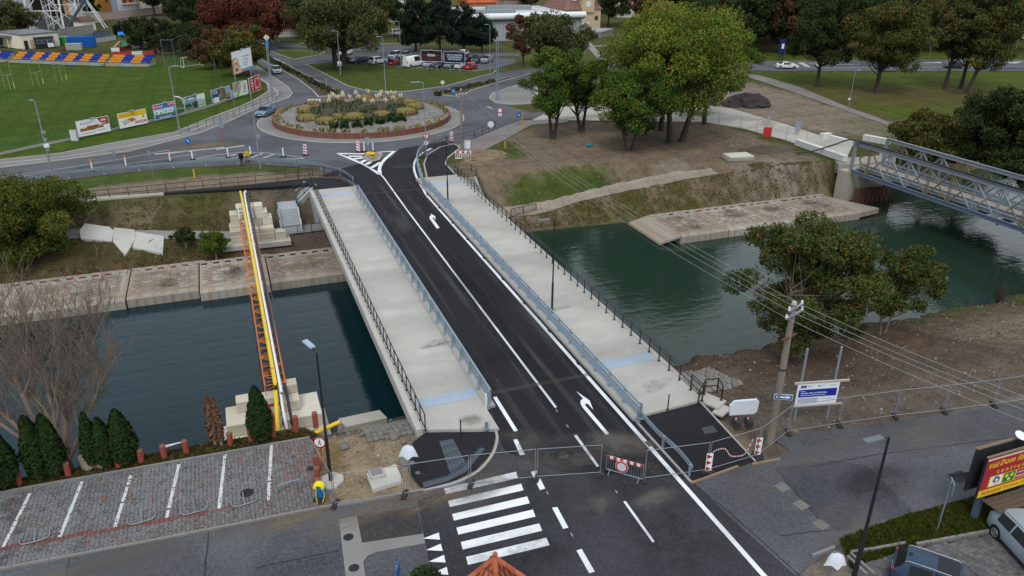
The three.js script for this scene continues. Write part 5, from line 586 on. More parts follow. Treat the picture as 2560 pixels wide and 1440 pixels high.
{
const r=RNG(123),g=leafGeo(Array.from({length:7},()=>{const d=V3(r()-0.5,0.15,r()-0.5).normalize();return[V3((r()-0.5)*0.3,0.12+0.1*r(),(r()-0.5)*0.3),d,0.2,[1,1,1],0.16];}).map(l=>{l[1]=V3(l[1].x,0.2,l[1].z).normalize();return l;}));g.rotateZ(0);
const put=(name,label,n,gen,colf,sc)=>{const im=new THREE.InstancedMesh(g,mat.tuft,n),m=new THREE.Matrix4(),q=new THREE.Quaternion(),e=new THREE.Euler();let k=0,tries=0;while(k<n&&tries++<n*30){const p=gen();if(!p)continue;const s=sc*(0.5+r());m.compose(V3(p[0],p[1],p[2]),q.setFromEuler(e.set((r()-0.5)*0.8,r()*6.28,(r()-0.5)*0.8)),V3(s,s*(0.7+0.9*r()),s));im.setMatrixAt(k,m);im.setColorAt(k,col(...colf(p)));k++;}im.count=k;im.name=numbered(name);im.userData.kind='stuff';tag(im,label,'weeds');im.castShadow=true;im.receiveShadow=true;scene.add(im);};
put('bank_weeds','brown green weeds covering the far left bank slope',15000,()=>{const x=lerp(-62,-1,r()),z=-lerp(42.2,54,r()),h=H(x,z);const u=clamp((-8-x)/18,0,1.6),s=-z;if(s>44.2+2.9*u&&s<46.8+3.6*u)return 0;if(h>-0.2||h<-4.1)return 0;if(x>-10.5&&(s<46.6||r()<0.8))return 0;if(wn(x,z,6)<0.46+0.16*r())return 0;return[x,h-0.05,z];},p=>{const q=r();return q<0.5?[0.19+0.07*r(),0.135,0.065]:[0.12,0.145+0.05*r(),0.034];},0.36);
put('bank_weeds','brown green weeds on the far right bank by the pontoon',12000,()=>{const x=lerp(18,74,r()),z=-lerp(38,52,r()),h=H(x,z),s=-z;if(h>-0.12||h<-4.1||(s>sLo(x)-0.1&&x<54))return 0;if(wn(x,z,6)<0.46+0.14*r())return 0;return[x,h-0.05,z];},()=>{const q=r();return q<0.55?[0.24+0.08*r(),0.175,0.09]:[0.12,0.15+0.05*r(),0.035];},0.36);
put('bank_weeds','sparse weeds and twigs on the brown near right bank',7000,()=>{const x=lerp(18,62,r()),z=-lerp(-8.4,8.2,r()),h=H(x,z);if(h<-4.2)return 0;if(wn(x,z,5)<0.5+0.12*r())return 0;if(-z<-6.6+0&&r()<0.3)return 0;if(-z<pl(x,[[18,-5],[40,-9]]))return 0;return[x,h-0.06,z];},()=>{const q=r();return q<0.7?[0.16+0.05*r(),0.115,0.08]:[0.1,0.12,0.03];},0.24);
const ed=poly([[2100,1350],[2250,1296],[2400,1258],[2620,1190],[2620,1300],[2480,1330],[2290,1365],[2130,1420]]),ed2=poly([[-100,1255],[-100,1200],[800,1066],[790,1095]],-0.06);
put('verge_grass','rough dark grass verge around the red billboard posts',14000,()=>{const x=lerp(14,32,r()),z=lerp(0,20,r());return inside(ed,x,z)?[x,-0.06,z]:0;},()=>[0.055+0.05*r(),0.075+0.035*r(),0.016],0.42);
put('verge_grass','thin grass and leaf strip between the bays and the bollards',4500,()=>{const x=lerp(-30,-5.5,r()),z=-lerp(1.4,3.4,r());return inside(ed2,x,z)?[x,H(x,z)-0.04,z]:0;},()=>r()<0.5?[0.13,0.075,0.035]:[0.075,0.085,0.022],0.3);
{const sg2=new THREE.IcosahedronGeometry(1,0),n=5200,im=new THREE.InstancedMesh(sg2,M(1,1,1,{roughness:1}),n),m=new THREE.Matrix4(),e=new THREE.Euler(),q=new THREE.Quaternion();for(let k=0;k<n;k++){let x,z;const w=r();if(w<0.45){x=lerp(18,62,r());z=-lerp(-8,8.2,r());}else if(w<0.75){x=lerp(20,66,r());z=-lerp(38.5,62,r());}else if(w<0.88){x=lerp(-5.5,-0.5,r());z=-lerp(-4,6,r());}else{x=lerp(-45,-4,r());z=-lerp(41.5,44.5,r());}const s2=0.03+0.13*r()*r()*r();m.compose(V3(x,H(x,z)+s2*0.2,z),q.setFromEuler(e.set(r()*6,r()*6,r()*6)),V3(s2,s2*0.6,s2*(0.7+0.6*r())));im.setMatrixAt(k,m);const c=0.12+0.22*r();im.setColorAt(k,col(c,c*0.92,c*0.82));}im.name=numbered('loose_stones');im.userData.kind='stuff';im.castShadow=im.receiveShadow=true;tag(im,'small loose stones scattered over the bare banks','stones');scene.add(im);}
}
// ---- roundabout island

{
const cx=C_RB.x,cz=C_RB.z,R=13.7,r=RNG(55),isl=sgroup('roundabout_island');
part('apron',sheet(circ(16),0.03,[circ(R-0.1)]),mat.paveGrey,isl);part('kerb',sweep([...circ(16),circ(16)[0]].map(q=>V3(q[0],0,q[1])),kerbP(0.18,-0.02,0.06)),mat.kerb,isl);
const g=new THREE.CircleGeometry(R-0.1,64,0,Math.PI*2),rings=14,seg=72,pos=[],uv=[],cl=[],idx=[];const hM=d=>0.75+0.9*Math.pow(Math.cos(Math.min(1,d/R)*Math.PI/2),1.1);
for(let i=0;i<=rings;i++)for(let j=0;j<=seg;j++){const d=(R-0.12)*i/rings,a=j/seg*2*Math.PI,x=cx+d*Math.cos(a),z=cz+d*Math.sin(a);pos.push(x,hM(d)+0.06*(wn(x,z,2)-0.5),z);uv.push(x,z);const soil=sst(9.3,8,d+2*(wn(x,z,5)-0.5)),k=0.8+0.4*wn(x,z,1.1,N2);cl.push(lerp(0.21,0.085,soil)*k,lerp(0.197,0.07,soil)*k,lerp(0.185,0.05,soil)*k);if(i<rings&&j<seg){const q=i*(seg+1)+j;idx.push(q,q+1,q+seg+1,q+1,q+seg+2,q+seg+1);}}
const mg=new THREE.BufferGeometry();mg.setAttribute('position',new THREE.Float32BufferAttribute(pos,3));mg.setAttribute('uv',new THREE.Float32BufferAttribute(uv,2));mg.setAttribute('color',new THREE.Float32BufferAttribute(cl,3));mg.setIndex(idx);mg.computeVertexNormals();part('gravel',mg,matGround,isl);
const wall=thing('palisade_wall','ring of upright brick red palisades around the roundabout island','wall',V3(cx,0,cz));const pg=[0,1,2].map(k=>{const q=new THREE.BoxGeometry(0.235,0.86+k*0.012,0.2);q.translate(0,0.4,0);return q;}),pms=[M(0.2,0.085,0.058),M(0.235,0.1,0.066),M(0.175,0.076,0.054)];const n=344,back=[];
for(let i=0;i<n;i++){const a=i/n*2*Math.PI,x=R*Math.cos(a),z=R*Math.sin(a);const toCam=(CAM.x-cx)*Math.cos(a)+(CAM.z-cz)*Math.sin(a);if(toCam<-36){const q=pg[0].clone();at(q,x,0,z,0,-a+Math.PI/2);back.push(q);continue;}const m=part('palisade',pg[i%3],pms[(i*7+(i>>2))%3],wall);m.position.set(x,0,z);m.rotation.y=-a+Math.PI/2;}
if(back.length)part('palisades',back,pms[0],wall).userData.kind='stuff';
const onIsl=(x,z)=>hM(Math.hypot(x-cx,z-cz));
const grassClump=(rad,hgt,cols,n,seed,plume)=>{const q=RNG(seed),L=[];for(let i=0;i<n;i++){const a=q()*6.28,k=Math.sqrt(q()),d=V3(Math.cos(a)*k,0,Math.sin(a)*k),y=hgt*(0.35+0.65*q())*(1-0.35*k*k),c=V3(d.x*rad*(0.5+0.5*y/hgt),y*0.6,d.z*rad*(0.5+0.5*y/hgt));const cc=cols[(q()*cols.length)|0],s=0.7+0.6*q()*(0.5+y/hgt);L.push([c,V3(q()-0.5,0.15,q()-0.5).normalize(),0.22*(0.6+0.8*q()),cc.map(v=>v*s),0.13]);const t=L[L.length-1];t[5]=1;}return L;};
const bladeGeo=L=>{const p=[],c=[],nn=[];for(const[q,d,s,k]of L){const a=Math.atan2(d.x,d.z),w=s*0.3,h=s*1.9,lean=d.x*0.5,lz=d.z*0.5;const ux=Math.cos(a)*w,uz=-Math.sin(a)*w;const A=[q.x-ux,q.y-h*0.5,q.z-uz],B=[q.x+ux,q.y-h*0.5,q.z+uz],C=[q.x+lean*s,q.y+h*0.5,q.z+lz*s];p.push(...A,...B,...C);for(let i=0;i<3;i++){c.push(...k);nn.push(Math.sin(a)*0.6,0.8,Math.cos(a)*0.6);}}const o=new THREE.BufferGeometry();o.setAttribute('position',new THREE.Float32BufferAttribute(p,3));o.setAttribute('normal',new THREE.Float32BufferAttribute(nn,3));o.setAttribute('color',new THREE.Float32BufferAttribute(c,3));return o;};
const GOLD=[[0.29,0.22,0.075],[0.23,0.19,0.07],[0.17,0.155,0.055],[0.34,0.26,0.1]],PALE=[[0.4,0.33,0.16],[0.24,0.22,0.09],[0.3,0.25,0.12]],SAGE=[[0.1,0.125,0.065],[0.13,0.145,0.09],[0.085,0.11,0.05],[0.15,0.12,0.085]];
const clumps=[['golden grass clump at the left end of the island planting',765,279,1.7],['second golden grass clump on the left of the island',768,297,1.9],['golden grass clump front left of the hedge letters',815,305,1.9],['small golden grass clump beside the front left one',845,299,1.2],['low golden grass clump behind the middle hedge letters',886,298,2.0],['golden grass clump behind the last hedge letters',957,293,1.7],['broad golden grass clump on the right of the island',1014,284,2.2],['golden grass clump far right on the island',1037,270,1.9],['rear right golden grass clump on the island',1022,258,1.7],['rear golden grass clump in the middle of the island',913,244,1.8],['rear left golden grass clump by the white chevron board',785,258,1.1],['rear golden clump next to the tallest plumes',990,252,1.3],['olive clump at the left rear of the island',815,258,1.0]];
for(const[l,x,y,rad]of clumps){const p=P(x,y,1.2),hh=onIsl(p.x,p.z),t=tag(part('grass_clump',[bladeGeo(grassClump(rad*1.1,1.15,GOLD,3000,x)),(()=>{const d=new THREE.SphereGeometry(1,14,8);d.scale(rad*0.85,0.62,rad*0.85);d.translate(0,0.25,0);d.setAttribute('color',new THREE.Float32BufferAttribute(Array.from({length:d.attributes.position.count},()=>[0.2,0.16,0.055]).flat(),3));return d;})()],mat.leaf),l,'ornamental grass','golden grasses on the roundabout');t.position.set(p.x,hh-0.1,p.z);}
const SG=bladeGeo(grassClump(1.1,0.9,SAGE,420,5));const sproto=[];for(let i=0;i<26;i++){const a=r()*6.28,d=7.4*Math.sqrt(r()),x=cx+d*Math.cos(a),z=cz+d*Math.sin(a)+0.5;const t=tag(part('sage_clump',SG,mat.leaf),['low grey green shrub in the middle of the roundabout planting','low brownish shrub among the plumes on the roundabout'][i&1],'shrub','low shrubs on the roundabout');t.position.set(x,onIsl(x,z)-0.1,z);t.rotation.y=a;t.scale.setScalar(0.7+0.7*r());}
const pl2=(()=>{const q=RNG(8),st=[],fl=[];const out={st,fl};for(let i=0;i<7;i++){const a=q()*6.28,top=V3(Math.cos(a)*0.35*q(),1.15+0.4*q(),Math.sin(a)*0.35*q());st.push(tb(V3(0,0,0),top,0.015,0.01,4));fl.push(sp(0.1,top.x,top.y+0.2,top.z,1,3.1,1,7));}return out;})();const stG=merge(pl2.st),flG=merge(pl2.fl),plumeM=M(0.62,0.52,0.36,{roughness:1});
[[824,265],[836,262],[849,268],[858,262],[875,268],[898,268],[944,265],[950,262],[968,252],[980,250],[988,251],[857,250],[832,254],[915,278],[932,279],[964,277],[984,268],[955,248],[890,250],[920,244],[826,276],[1003,260]].forEach(([x,y],i)=>{const p=P(x,y,1.3),t=thing('pampas_plume',i<12?'cream pampas plumes in the rear half of the roundabout planting':'cream pampas plumes in the front half of the roundabout planting','pampas grass',V3(p.x,onIsl(p.x,p.z)-0.1,p.z),i*1.7,'pampas plumes on the roundabout');part('stalks',stG,mat.wood,t);part('plumes',flG,plumeM,t);});
const RG=bladeGeo(grassClump(0.5,0.75,PALE,130,6));for(let i=0;i<74;i++){const a=i/74*6.28+0.05*r(),d=R-0.55-0.3*r();const back2=Math.sin(a)<0;if(!back2&&r()<0.35)continue;const x=cx+d*Math.cos(a),z=cz+d*Math.sin(a);const t=tag(part('edge_grass',RG,mat.leaf),'small pale grass tuft along the rim of the roundabout island','ornamental grass','grass tufts on the island rim');t.position.set(x,onIsl(x,z)-0.05,z);t.rotation.y=a*3;t.scale.setScalar(0.6+0.7*r());}
const font=await new FontLoader().loadAsync('fonts/droid/droid_sans_bold.typeface.json');const q2=RNG(31);
[['V',832,320],['R',861,318],['A',893,316],['K',921,312],['U',950,309],['N',979,305],['A',1003,302]].forEach(([c,x,y],i)=>{const p=P(x,y,1.2);const tg=new TextGeometry(c,{font,size:1.75,depth:0.6,curveSegments:4,bevelEnabled:false});tg.computeBoundingBox();const bb=tg.boundingBox;tg.translate(-(bb.max.x+bb.min.x)/2,0,0);const t=thing('hedge_letter',`clipped green hedge letter ${['V at the left end', 'R second in the row', 'A third in the row', 'K in the middle', 'U fifth in the row', 'N with caron', 'A at the right end'][i]} on the roundabout`,'hedge letter',V3(p.x,onIsl(p.x,p.z),p.z));t.rotation.order='YXZ';t.rotation.set(-1.38,-0.25,0);part('core',tg,M(0.014,0.04,0.012,{roughness:1}),t);if(i===5)part('caron',[bar(V3(-0.35,2.6,0.25),V3(0,2.25,0.25),0.5,0.24),bar(V3(0.35,2.6,0.25),V3(0,2.25,0.25),0.5,0.24)],M(0.014,0.04,0.012,{roughness:1}),t);const tri=prep(tg),po=tri.attributes.position,L=[];for(let k=0;k<700;k++){const f=3*((q2()*po.count/3)|0);let u=q2(),v=q2();if(u+v>1){u=1-u;v=1-v;}const a=V3().fromBufferAttribute(po,f),b=V3().fromBufferAttribute(po,f+1),d=V3().fromBufferAttribute(po,f+2);L.push([a.clone().addScaledVector(b.sub(a),u).addScaledVector(d.sub(a),v),rndDir(q2).add(V3(0,0.2,0.5)).normalize(),0.09,leafCol(q2,PAL.thuja,q2(),0.5)]);}part('leaves',leafGeo(L),mat.leaf,t).userData.kind='stuff';});
const SH=bladeGeo(grassClump(0.75,0.7,[[0.06,0.07,0.025],[0.085,0.075,0.03],[0.05,0.06,0.02]],260,12)),SD=bladeGeo(grassClump(0.7,0.85,[[0.02,0.018,0.018],[0.03,0.022,0.02]],260,13));for(let i=0;i<44;i++){const u=i<30?i/30:(i-30)/14;const a=i<30?P(lerp(672,842,u),lerp(152,238,u)-2+4*r()):P(lerp(1095,1240,u),lerp(237,205,u)+2*r());const t=tag(part('median_shrub',i<22&&i%4===1?SD:SH,mat.leaf),i<30?(i<22&&i%4===1?'dark purple shrub on the long planted median left of the triangle':'low olive shrub on the long planted median left of the triangle'):'low shrub on the small planted median right of the roundabout','shrub',i<30?'shrubs on the long median':'shrubs on the small median');t.position.set(a.x,0.12,a.z);t.rotation.y=i;t.scale.setScalar(0.8+0.6*r());}
for(const[x,y,l]of[[845,230,'pale grass clump at the tip of the long median'],[1100,236,'pale grass clump at the tip of the small median']]){const a=P(x,y),t=tag(part('grass_clump',bladeGeo(grassClump(1.1,0.8,PALE,300,x)),mat.leaf),l,'ornamental grass');t.position.set(a.x,0.12,a.z);}
{const p=P(787,263,0.9),t=thing('chevron_board','small white chevron board at the rear left of the island','sign',V3(p.x,0.6,p.z),-0.3);part('panel',bx(2.2,0.9,0.06,0,0.85,0),mat.white,t);for(let i=0;i<4;i++)part('chevron',bx(0.12,0.8,0.02,-0.8+i*0.5,0.85,0.045,0,0,0.3),mat.dark,t);part('leg',bx(0.08,0.5,0.08,-0.8,0.25,0),mat.galv,t);part('leg',bx(0.08,0.5,0.08,0.8,0.25,0),mat.galv,t);}
}
// ---- cars

const CARS={
hatch:{L:4.1,W:1.76,H:1.48,hood:0.86,belt:0.93,wf:1.05,wr:1.75,rr:3.55,re:4.0,tail:0.98},sedan:{L:4.7,W:1.8,H:1.45,hood:0.85,belt:0.92,wf:1.25,wr:2.0,rr:3.35,re:4.05,tail:1.0,boot:1},estate:{L:4.6,W:1.8,H:1.47,hood:0.86,belt:0.93,wf:1.2,wr:1.95,rr:4.15,re:4.5,tail:0.98},suv:{L:4.4,W:1.84,H:1.68,hood:1.02,belt:1.06,wf:1.1,wr:1.75,rr:3.9,re:4.3,tail:1.1},mpv:{L:4.4,W:1.82,H:1.8,hood:1.0,belt:1.08,wf:0.75,wr:1.5,rr:4.0,re:4.3,tail:1.1},van:{L:5.4,W:2.0,H:2.35,hood:1.15,belt:1.25,wf:0.75,wr:1.45,rr:5.3,re:5.38,tail:1.2,cargo:1},
};
const lampM=M(0.75,0.78,0.8,{roughness:0.15}),tailM=M(0.3,0.01,0.012,{roughness:0.25});
function car(kind,color,label,p,ry,o={}){
const c=CARS[kind],t=thing('car',label,kind==='van'?'van':'car',p,ry,o.group);if(kind==='van')t.name=numbered('delivery_van');
const w=c.W/2,y0=0.2,{L,H:Ht,hood,belt,wf,wr,rr,re}=c,paint=new THREE.MeshPhysicalMaterial({color:col(...color),roughness:0.45,metalness:o.metal??0.2,clearcoat:0.12,clearcoatRoughness:0.25,specularIntensity:0.5});
const bl=x=>belt-0.1*clamp((1.4-x)/1.4,0,1)+0.03*(x/L),nose=x=>Math.min(1,0.80+0.2*Math.sqrt(clamp(x/0.55,0,1)))*Math.min(1,0.86+0.14*Math.sqrt(clamp((L-x)/0.4,0,1)));
const top=x=>x<wf?lerp(hood-0.18,hood+0.03,Math.pow(clamp(x/wf,0,1),0.7)):x<wr?lerp(hood+0.03,Ht-0.05,(x-wf)/(wr-wf)):x<rr?Ht-0.05+0.05*Math.sin(Math.PI*(x-wr)/(rr-wr))-0.04*(x-wr)/(rr-wr):x<re?lerp(Ht-0.09,c.tail,(x-rr)/(re-rr)):lerp(c.tail,c.tail-0.1,(x-re)/Math.max(0.01,L-re));
const roofW=x=>{const k=clamp((top(x)-bl(x))/(Ht-belt),0,1);return w*lerp(0.9,0.70,k);};
const pil=[wr+0.05,wr+(rr-wr)*0.46,wr+(rr-wr)*0.5,wr+(rr-wr)*0.9,rr-0.02];
const xs=[...new Set([0,0.06,0.2,0.5,wf*0.7,wf,wf+(wr-wf)*0.5,wr,...pil,rr,(rr+re)/2,re,(re+L)/2,L-0.08,L].map(v=>+v.toFixed(3)))].sort((a,b)=>a-b);
const ring=x=>{const n=nose(x),ends=x<0.01||x>L-0.01,tp=top(x),b=Math.min(bl(x),tp-0.02),rw=roofW(x)*n,e=ends?0.94:1;return[[y0,w*n*0.93*e],[0.34,w*n*e],[0.6,w*n*e*1.0],[b,w*n*0.965*e],[lerp(b,tp,0.93),rw],[tp-0.008,rw*0.86],[tp+0.015,0]];};
const bodyP=[],glass={left:[],right:[],wind:[],rear:[]};const R=xs.map(ring),push=(A,a,b,c2,d,flip)=>{const q=flip?[a,c2,b,a,d,c2]:[a,b,c2,a,c2,d];for(const v of q)A.push(...v);};
for(let i=0;i<xs.length-1;i++)for(let j=0;j<6;j++)for(const sd of[1,-1]){const v=(k,m)=>[R[k][m][1]*sd,R[k][m][0],xs[k]],mid=(xs[i]+xs[i+1])/2;let A=bodyP;if(j===3&&mid>pil[0]&&mid<(c.cargo?pil[1]:pil[3])&&!(mid>pil[1]&&mid<pil[2]))A=sd>0?glass.left:glass.right;if(j>=4&&mid>wf&&mid<wr)A=glass.wind;if(j>=4&&mid>rr&&mid<re&&!c.cargo)A=glass.rear;if(j===3&&mid>wf+(wr-wf)*0.5&&mid<wr)A=sd>0?glass.left:glass.right;push(A,v(i,j),v(i,j+1),v(i+1,j+1),v(i+1,j),sd>0);}
for(const k of[0,xs.length-1])for(let j=0;j<6;j++){const v=(m,s)=>[R[k][m][1]*s,R[k][m][0],xs[k]];push(bodyP,v(j,-1),v(j,1),v(j+1,1),v(j+1,-1),k===0);}
const mk=A=>{const g=new THREE.BufferGeometry();g.setAttribute('position',new THREE.Float32BufferAttribute(A,3));return g.translate(0,0,-L/2);};
let bg=mergeVertices(mk(bodyP),1e-3);bg=toCreasedNormals(bg,0.75);part('body',bg,paint,t);
for(const[nm,A]of[['side_window',glass.left],['side_window',glass.right],['windscreen',glass.wind],['rear_window',glass.rear]])if(A.length){const g=mk(A);g.computeVertexNormals();part(nm,g,mat.glass,t);}
const wb=[0.86,L-0.82],wrad=kind==='suv'||kind==='van'?0.34:0.31;
for(const x of wb)for(const sd of[-1,1]){const wh=new THREE.Group();wh.name='wheel';t.add(wh);wh.position.set(sd*(w-0.085),wrad,x-L/2);part('arch',cy(wrad+0.07,wrad+0.07,0.02,22,sd*0.082,0.02,0,0,0,Math.PI/2),mat.dark,wh);part('tyre',cy(wrad,wrad,0.2,22,sd*0.01,0,0,0,0,Math.PI/2),mat.rubber,wh);part('rim',[cy(wrad*0.3,wrad*0.3,0.03,10,sd*0.115,0,0,0,0,Math.PI/2),...[0,1,2,3,4].map(i=>at(bx(0.02,wrad*0.66,0.07,sd*0.115,wrad*0.33,0),0,0,0,i*1.2566)),at(new THREE.TorusGeometry(wrad*0.66,0.022,6,20),sd*0.112,0,0,0,Math.PI/2)],mat.rim,wh);}
for(const sd of[-1,1]){part('headlight',bx(0.34,0.13,0.2,sd*w*0.62,hood-0.22,-L/2+0.1,0,sd*0.3),lampM,t);part('tail_light',bx(0.16,kind==='van'?0.5:0.26,0.12,sd*w*0.78,belt-0.1,L/2-0.06),tailM,t);part('mirror',bx(0.2,0.13,0.1,sd*(w+0.06),belt+0.06,wr-L/2-0.25),paint,t);}
part('number_plate',[bx(0.5,0.11,0.02,0,0.42,-L/2-0.005)],mat.white,t);part('number_plate',[bx(0.5,0.11,0.02,0,0.6,L/2+0.005)],mat.white,t);part('grille',bx(w*1.0,0.14,0.03,0,0.56,-L/2+0.0),mat.dark,t);part('bumper_trim',[bx(w*1.7,0.1,0.05,0,0.28,-L/2-0.005),bx(w*1.7,0.1,0.05,0,0.28,L/2+0.005)],mat.dark,t);
if(o.rails)for(const sd of[-1,1])part('roof_rail',tubePath([V3(sd*w*0.64,Ht-0.05,wr-L/2+0.1),V3(sd*w*0.64,Ht+0.03,wr-L/2+0.35),V3(sd*w*0.64,Ht+0.0,rr-L/2-0.2),V3(sd*w*0.62,Ht-0.09,rr-L/2)],0.02,6,16),mat.rim,t);
if(o.sunroof)part('sunroof',bx(w*1.05,0.01,0.85,0,Ht+0.003,wr-L/2+0.55),mat.glass,t);
if(o.aerial)part('aerial',bx(0.04,0.07,0.16,0,Ht+0.0,rr-L/2-0.15),mat.dark,t);
if(kind==='van'){part('door_seam',[bx(0.015,1.9,0.015,0,1.25,L/2+0.008),bx(0.012,1.7,0.012,w*0.99,1.2,-0.2)],mat.dark,t);}
for(const x of[wr+(rr-wr)*0.48])for(const sd of[-1,1]){part('door_handle',bx(0.02,0.03,0.16,sd*(w*0.985),belt-0.12,x-L/2+0.2),o.metal===0?mat.dark:paint,t);part('sill_trim',bx(0.03,0.08,L*0.5,sd*w*0.985,0.25,0.05),mat.dark,t);}
return t;
}
{
const cp=(px,py)=>P(px,py,0.01),dirTo=(a,b)=>{const p=P(...a),q=P(...b);return Math.atan2(-(q.x-p.x),-(q.z-p.z));};
car('sedan',[0.16,0.25,0.33],'blue grey car driving round the left side of the roundabout',cp(665,287),dirTo([690,270],[652,288]));
car('hatch',[0.5,0.53,0.55],'silver hatchback approaching the roundabout on the north west arm',cp(692,182),dirTo([685,170],[700,190]));
car('sedan',[0.75,0.75,0.76],'white saloon driving on the far right road',cp(1966,171),dirTo([1944,170],[1990,171]),{metal:0});
car('sedan',[0.03,0.03,0.035],'dark car half hidden behind the right lawn trees',cp(2385,170),dirTo([2400,170],[2370,170]));
const gp='cars in the car park beyond the roundabout',A=dirTo([895,158],[915,152]),F=[[898,157,'estate',[0.03,0.055,0.12],'dark blue estate car parked leftmost in the front row',dirTo([915,154],[882,158])],[945,159,'suv',[0.72,0.72,0.7],'white car with black tailgate parked right of the blue estate',dirTo([930,160],[965,155])],[988,162,'hatch',[0.32,0.025,0.035],'dark red hatchback parked left of the white van',dirTo([975,164],[1000,157])],[1152,170,'hatch',[0.72,0.72,0.72],'white hatchback parked beside the bright red one',dirTo([1142,173],[1165,164])],[1178,172,'hatch',[0.6,0.03,0.025],'bright red hatchback parked rightmost in the front row',dirTo([1168,175],[1192,166])],[1076,166,'sedan',[0.36,0.42,0.48],'silver blue saloon parked under the dark red billboard',dirTo([1090,162],[1064,169])],[1102,168,'sedan',[0.025,0.03,0.06],'navy saloon parked between the two billboards',dirTo([1115,163],[1090,170])],[1128,169,'estate',[0.2,0.24,0.27],'grey estate parked under the navy billboard',dirTo([1142,164],[1116,171])],[988,146,'mpv',[0.5,0.6,0.68],'light blue people carrier parked left in the second row',dirTo([1000,141],[975,148])],[1012,146,'suv',[0.3,0.34,0.36],'grey car parked second in the rear row',dirTo([1026,140],[1004,148])],[1160,139,'hatch',[0.72,0.72,0.73],'white car partly hidden behind the navy billboard',A],[1168,154,'suv',[0.02,0.02,0.024],'black car parked in the rear row beside the navy billboard',dirTo([1182,148],[1160,156])],[1193,156,'mpv',[0.09,0.1,0.1],'dark grey people carrier second from right in the rear row',dirTo([1208,148],[1182,158])],[1217,156,'suv',[0.3,0.35,0.4],'blue grey car rightmost in the rear row',dirTo([1230,150],[1207,159])],[866,137,'suv',[0.72,0.72,0.7],'white car partly hidden behind the leaning poplar',A],[862,156,'sedan',[0.03,0.03,0.03],'black car half hidden by the poplar trunk',A],[913,111,'suv',[0.3,0.31,0.3],'dark car at the edge of the poplar crown',A],[993,88,'mpv',[0.75,0.76,0.77],'white minivan parked on the back lane before the pines',dirTo([975,90],[1010,88])]];
for(const[x,y,k,c,l,ry]of F)car(k,c,l,cp(x,y),ry,{group:gp,metal:c[0]>0.7?0:0.3});
car('van',[0.76,0.76,0.74],'white high roof delivery van parked in the middle of the front row',cp(1034,166),dirTo([1010,168],[1058,160]),{group:gp,metal:0});
const p1=P(2366,1486,0.06);car('estate',[0.035,0.065,0.11],'dark blue estate with silver roof rails in the lower right car park',p1,dirTo([2245,1385],[2460,1462]),{rails:1,sunroof:1,aerial:1,metal:0.15});
const p2=P(2580,1398,0.06);car('estate',[0.36,0.43,0.48],'silver blue estate cut by the right frame edge',p2,dirTo([2490,1300],[2620,1440]),{rails:1,metal:0.3});
}
// ---- posters and sign faces

function face(w,h,draw,N=512){const c=document.createElement('canvas');c.width=N;c.height=Math.round(N*h/w);const g=c.getContext('2d');draw(g,c.width,c.height);const t=new THREE.CanvasTexture(c);t.colorSpace=THREE.SRGBColorSpace;return new THREE.MeshStandardMaterial({map:t,roughness:0.55});}
const fr=(g,c,x,y,w,h)=>{g.fillStyle=c;g.fillRect(x,y,w,h);};
const tx=(g,s,x,y,px,c,o={})=>{g.font=`${o.it ? 'italic ' : ''}${o.b === 0 ? '' : 'bold '}${px}px ${o.f || 'sans-serif'}`;g.fillStyle=c;g.textAlign=o.a||'left';g.textBaseline='middle';g.fillText(s,x,y,o.mw);};
function billboard(label,bl2,br2,hb,topY,draw,o={}){
const a=P(bl2[0],bl2[1],hb),b=P(br2[0],br2[1],hb),w=Math.hypot(b.x-a.x,b.z-a.z),ht=hAt(V3(a.x,0,a.z),topY),h=ht-hb,ry=-Math.atan2(b.z-a.z,b.x-a.x),t=thing('billboard',label,'billboard',V3((a.x+b.x)/2,0,(a.z+b.z)/2),ry,o.group);
part('panel',bx(w,h,0.12,0,hb+h/2,-0.07),o.frame||mat.galvDull,t);const pm=face(w,h,draw,o.N||512);const pg=new THREE.PlaneGeometry(w-0.1,h-0.1);pg.translate(0,hb+h/2,0.004);part('poster',pg,pm,t);const ed=o.edge||mat.white;part('frame',[bx(w,0.06,0.05,0,hb+0.03,0),bx(w,0.06,0.05,0,ht-0.03,0),bx(0.06,h-0.12,0.05,-w/2+0.03,hb+h/2,0),bx(0.06,h-0.12,0.05,w/2-0.03,hb+h/2,0)],ed,t);
for(const k of o.legs||[-0.35,0.35])part('leg',bx(0.14,ht-0.1,0.14,k*w,(ht-0.1)/2,-0.22),mat.galvDull,t);if(o.lamp!==0)part('lamp',bx(0.7,0.14,0.3,0,ht+0.12,0.2),mat.galv,t);return t;
}
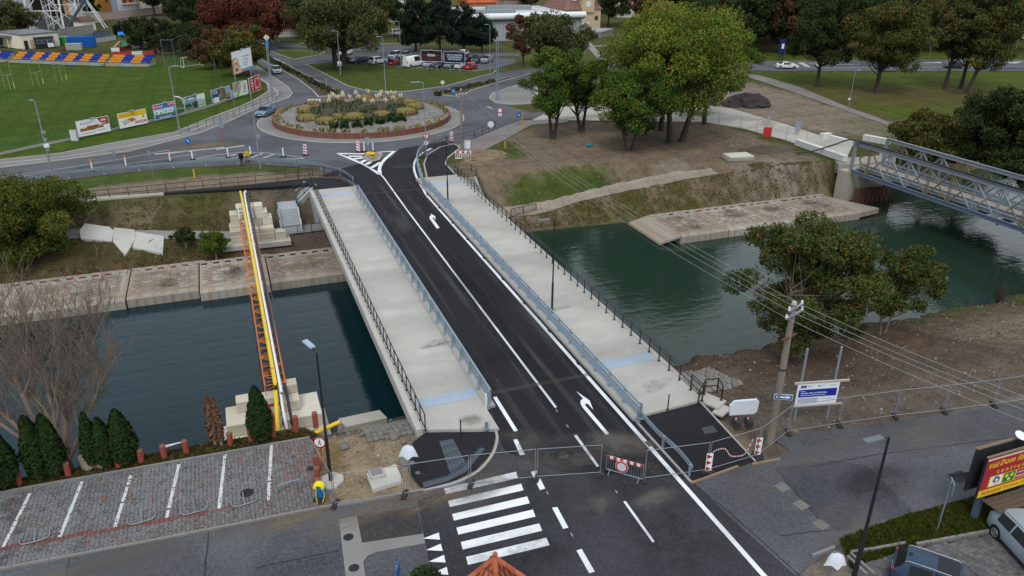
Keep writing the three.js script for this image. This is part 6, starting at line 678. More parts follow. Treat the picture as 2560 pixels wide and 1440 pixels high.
{
const G='advertising boards along the pitch fence';
billboard('white billboard with a brown sofa and red sale corner beside the pitch',[197,343],[277,327],0.25,304,(g,w,h)=>{fr(g,'#f2f2f0',0,0,w,h);tx(g,'MILENIUM',w*0.1,h*0.2,h*0.15,'#333',{f:'serif'});fr(g,'#999',w*0.12,h*0.3,w*0.3,h*0.02);g.fillStyle='#a83428';g.beginPath();g.moveTo(w*0.64,0);g.lineTo(w,0);g.lineTo(w,h*0.5);g.lineTo(w*0.8,h*0.5);g.closePath();g.fill();tx(g,'40%',w*0.84,h*0.18,h*0.2,'#fff',{a:'center'});tx(g,'zľava',w*0.84,h*0.38,h*0.12,'#fff',{a:'center'});fr(g,'#a5622f',w*0.08,h*0.5,w*0.74,h*0.17);fr(g,'#7d4a26',w*0.3,h*0.42,w*0.42,h*0.1);fr(g,'#8b5530',w*0.08,h*0.64,w*0.5,h*0.07);fr(g,'#d8d3cb',w*0.14,h*0.43,w*0.12,h*0.1);fr(g,'#caa',w*0.66,h*0.44,w*0.09,h*0.1);tx(g,'OC SPHÉRE Bratislava',w*0.12,h*0.88,h*0.09,'#234');tx(g,'milenium.sk',w*0.6,h*0.8,h*0.1,'#a83428');},{group:G});
billboard('yellow and white flooring billboard second along the pitch',[300,322],[370,307],0.25,285,(g,w,h)=>{fr(g,'#f4f3ee',0,0,w,h);fr(g,'#f0c419',0,0,w,h*0.36);tx(g,'PODLAHY A DVERE',w*0.08,h*0.2,h*0.13,'#a35c14');g.fillStyle='#c9c3ba';g.beginPath();g.moveTo(w*0.1,h*0.55);g.lineTo(w*0.3,h*0.45);g.lineTo(w*0.42,h*0.7);g.lineTo(w*0.16,h*0.88);g.fill();g.fillStyle='#b5773f';g.beginPath();g.moveTo(w*0.3,h*0.45);g.lineTo(w*0.5,h*0.42);g.lineTo(w*0.62,h*0.62);g.lineTo(w*0.44,h*0.72);g.fill();fr(g,'#e7b90f',w*0.84,h*0.36,w*0.09,h*0.22);fr(g,'#c8282c',w*0.56,h*0.72,w*0.42,h*0.17);tx(g,'OTVORENÉ !',w*0.6,h*0.81,h*0.13,'#fff');},{group:G});
billboard('blue billboard with white houses third along the pitch',[388,301],[444,289],0.25,263,(g,w,h)=>{fr(g,'#3f7fc4',0,0,w,h);fr(g,'#8fb9dc',0,h*0.3,w,h*0.3);g.fillStyle='#cf3b48';g.fillRect(0,h*0.06,w*0.33,h*0.2);g.fillRect(w*0.62,0,w*0.38,h*0.22);tx(g,'NOVÉ DOMY',w*0.03,h*0.16,h*0.12,'#fff');tx(g,'NA PREDAJ',w*0.65,h*0.11,h*0.12,'#fff');for(const[x,y]of[[0.03,0.4],[0.22,0.42],[0.45,0.36],[0.66,0.36]]){fr(g,'#f3f3f1',w*x,h*y,w*0.19,h*0.32);fr(g,'#445',w*(x+0.04),h*(y+0.1),w*0.03,h*0.15);fr(g,'#445',w*(x+0.1),h*(y+0.1),w*0.03,h*0.15);}fr(g,'#5f8a3a',0,h*0.68,w,h*0.12);fr(g,'#2a68b0',0,h*0.79,w,h*0.21);tx(g,'www.byvanie.sk',w*0.2,h*0.9,h*0.13,'#fff');},{group:G});
billboard('dark and white garden pergola billboard fourth along the pitch',[465,277],[515,264],0.25,244,(g,w,h)=>{fr(g,'#f1f1f0',0,0,w,h);fr(g,'#2c3032',0,0,w*0.6,h);fr(g,'#8aa6bc',0,h*0.08,w*0.6,h*0.38);fr(g,'#dfe4e8',w*0.2,h*0.12,w*0.25,h*0.14);fr(g,'#c9c9c4',w*0.04,h*0.5,w*0.4,h*0.05);for(const x of[0.06,0.22,0.38])fr(g,'#556066',w*x,h*0.55,w*0.04,h*0.25);tx(g,'Vaša terasa',w*0.03,h*0.84,h*0.12,'#fff');tx(g,'pod strechou',w*0.03,h*0.94,h*0.1,'#fff');tx(g,'Pergola',w*0.66,h*0.4,h*0.14,'#333');fr(g,'#e3a81c',w*0.66,h*0.82,w*0.28,h*0.08);},{group:G});
billboard('teal and brown property billboard fifth along the pitch',[532,259],[578,246],0.3,226,(g,w,h)=>{fr(g,'#1c4a63',0,0,w,h);fr(g,'#7a5a41',w*0.4,0,w*0.35,h);fr(g,'#88a9c4',w*0.74,0,w*0.26,h*0.5);fr(g,'#8a7f6b',w*0.74,h*0.5,w*0.26,h*0.36);fr(g,'#a98a63',w*0.5,h*0.1,w*0.05,h*0.65);tx(g,'BÝVANIE',w*0.06,h*0.14,h*0.14,'#fff');tx(g,'PRI VODE',w*0.06,h*0.3,h*0.14,'#fff');fr(g,'#eef0ef',0,h*0.62,w*0.36,h*0.38);g.fillStyle='#3da6a6';g.beginPath();g.arc(w*0.4,h*0.62,h*0.16,0,7);g.fill();fr(g,'#2c2d2c',w*0.36,h*0.86,w*0.64,h*0.14);tx(g,'www.novybyt.sk',w*0.42,h*0.93,h*0.1,'#fff');},{group:G});
billboard('pale green billboard with a fox like logo and black script sixth along the pitch',[587,243],[621,234],0.4,208,(g,w,h)=>{fr(g,'#e6e4cb',0,0,w,h);g.fillStyle='#a68a68';g.beginPath();g.moveTo(0,0);g.lineTo(w*0.5,0);g.lineTo(w*0.2,h*0.6);g.lineTo(0,h*0.8);g.fill();g.fillStyle='#9aa3a8';g.beginPath();g.moveTo(w*0.5,h*0.1);g.lineTo(w*0.55,h*0.4);g.lineTo(w*0.3,h);g.lineTo(w*0.16,h*0.7);g.fill();fr(g,'#7fc23a',w*0.05,h*0.86,w*0.3,h*0.14);g.save();g.translate(w*0.78,h*0.5);g.rotate(-1.45);tx(g,'Vitajte',0,-h*0.05,h*0.24,'#222',{a:'center',it:1});tx(g,'doma',0,h*0.13,h*0.16,'#222',{a:'center',it:1});g.restore();},{group:G});
billboard('red billboard with an oval emblem last along the pitch',[626,233],[653,222],0.45,196,(g,w,h)=>{fr(g,'#a81c2c',0,0,w,h);fr(g,'#d8b79c',w*0.5,h*0.12,w*0.42,h*0.76);g.fillStyle='#c22334';g.beginPath();g.ellipse(w*0.72,h*0.52,w*0.17,h*0.28,0,0,7);g.fill();fr(g,'#3c7a46',w*0.55,h*0.2,w*0.3,h*0.06);for(const[i,s]of['PRE','TOH','KTO','JE'].entries())tx(g,s,w*0.25,h*(0.2+i*0.2),h*0.2,'#fff',{a:'center'});},{group:G});
billboard('large raised billboard showing an eye close up above the fence',[585,188],[633,171],3.6,131,(g,w,h)=>{fr(g,'#f4f6f6',0,0,w,h);const gr='#e6c39c';g.fillStyle=gr;g.beginPath();g.moveTo(0,h*0.3);g.quadraticCurveTo(w*0.42,h*0.45,w*0.4,h);g.lineTo(0,h);g.fill();g.strokeStyle='#8c5a33';g.lineWidth=h*0.05;g.beginPath();g.arc(w*0.14,h*0.72,w*0.2,3.5,5.8);g.stroke();g.beginPath();g.arc(w*0.14,h*0.84,w*0.15,3.4,6);g.stroke();g.fillStyle='#3a3f4a';g.beginPath();g.ellipse(w*0.17,h*0.82,w*0.06,h*0.07,0,0,7);g.fill();fr(g,'#5fb3c4',w*0.42,h*0.86,w*0.58,h*0.14);fr(g,'#c47f8c',w*0.4,h*0.88,w*0.2,h*0.12);tx(g,'CELKOM INÉ OČI',w*0.68,h*0.32,h*0.1,'#445',{a:'center'});for(let i=0;i<4;i++)fr(g,'#889',w*0.52,h*(0.44+i*0.09),w*0.32-i*w*0.03,h*0.03);},{edge:mat.wood,frame:mat.wood,legs:[-0.42,0.42]});
billboard('dark red concert billboard standing before the parked cars',[1053,163-10],[1105,165-10],2.0,125,(g,w,h)=>{fr(g,'#140b12',0,0,w,h);g.fillStyle='#8a2028';g.fillRect(w*0.1,h*0.38,w*0.22,h*0.12);g.fillRect(w*0.66,h*0.38,w*0.22,h*0.1);fr(g,'#3b1520',0,h*0.55,w,h*0.45);tx(g,'BIGA',w*0.5,h*0.42,h*0.32,'#e9e2e0',{a:'center'});g.globalAlpha=0.5;tx(g,'BIGA',w*0.5,h*0.75,h*0.28,'#8c2a2e',{a:'center'});},{legs:[-0.22,0.24],frame:mat.dark});
billboard('navy billboard with white birthday wish before the parked cars',[1110,166-10],[1163,168-10],2.0,128,(g,w,h)=>{fr(g,'#101a44',0,0,w,h);tx(g,'VŠETKO NAJLEPŠIE',w*0.5,h*0.3,h*0.17,'#dfe5f2',{a:'center'});tx(g,'K NARODENINÁM',w*0.5,h*0.5,h*0.17,'#dfe5f2',{a:'center'});tx(g,'PÁN PREZIDENT',w*0.5,h*0.7,h*0.17,'#dfe5f2',{a:'center'});},{legs:[-0.22,0.24],frame:mat.dark});
billboard('white notice panel on the street corner behind the hedge',[636,80],[678,78],3,56,(g,w,h)=>{fr(g,'#e4e8ea',0,0,w,h);fr(g,'#2b3440',w*0.62,h*0.2,w*0.1,h*0.3);fr(g,'#2b3440',w*0.78,h*0.2,w*0.14,h*0.14);fr(g,'#566',w*0.08,h*0.3,w*0.4,h*0.08);fr(g,'#566',w*0.08,h*0.5,w*0.3,h*0.08);},{lamp:0});
billboard('small white billboard with brown picture at the right frame edge',[2538,97],[2600,97],3.2,70,(g,w,h)=>{fr(g,'#dfe1e2',0,0,w,h);fr(g,'#a5683c',w*0.12,h*0.3,w*0.8,h*0.35);fr(g,'#556',w*0.1,h*0.75,w*0.5,h*0.08);},{frame:mat.dark,lamp:0});
{const a=P(1985,1053),b=P(2067,1047),w=a.distanceTo(b),ry=-Math.atan2(b.z-a.z,b.x-a.x),t=thing('project_board','white and blue construction project board on two tall grey poles','information board',a.clone().lerp(b,0.5),ry);const h1=hAt(a,872);for(const k of[-0.5,0.5])part('pole',cy(0.07,0.07,h1,10,k*w,h1/2,0),mat.galvDull,t);const y0=hAt(a,1012),y1=hAt(a,957),pw2=w+0.5;
part('panel',bx(pw2,y1-y0,0.05,0.02,(y0+y1)/2,0.11),mat.white,t);const pg=new THREE.PlaneGeometry(pw2-0.06,y1-y0-0.06);pg.translate(0.02,(y0+y1)/2,0.138);part('poster',pg,face(pw2,y1-y0,(g,W,Hh)=>{fr(g,'#e8ebee',0,0,W,Hh);fr(g,'#1c3a8c',W*0.06,Hh*0.06,W*0.14,Hh*0.13);g.fillStyle='#f2d21c';for(let i=0;i<12;i++){g.beginPath();g.arc(W*0.13+Math.cos(i*0.5236)*Hh*0.045,Hh*0.125+Math.sin(i*0.5236)*Hh*0.045,Hh*0.009,0,7);g.fill();}fr(g,'#98a',W*0.22,Hh*0.09,W*0.14,Hh*0.025);fr(g,'#98a',W*0.22,Hh*0.13,W*0.1,Hh*0.02);fr(g,'#456',W*0.48,Hh*0.09,W*0.05,Hh*0.06);fr(g,'#89a',W*0.54,Hh*0.1,W*0.12,Hh*0.02);fr(g,'#89a',W*0.76,Hh*0.1,W*0.16,Hh*0.03);fr(g,'#14289a',W*0.03,Hh*0.26,W*0.94,Hh*0.36);tx(g,'Projekt:',W*0.08,Hh*0.34,Hh*0.05,'#fff');tx(g,'Vrakuňa - Most cez Malý Dunaj',W*0.08,Hh*0.43,Hh*0.075,'#fff',{mw:W*0.84});tx(g,'modernizácia a rekonštrukcia mosta',W*0.08,Hh*0.53,Hh*0.06,'#fff',{mw:W*0.7});fr(g,'#c3c7d2',W*0.03,Hh*0.66,W*0.52,Hh*0.24);for(let i=0;i<5;i++)fr(g,'#8d93a5',W*0.05,Hh*(0.69+i*0.04),W*0.46,Hh*0.012);for(let i=0;i<2;i++)fr(g,'#9aa',W*0.62,Hh*(0.7+i*0.05),W*0.26,Hh*0.015);},768),t);
part('crossbar',[bx(w+1.3,0.12,0.1,0.2,y1+0.04,0.1),bx(w+1.0,0.1,0.08,0.2,y0-0.03,0.1)],D(0.5,0.42,0.36,tWood),t);}
{const a=P(2436,1312),b=P(2560,1272),ry=-Math.atan2(b.z-a.z,b.x-a.x),t=thing('billboard','red and yellow shop billboard with plank ledge at the lower right','billboard',a,ry),hb=hAt(a,1240),w=5.1,h=2.35;
part('poster_panel',bx(w,h,0.1,w/2-0.6,hb+h/2,0),mat.dark,t);const pg=new THREE.PlaneGeometry(w-0.1,h-0.1);pg.translate(w/2-0.6,hb+h/2,0.055);part('poster',pg,face(w,h,(g,W,Hh)=>{fr(g,'#a5202c',0,0,W,Hh);fr(g,'#e8bd12',0,Hh*0.82,W,Hh*0.18);fr(g,'#e4c3b0',0,0,W,Hh*0.05);tx(g,'Váš',W*0.03,Hh*0.2,Hh*0.17,'#e8c01a',{it:1});tx(g,'Dom farieb &',W*0.17,Hh*0.18,Hh*0.2,'#e8c01a',{it:1,mw:W*0.8});tx(g,'c e n t r u m',W*0.17,Hh*0.4,Hh*0.15,'#e8c01a',{mw:W*0.7});const tiles=['#efe9d2','#1f7a33','#9a2c86','#1d3fa0','#efe9d2'];fr(g,'#e8c01a',W*0.1,Hh*0.5,W*0.88,Hh*0.28);tiles.forEach((c2,i)=>{fr(g,c2,W*(0.115+i*0.172),Hh*0.515,W*0.155,Hh*0.25);});for(let i=0;i<5;i++){g.strokeStyle=['#1d8a4a','#c22','#2a4','#52c','#27a'][i];g.lineWidth=Hh*0.022;g.beginPath();g.arc(W*0.19,Hh*0.64,Hh*(0.025+i*0.02),i,i+4);g.stroke();}g.fillStyle='#e8d24a';for(const[x,y]of[[0.33,0.6],[0.37,0.7],[0.4,0.6]]){g.beginPath();g.arc(W*x,Hh*y,Hh*0.045,0,7);g.fill();}fr(g,'#e8c01a',W*0.48,Hh*0.58,W*0.1,Hh*0.03);fr(g,'#e8c01a',W*0.47,Hh*0.68,W*0.11,Hh*0.04);fr(g,'#e8c01a',W*0.66,Hh*0.54,W*0.03,Hh*0.2);fr(g,'#e8c01a',W*0.64,Hh*0.6,W*0.1,Hh*0.04);tx(g,'Nákupná 1',W*0.04,Hh*0.91,Hh*0.13,'#8c1c20',{it:1});tx(g,'Bratislava - Podunajské Biskupice',W*0.36,Hh*0.91,Hh*0.085,'#8c1c20',{it:1,mw:W*0.6});},1024),t);
part('back_panel',bx(w,h,0.1,w/2-0.6,hb+h/2+0.06,-0.6),mat.dark,t);part('top_rail',[bx(w,0.06,0.16,w/2-0.6,hb+h+0.14,-0.6),bx(w,0.05,0.12,w/2-0.6,hb+h+0.04,0)],mat.wood,t);part('side_brace',[bar(V3(-0.1,hb+0.4,-0.75),V3(-1.0,hb+0.6,-1.2),0.06),bar(V3(-0.1,hb+0.9,-0.75),V3(-1.0,hb+0.6,-1.2),0.06),bx(0.9,0.04,0.7,-0.55,hb+0.55,-1.0)],mat.dark,t);
for(const x of[0.35,3.4])part('post',bx(0.26,hb+1.5,0.26,x,(hb+1.5)/2,-0.35),M(0.12,0.16,0.22,{metalness:0.3,roughness:0.6}),t);for(let i=0;i<4;i++)part('ledge_plank',bx(w,0.05,0.24,w/2+0.1,hb-0.35,0.05+i*0.26),D(0.12,0.085,0.06,tWood),t);for(const x of[1.9,2.9])part('lamp',cy(0.28,0.2,0.1,18,x,hb+h+0.4,-0.4+(x>2?0.5:0),0.4),mat.white,t);}
}
// ---- lamps, poles, cables

function lamp(label,base,topY,o={}){const b=P(...base),h=hAt(b,topY),m=o.m||mat.galvDull,t=thing('street_lamp',label,'street lamp',b,o.ry??0,o.group);const r0=o.r||0.085;part('pole',[tb(V3(0,0,0),V3(0,h*0.35,0),r0,r0*0.95,10),tb(V3(0,h*0.35,0),V3(0,h,0),r0*0.68,r0*0.5,10)],m,t);const al=o.arm??1.2;if(al){part('arm',tb(V3(0,h-0.04,0),V3(-al*0.4,h+0.06,0),0.035),m,t);part('lantern',at(bx(al*0.7,0.08,0.28,-al*0.65,h+0.08,0),0,0,0),o.lm||mat.galv,t);part('lens',bx(al*0.5,0.02,0.2,-al*0.65,h+0.035,0),mat.lampGlass,t);}for(const e of o.extra||[])e(t,h);return t;}
{
const BK={m:mat.black,lm:M(0.16,0.18,0.2),r:0.085};
lamp('slim black street lamp behind the far end of the right walkway',[1120,510],340,{...BK,arm:1.1});lamp('slim black street lamp standing between guard rail and right walkway',[1379.5,787],549,{...BK,arm:1.3});lamp('black street lamp near the round no pedestrians sign',[827,1202],880,{...BK,arm:1.3,ry:-1.25,r:0.1,lm:M(0.35,0.45,0.55)});lamp('black street lamp at the lower right verge',[2135,1442],1092,{...BK,arm:1.3,r:0.11});
const boxes=(list)=>(t,h)=>{for(const[y,w,hh,c]of list)part('equipment_box',bx(w,hh,w,0.12,h*y,0.05),c||mat.galv,t);};
lamp('galvanised lamp with boxes and cameras at the left end of the guard rail',[136,455],252,{r:0.12,arm:0.5,extra:[boxes([[0.42,0.3,0.5],[0.46,0.5,0.35,mat.white],[0.62,0.4,0.25],[0.53,0.3,0.3]])]});lamp('galvanised lamp on the verge before the blue house billboard',[451,338],167,{arm:1.4,r:0.11,ry:Math.PI});lamp('galvanised lamp beside the two people at the guard rail',[651,422],228,{r:0.11,arm:0.8,extra:[(t,h)=>part('loudspeaker',bx(0.3,0.45,0.3,0.25,h*0.42,0),mat.galv,t)]});
lamp('lamp with horizontal arm in front of the roundabout wall',[1066,396],206,{arm:1.6});lamp('lamp on the grass triangle before the parked cars',[964,225],92,{arm:1.2,r:0.11});lamp('lamp left of the triangle with round sign',[852,190],78,{arm:1.2,r:0.11});lamp('lamp behind the triangle left of the white van',[1003,168],54,{arm:1.2,r:0.11});lamp('lamp at the right corner of the grass triangle',[1225,182],62,{arm:1.2,r:0.11});lamp('left mast at the pavement corner left of the silver hatchback',[681,250],110,{arm:0.6,r:0.12});lamp('right mast at the pavement corner with blue plates',[684,246],92,{arm:0,r:0.11});lamp('tall mast on the right traffic island',[1241,252],92,{arm:0,r:0.11});lamp('second mast on the right traffic island',[1246,248],60,{arm:0,r:0.1});lamp('lamp behind the silver hatchback by the small grass island',[797,155],100,{arm:1,r:0.1});lamp('lamp at the tip of the small grass island',[779,138],92,{arm:1,r:0.1});lamp('tall white lighting mast before the dark pines',[1145,128],40,{arm:0,r:0.12,m:mat.white});lamp('lamp on the far street beyond the hedge',[697,110],20,{arm:1.2,r:0.12});lamp('lamp on the street corner by the white panel',[665,105],30,{arm:1.2,r:0.12});lamp('blue banded lamp on the park path',[1462,135],60,{arm:1,r:0.1});lamp('slim lamp with camera right of the detour road',[2110,331],177,{arm:0.9,ry:Math.PI,r:0.07,extra:[boxes([[0.55,0.25,0.25,mat.white]])]});
const pole=(l,base,topY,r0,cr)=>{const b=P(...base),h=hAt(b,topY),t=thing('utility_pole',l,'utility pole',b);part('pole',tb(V3(0,-0.2,0),V3(0,h,0),r0,r0*0.62,12),mat.pole,t);part('cap',cy(r0*0.5,r0*0.62,0.14,12,0,h+0.07,0),mat.conc,t);cr(t,h);return[b,h];};
const arm=(t,y,w,n)=>{part('crossarm',bx(w,0.1,0.1,0,y,0.14,0,0.35),mat.galvDull,t);for(let i=0;i<n;i++){const x=(i/(n-1)-0.5)*w*0.95;part('insulator',cy(0.05,0.07,0.18,8,x*Math.cos(0.35),y+0.14,0.14-x*Math.sin(0.35)),mat.white,t);}};
const[b1,h1]=pole('weathered concrete utility pole with one way arrow sign on the near right',[1925,1103],760,0.24,(t,h)=>{arm(t,h-0.15,1.3,2);arm(t,h-0.55,1.6,2);part('bracket',bx(1.3,0.08,0.12,0,h*0.78,0.1,0,0.35),M(0.13,0.07,0.05),t);part('band',cy(0.245,0.245,0.06,12,0,h*0.55,0),mat.dark,t);});
const[b2,h2]=pole('grey concrete utility pole beside the roundabout and white cabinet',[1155,377],225,0.22,(t,h)=>{arm(t,h-0.6,1.7,4);});
const wires=[[-0.6,-0.15],[0.6,-0.15],[-0.75,-0.55],[0.75,-0.55]];const third=P(2900,1700,0),h3=9.5;
wires.forEach(([x,y],i)=>{for(const[A,hA,B2,hB,l]of[[b1,h1,b2,h2,'overhead wire crossing the river between the two concrete poles'],[b1,h1,third,h3,'overhead wire running from the near pole over the lower right car park']]){const pts=[];for(let k=0;k<=24;k++){const u=k/24,q=A.clone().lerp(B2,u);q.y=lerp(hA+y,hB+y,u)-4*u*(1-u)*(A.distanceTo(B2)*0.018);q.x+=x*0.9;q.z-=x*0.3;pts.push(q);}tag(part('overhead_wire',tubePath(pts,0.012,4,48),M(0.34,0.34,0.34)),l,'wire',l.includes('river')?'river wires':'street wires');}});
const disc=(r2,z)=>{const g=new THREE.CircleGeometry(r2,24);g.translate(0,0,z);return g;};
const sign=(l,base,cyPx,kind,o={})=>{const b=P(...base),h=hAt(b,cyPx),t=thing('road_sign',l,'sign',b,o.ry??CAM.yaw,o.group);if(o.post!==0)part('post',cy(0.035,0.035,h+0.25,8,0,(h+0.25)/2,-0.06),o.pm||mat.galv,t);const s=o.s||0.32;const fc=(N,d)=>face(1,1,d,N);const plate=(w,hh,y,m,nm='plate')=>{part(nm,bx(w,hh,0.02,0,y,0),mat.galv,t);const g=new THREE.PlaneGeometry(w-0.01,hh-0.01);g.translate(0,y,0.013);part('face',g,m,t);};
if(kind==='noped'){part('plate',cy(s,s,0.02,28,0,h,0,Math.PI/2),mat.galv,t);const g=disc(s,0.013);g.translate(0,h,0);part('face',g,fc(256,(c,w)=>{fr(c,'#b01822',0,0,w,w);c.fillStyle='#f0f0ee';c.beginPath();c.arc(w/2,w/2,w*0.375,0,7);c.fill();c.fillStyle='#111';c.strokeStyle='#111';c.lineCap='round';c.lineWidth=w*0.055;c.beginPath();c.arc(w*0.5,w*0.27,w*0.05,0,7);c.fill();const L=(...p)=>{c.beginPath();c.moveTo(p[0]*w,p[1]*w);for(let i=2;i<p.length;i+=2)c.lineTo(p[i]*w,p[i+1]*w);c.stroke();};L(0.5,0.36,0.49,0.52);L(0.49,0.52,0.57,0.62,0.6,0.74);L(0.49,0.52,0.43,0.64,0.38,0.73);c.lineWidth=w*0.035;L(0.5,0.38,0.41,0.45,0.4,0.53);L(0.5,0.38,0.58,0.46,0.63,0.49);}),t);}
else if(kind==='noentry'||kind==='white'||kind==='bluedisc'){part('plate',cy(s,s,0.02,24,0,h,0,Math.PI/2),kind==='white'?mat.white:mat.galv,t);const g=disc(s,0.013);g.translate(0,h,0);part('face',g,fc(64,(c,w)=>{if(kind==='noentry'){fr(c,'#b01822',0,0,w,w);c.fillStyle='#eee';c.beginPath();c.arc(w/2,w/2,w*0.36,0,7);c.fill();}else if(kind==='white')fr(c,'#d8dada',0,0,w,w);else{fr(c,'#1d5fb0',0,0,w,w);c.strokeStyle='#eef';c.lineWidth=w*0.12;c.beginPath();c.moveTo(w*0.3,w*0.3);c.lineTo(w*0.7,w*0.7);c.stroke();}}),t);}
else if(kind==='giveway'||kind==='warn'){const tri=(k,z)=>{const sh=new THREE.Shape();const d=kind==='warn'?1:-1;sh.moveTo(-k,-d*k*0.58);sh.lineTo(k,-d*k*0.58);sh.lineTo(0,d*k*1.15);return new THREE.ExtrudeGeometry(sh,{depth:0.012,bevelEnabled:false}).translate(0,h,z);};part('plate',tri(s*1.3,0),mat.red,t);part('face',tri(s*0.85,0.004),mat.white,t);}
else if(kind==='prio'){part('plate',bx(s*1.5,s*1.5,0.02,0,h,0,0,0,Math.PI/4),mat.white,t);part('face',bx(s*1.05,s*1.05,0.03,0,h,0,0,0,Math.PI/4),M(0.75,0.6,0.2),t);}
else if(kind==='bluebox')plate(0.6,0.6,h,fc(64,(c,w)=>{fr(c,'#1d62b8',0,0,w,w);fr(c,'#e8eef6',w*0.25,w*0.3,w*0.5,w*0.4);}));
else if(kind==='back')part('plate',bx(o.w||0.6,o.h||0.9,0.03,0,h,0),mat.galv,t);
else if(kind==='cloth'){const g=new THREE.ConeGeometry(s*1.5,s*2.1,9,4,true),q=g.attributes.position;for(let i=0;i<q.count;i++){const y=q.getY(i)/(s*2.1)+0.5,a=Math.atan2(q.getX(i),q.getZ(i)),rr2=s*1.25*Math.pow(Math.max(0.02,1-y),0.4)*(1+0.16*(1-y)*Math.cos(a*4.5));q.setXYZ(i,Math.sin(a)*rr2,(y-0.5)*s*1.9-(y<0.3?0.06*Math.cos(a*4.5):0),Math.cos(a)*rr2*0.7);}g.computeVertexNormals();part('cloth_cover',g.translate(0,h,0),new THREE.MeshStandardMaterial({color:col(0.7,0.73,0.78),side:THREE.DoubleSide,roughness:0.9}),t);}
for(const e of o.add||[]){if(e==='tab')plate(0.55,0.4,h-0.62,fc(64,(c,w)=>{fr(c,'#eceeee',0,0,w,w);fr(c,'#222',w*0.25,w*0.35,w*0.5,w*0.3);}));if(e==='disc2')part('plate',cy(0.3,0.3,0.03,20,0,h-0.85,0.02,Math.PI/2),mat.lampGlass,t);if(e==='bluebar')plate(1.1,0.28,h-0.5,M(0.1,0.32,0.55));if(e==='bluetab'){plate(0.6,0.6,h-0.75,M(0.02,0.2,0.5));plate(0.6,0.6,h-1.4,M(0.02,0.2,0.5));}}
return t;};
sign('round no pedestrians sign at the corner of the parking bays',[806,1168],1106,'noped',{s:0.36,pm:mat.red});sign('cloth covered sign beside the chamber slab',[1026,1217],1124,'cloth',{s:0.36});sign('cloth covered sign at the lower right kerb',[2078,1448],1394,'cloth',{s:0.36});
{const b=P(1925,1103),y=hAt(b,988),t=thing('one_way_sign','blue one way sign with white arrow on the concrete pole','sign',V3(b.x+0.15,y,b.z+0.26),CAM.yaw-0.1);part('plate',bx(1.0,0.34,0.025,0,0,0),mat.white,t);part('face',bx(0.96,0.3,0.02,0,0,0.006),mat.blue,t);part('arrow',[bx(0.56,0.09,0.01,-0.1,0,0.018),(()=>{const s=new THREE.Shape();s.moveTo(0.18,0.11);s.lineTo(0.42,0);s.lineTo(0.18,-0.11);return new THREE.ExtrudeGeometry(s,{depth:0.008,bevelEnabled:false}).translate(0,0,0.014);})()],mat.white,t);}
sign('give way triangle below the lamp at the roundabout exit',[1067,396],341,'giveway',{post:0,add:['disc2'],s:0.42});sign('no entry sign with white tab on the right pavement',[1250,322],276,'noentry',{add:['tab'],s:0.4});sign('blue round sign by the yellow post right of the pavement',[1297,312],287,'bluedisc',{s:0.42});sign('blue keep right sign on the small planted median',[1134,242],228,'bluedisc',{s:0.45});sign('yellow priority diamond behind the small median',[1107,226],206,'prio',{s:0.42});sign('white covered round sign on the right pavement',[1227,352],311,'white',{s:0.45});sign('blue keep left disc on the old road splitter island',[472,366],352,'bluedisc',{s:0.42,post:0});sign('round white sign with blue bar on the triangle lamp',[851,188],157,'white',{s:0.42,add:['bluebar'],post:0});sign('priority diamond with blue plates on the corner mast',[684,245],94,'prio',{post:0,s:0.5,add:['bluetab']});sign('blue square sign on the street corner by the graffiti wall',[697,111],88,'bluebox',{s:0.5});
sign('grey sign back on a thin pole by the grass strip',[296,440],384,'back',{w:0.3,h:0.8});sign('back of a sign on a tall pole before the grass strip',[383,442],382,'back',{w:0.35,h:0.5});sign('red notice panel on the detour fence',[1916,346],330,'back',{w:1.2,h:1.4,ry:CAM.yaw}).children[1].material=mat.red;sign('green grey direction board on the detour',[1992,338],317,'back',{w:0.7,h:1.6});sign('small direction board further along the detour',[1919,320],295,'back',{w:0.6,h:0.7});sign('thin white sign post on the long median tip',[818,226],200,'back',{w:0.25,h:0.5});sign('grey sign back beside the pitch billboards',[586,268],235,'back',{w:0.6,h:1.2});sign('thin blue marker sign beyond the barrier blocks',[2225,348],320,'bluebox',{s:0.4});
{const b=P(1951,152),h=hAt(b,98),t=thing('totem_sign','tall dark blue totem sign beyond the far right road','sign',b);part('panel',bx(1.6,h*0.62,0.3,0,h*0.68,0),M(0.01,0.03,0.12),t);part('leg',bx(0.15,h*0.4,0.15,-0.4,h*0.2,0),mat.dark,t);part('leg',bx(0.15,h*0.4,0.15,0.4,h*0.2,0),mat.dark,t);part('emblem',bx(0.7,1.1,0.02,0,h*0.68,0.16),mat.white,t);}
sign('grey sign on red white pole with black foot on the old splitter',[558,354],312,'back',{w:0.8,h:0.8,pm:mat.red});sign('grey direction board on the splitter island behind the beacons',[921,384],352,'back',{w:0.5,h:1.0});sign('edge on sign beside the red shop billboard',[2346,1326],1216,'back',{w:0.7,h:0.6,ry:CAM.yaw+1.3});
{const p=P(932,398),t=thing('island_bollard','short black and yellow striped bollard on the splitter island','bollard',p);for(let i=0;i<4;i++)part(i%2?'yellow_band':'black_band',cy(0.17,0.17,0.2,12,0,0.1+i*0.2,0),i%2?mat.yellow:mat.black,t);const q=P(924,389),u=tag(part('yellow_bag',[sp(0.4,0,0.25,0,1.4,0.7,1),sp(0.3,0.5,0.2,0.1)],M(0.7,0.4,0.05)),'orange yellow sack lying on the splitter island','sack');u.position.copy(q);}
for(const[x,y,cpx,l]of[[2110,152,140,'small blue sign left behind the autumn tree'],[2322,150,115,'blue sign on a white mast behind the lawn trio'],[1785,172,162,'blue pedestrian sign at the far crossing']])sign(l,[x,y],cpx,'bluebox',{s:0.5});
}
// ---- construction site furniture

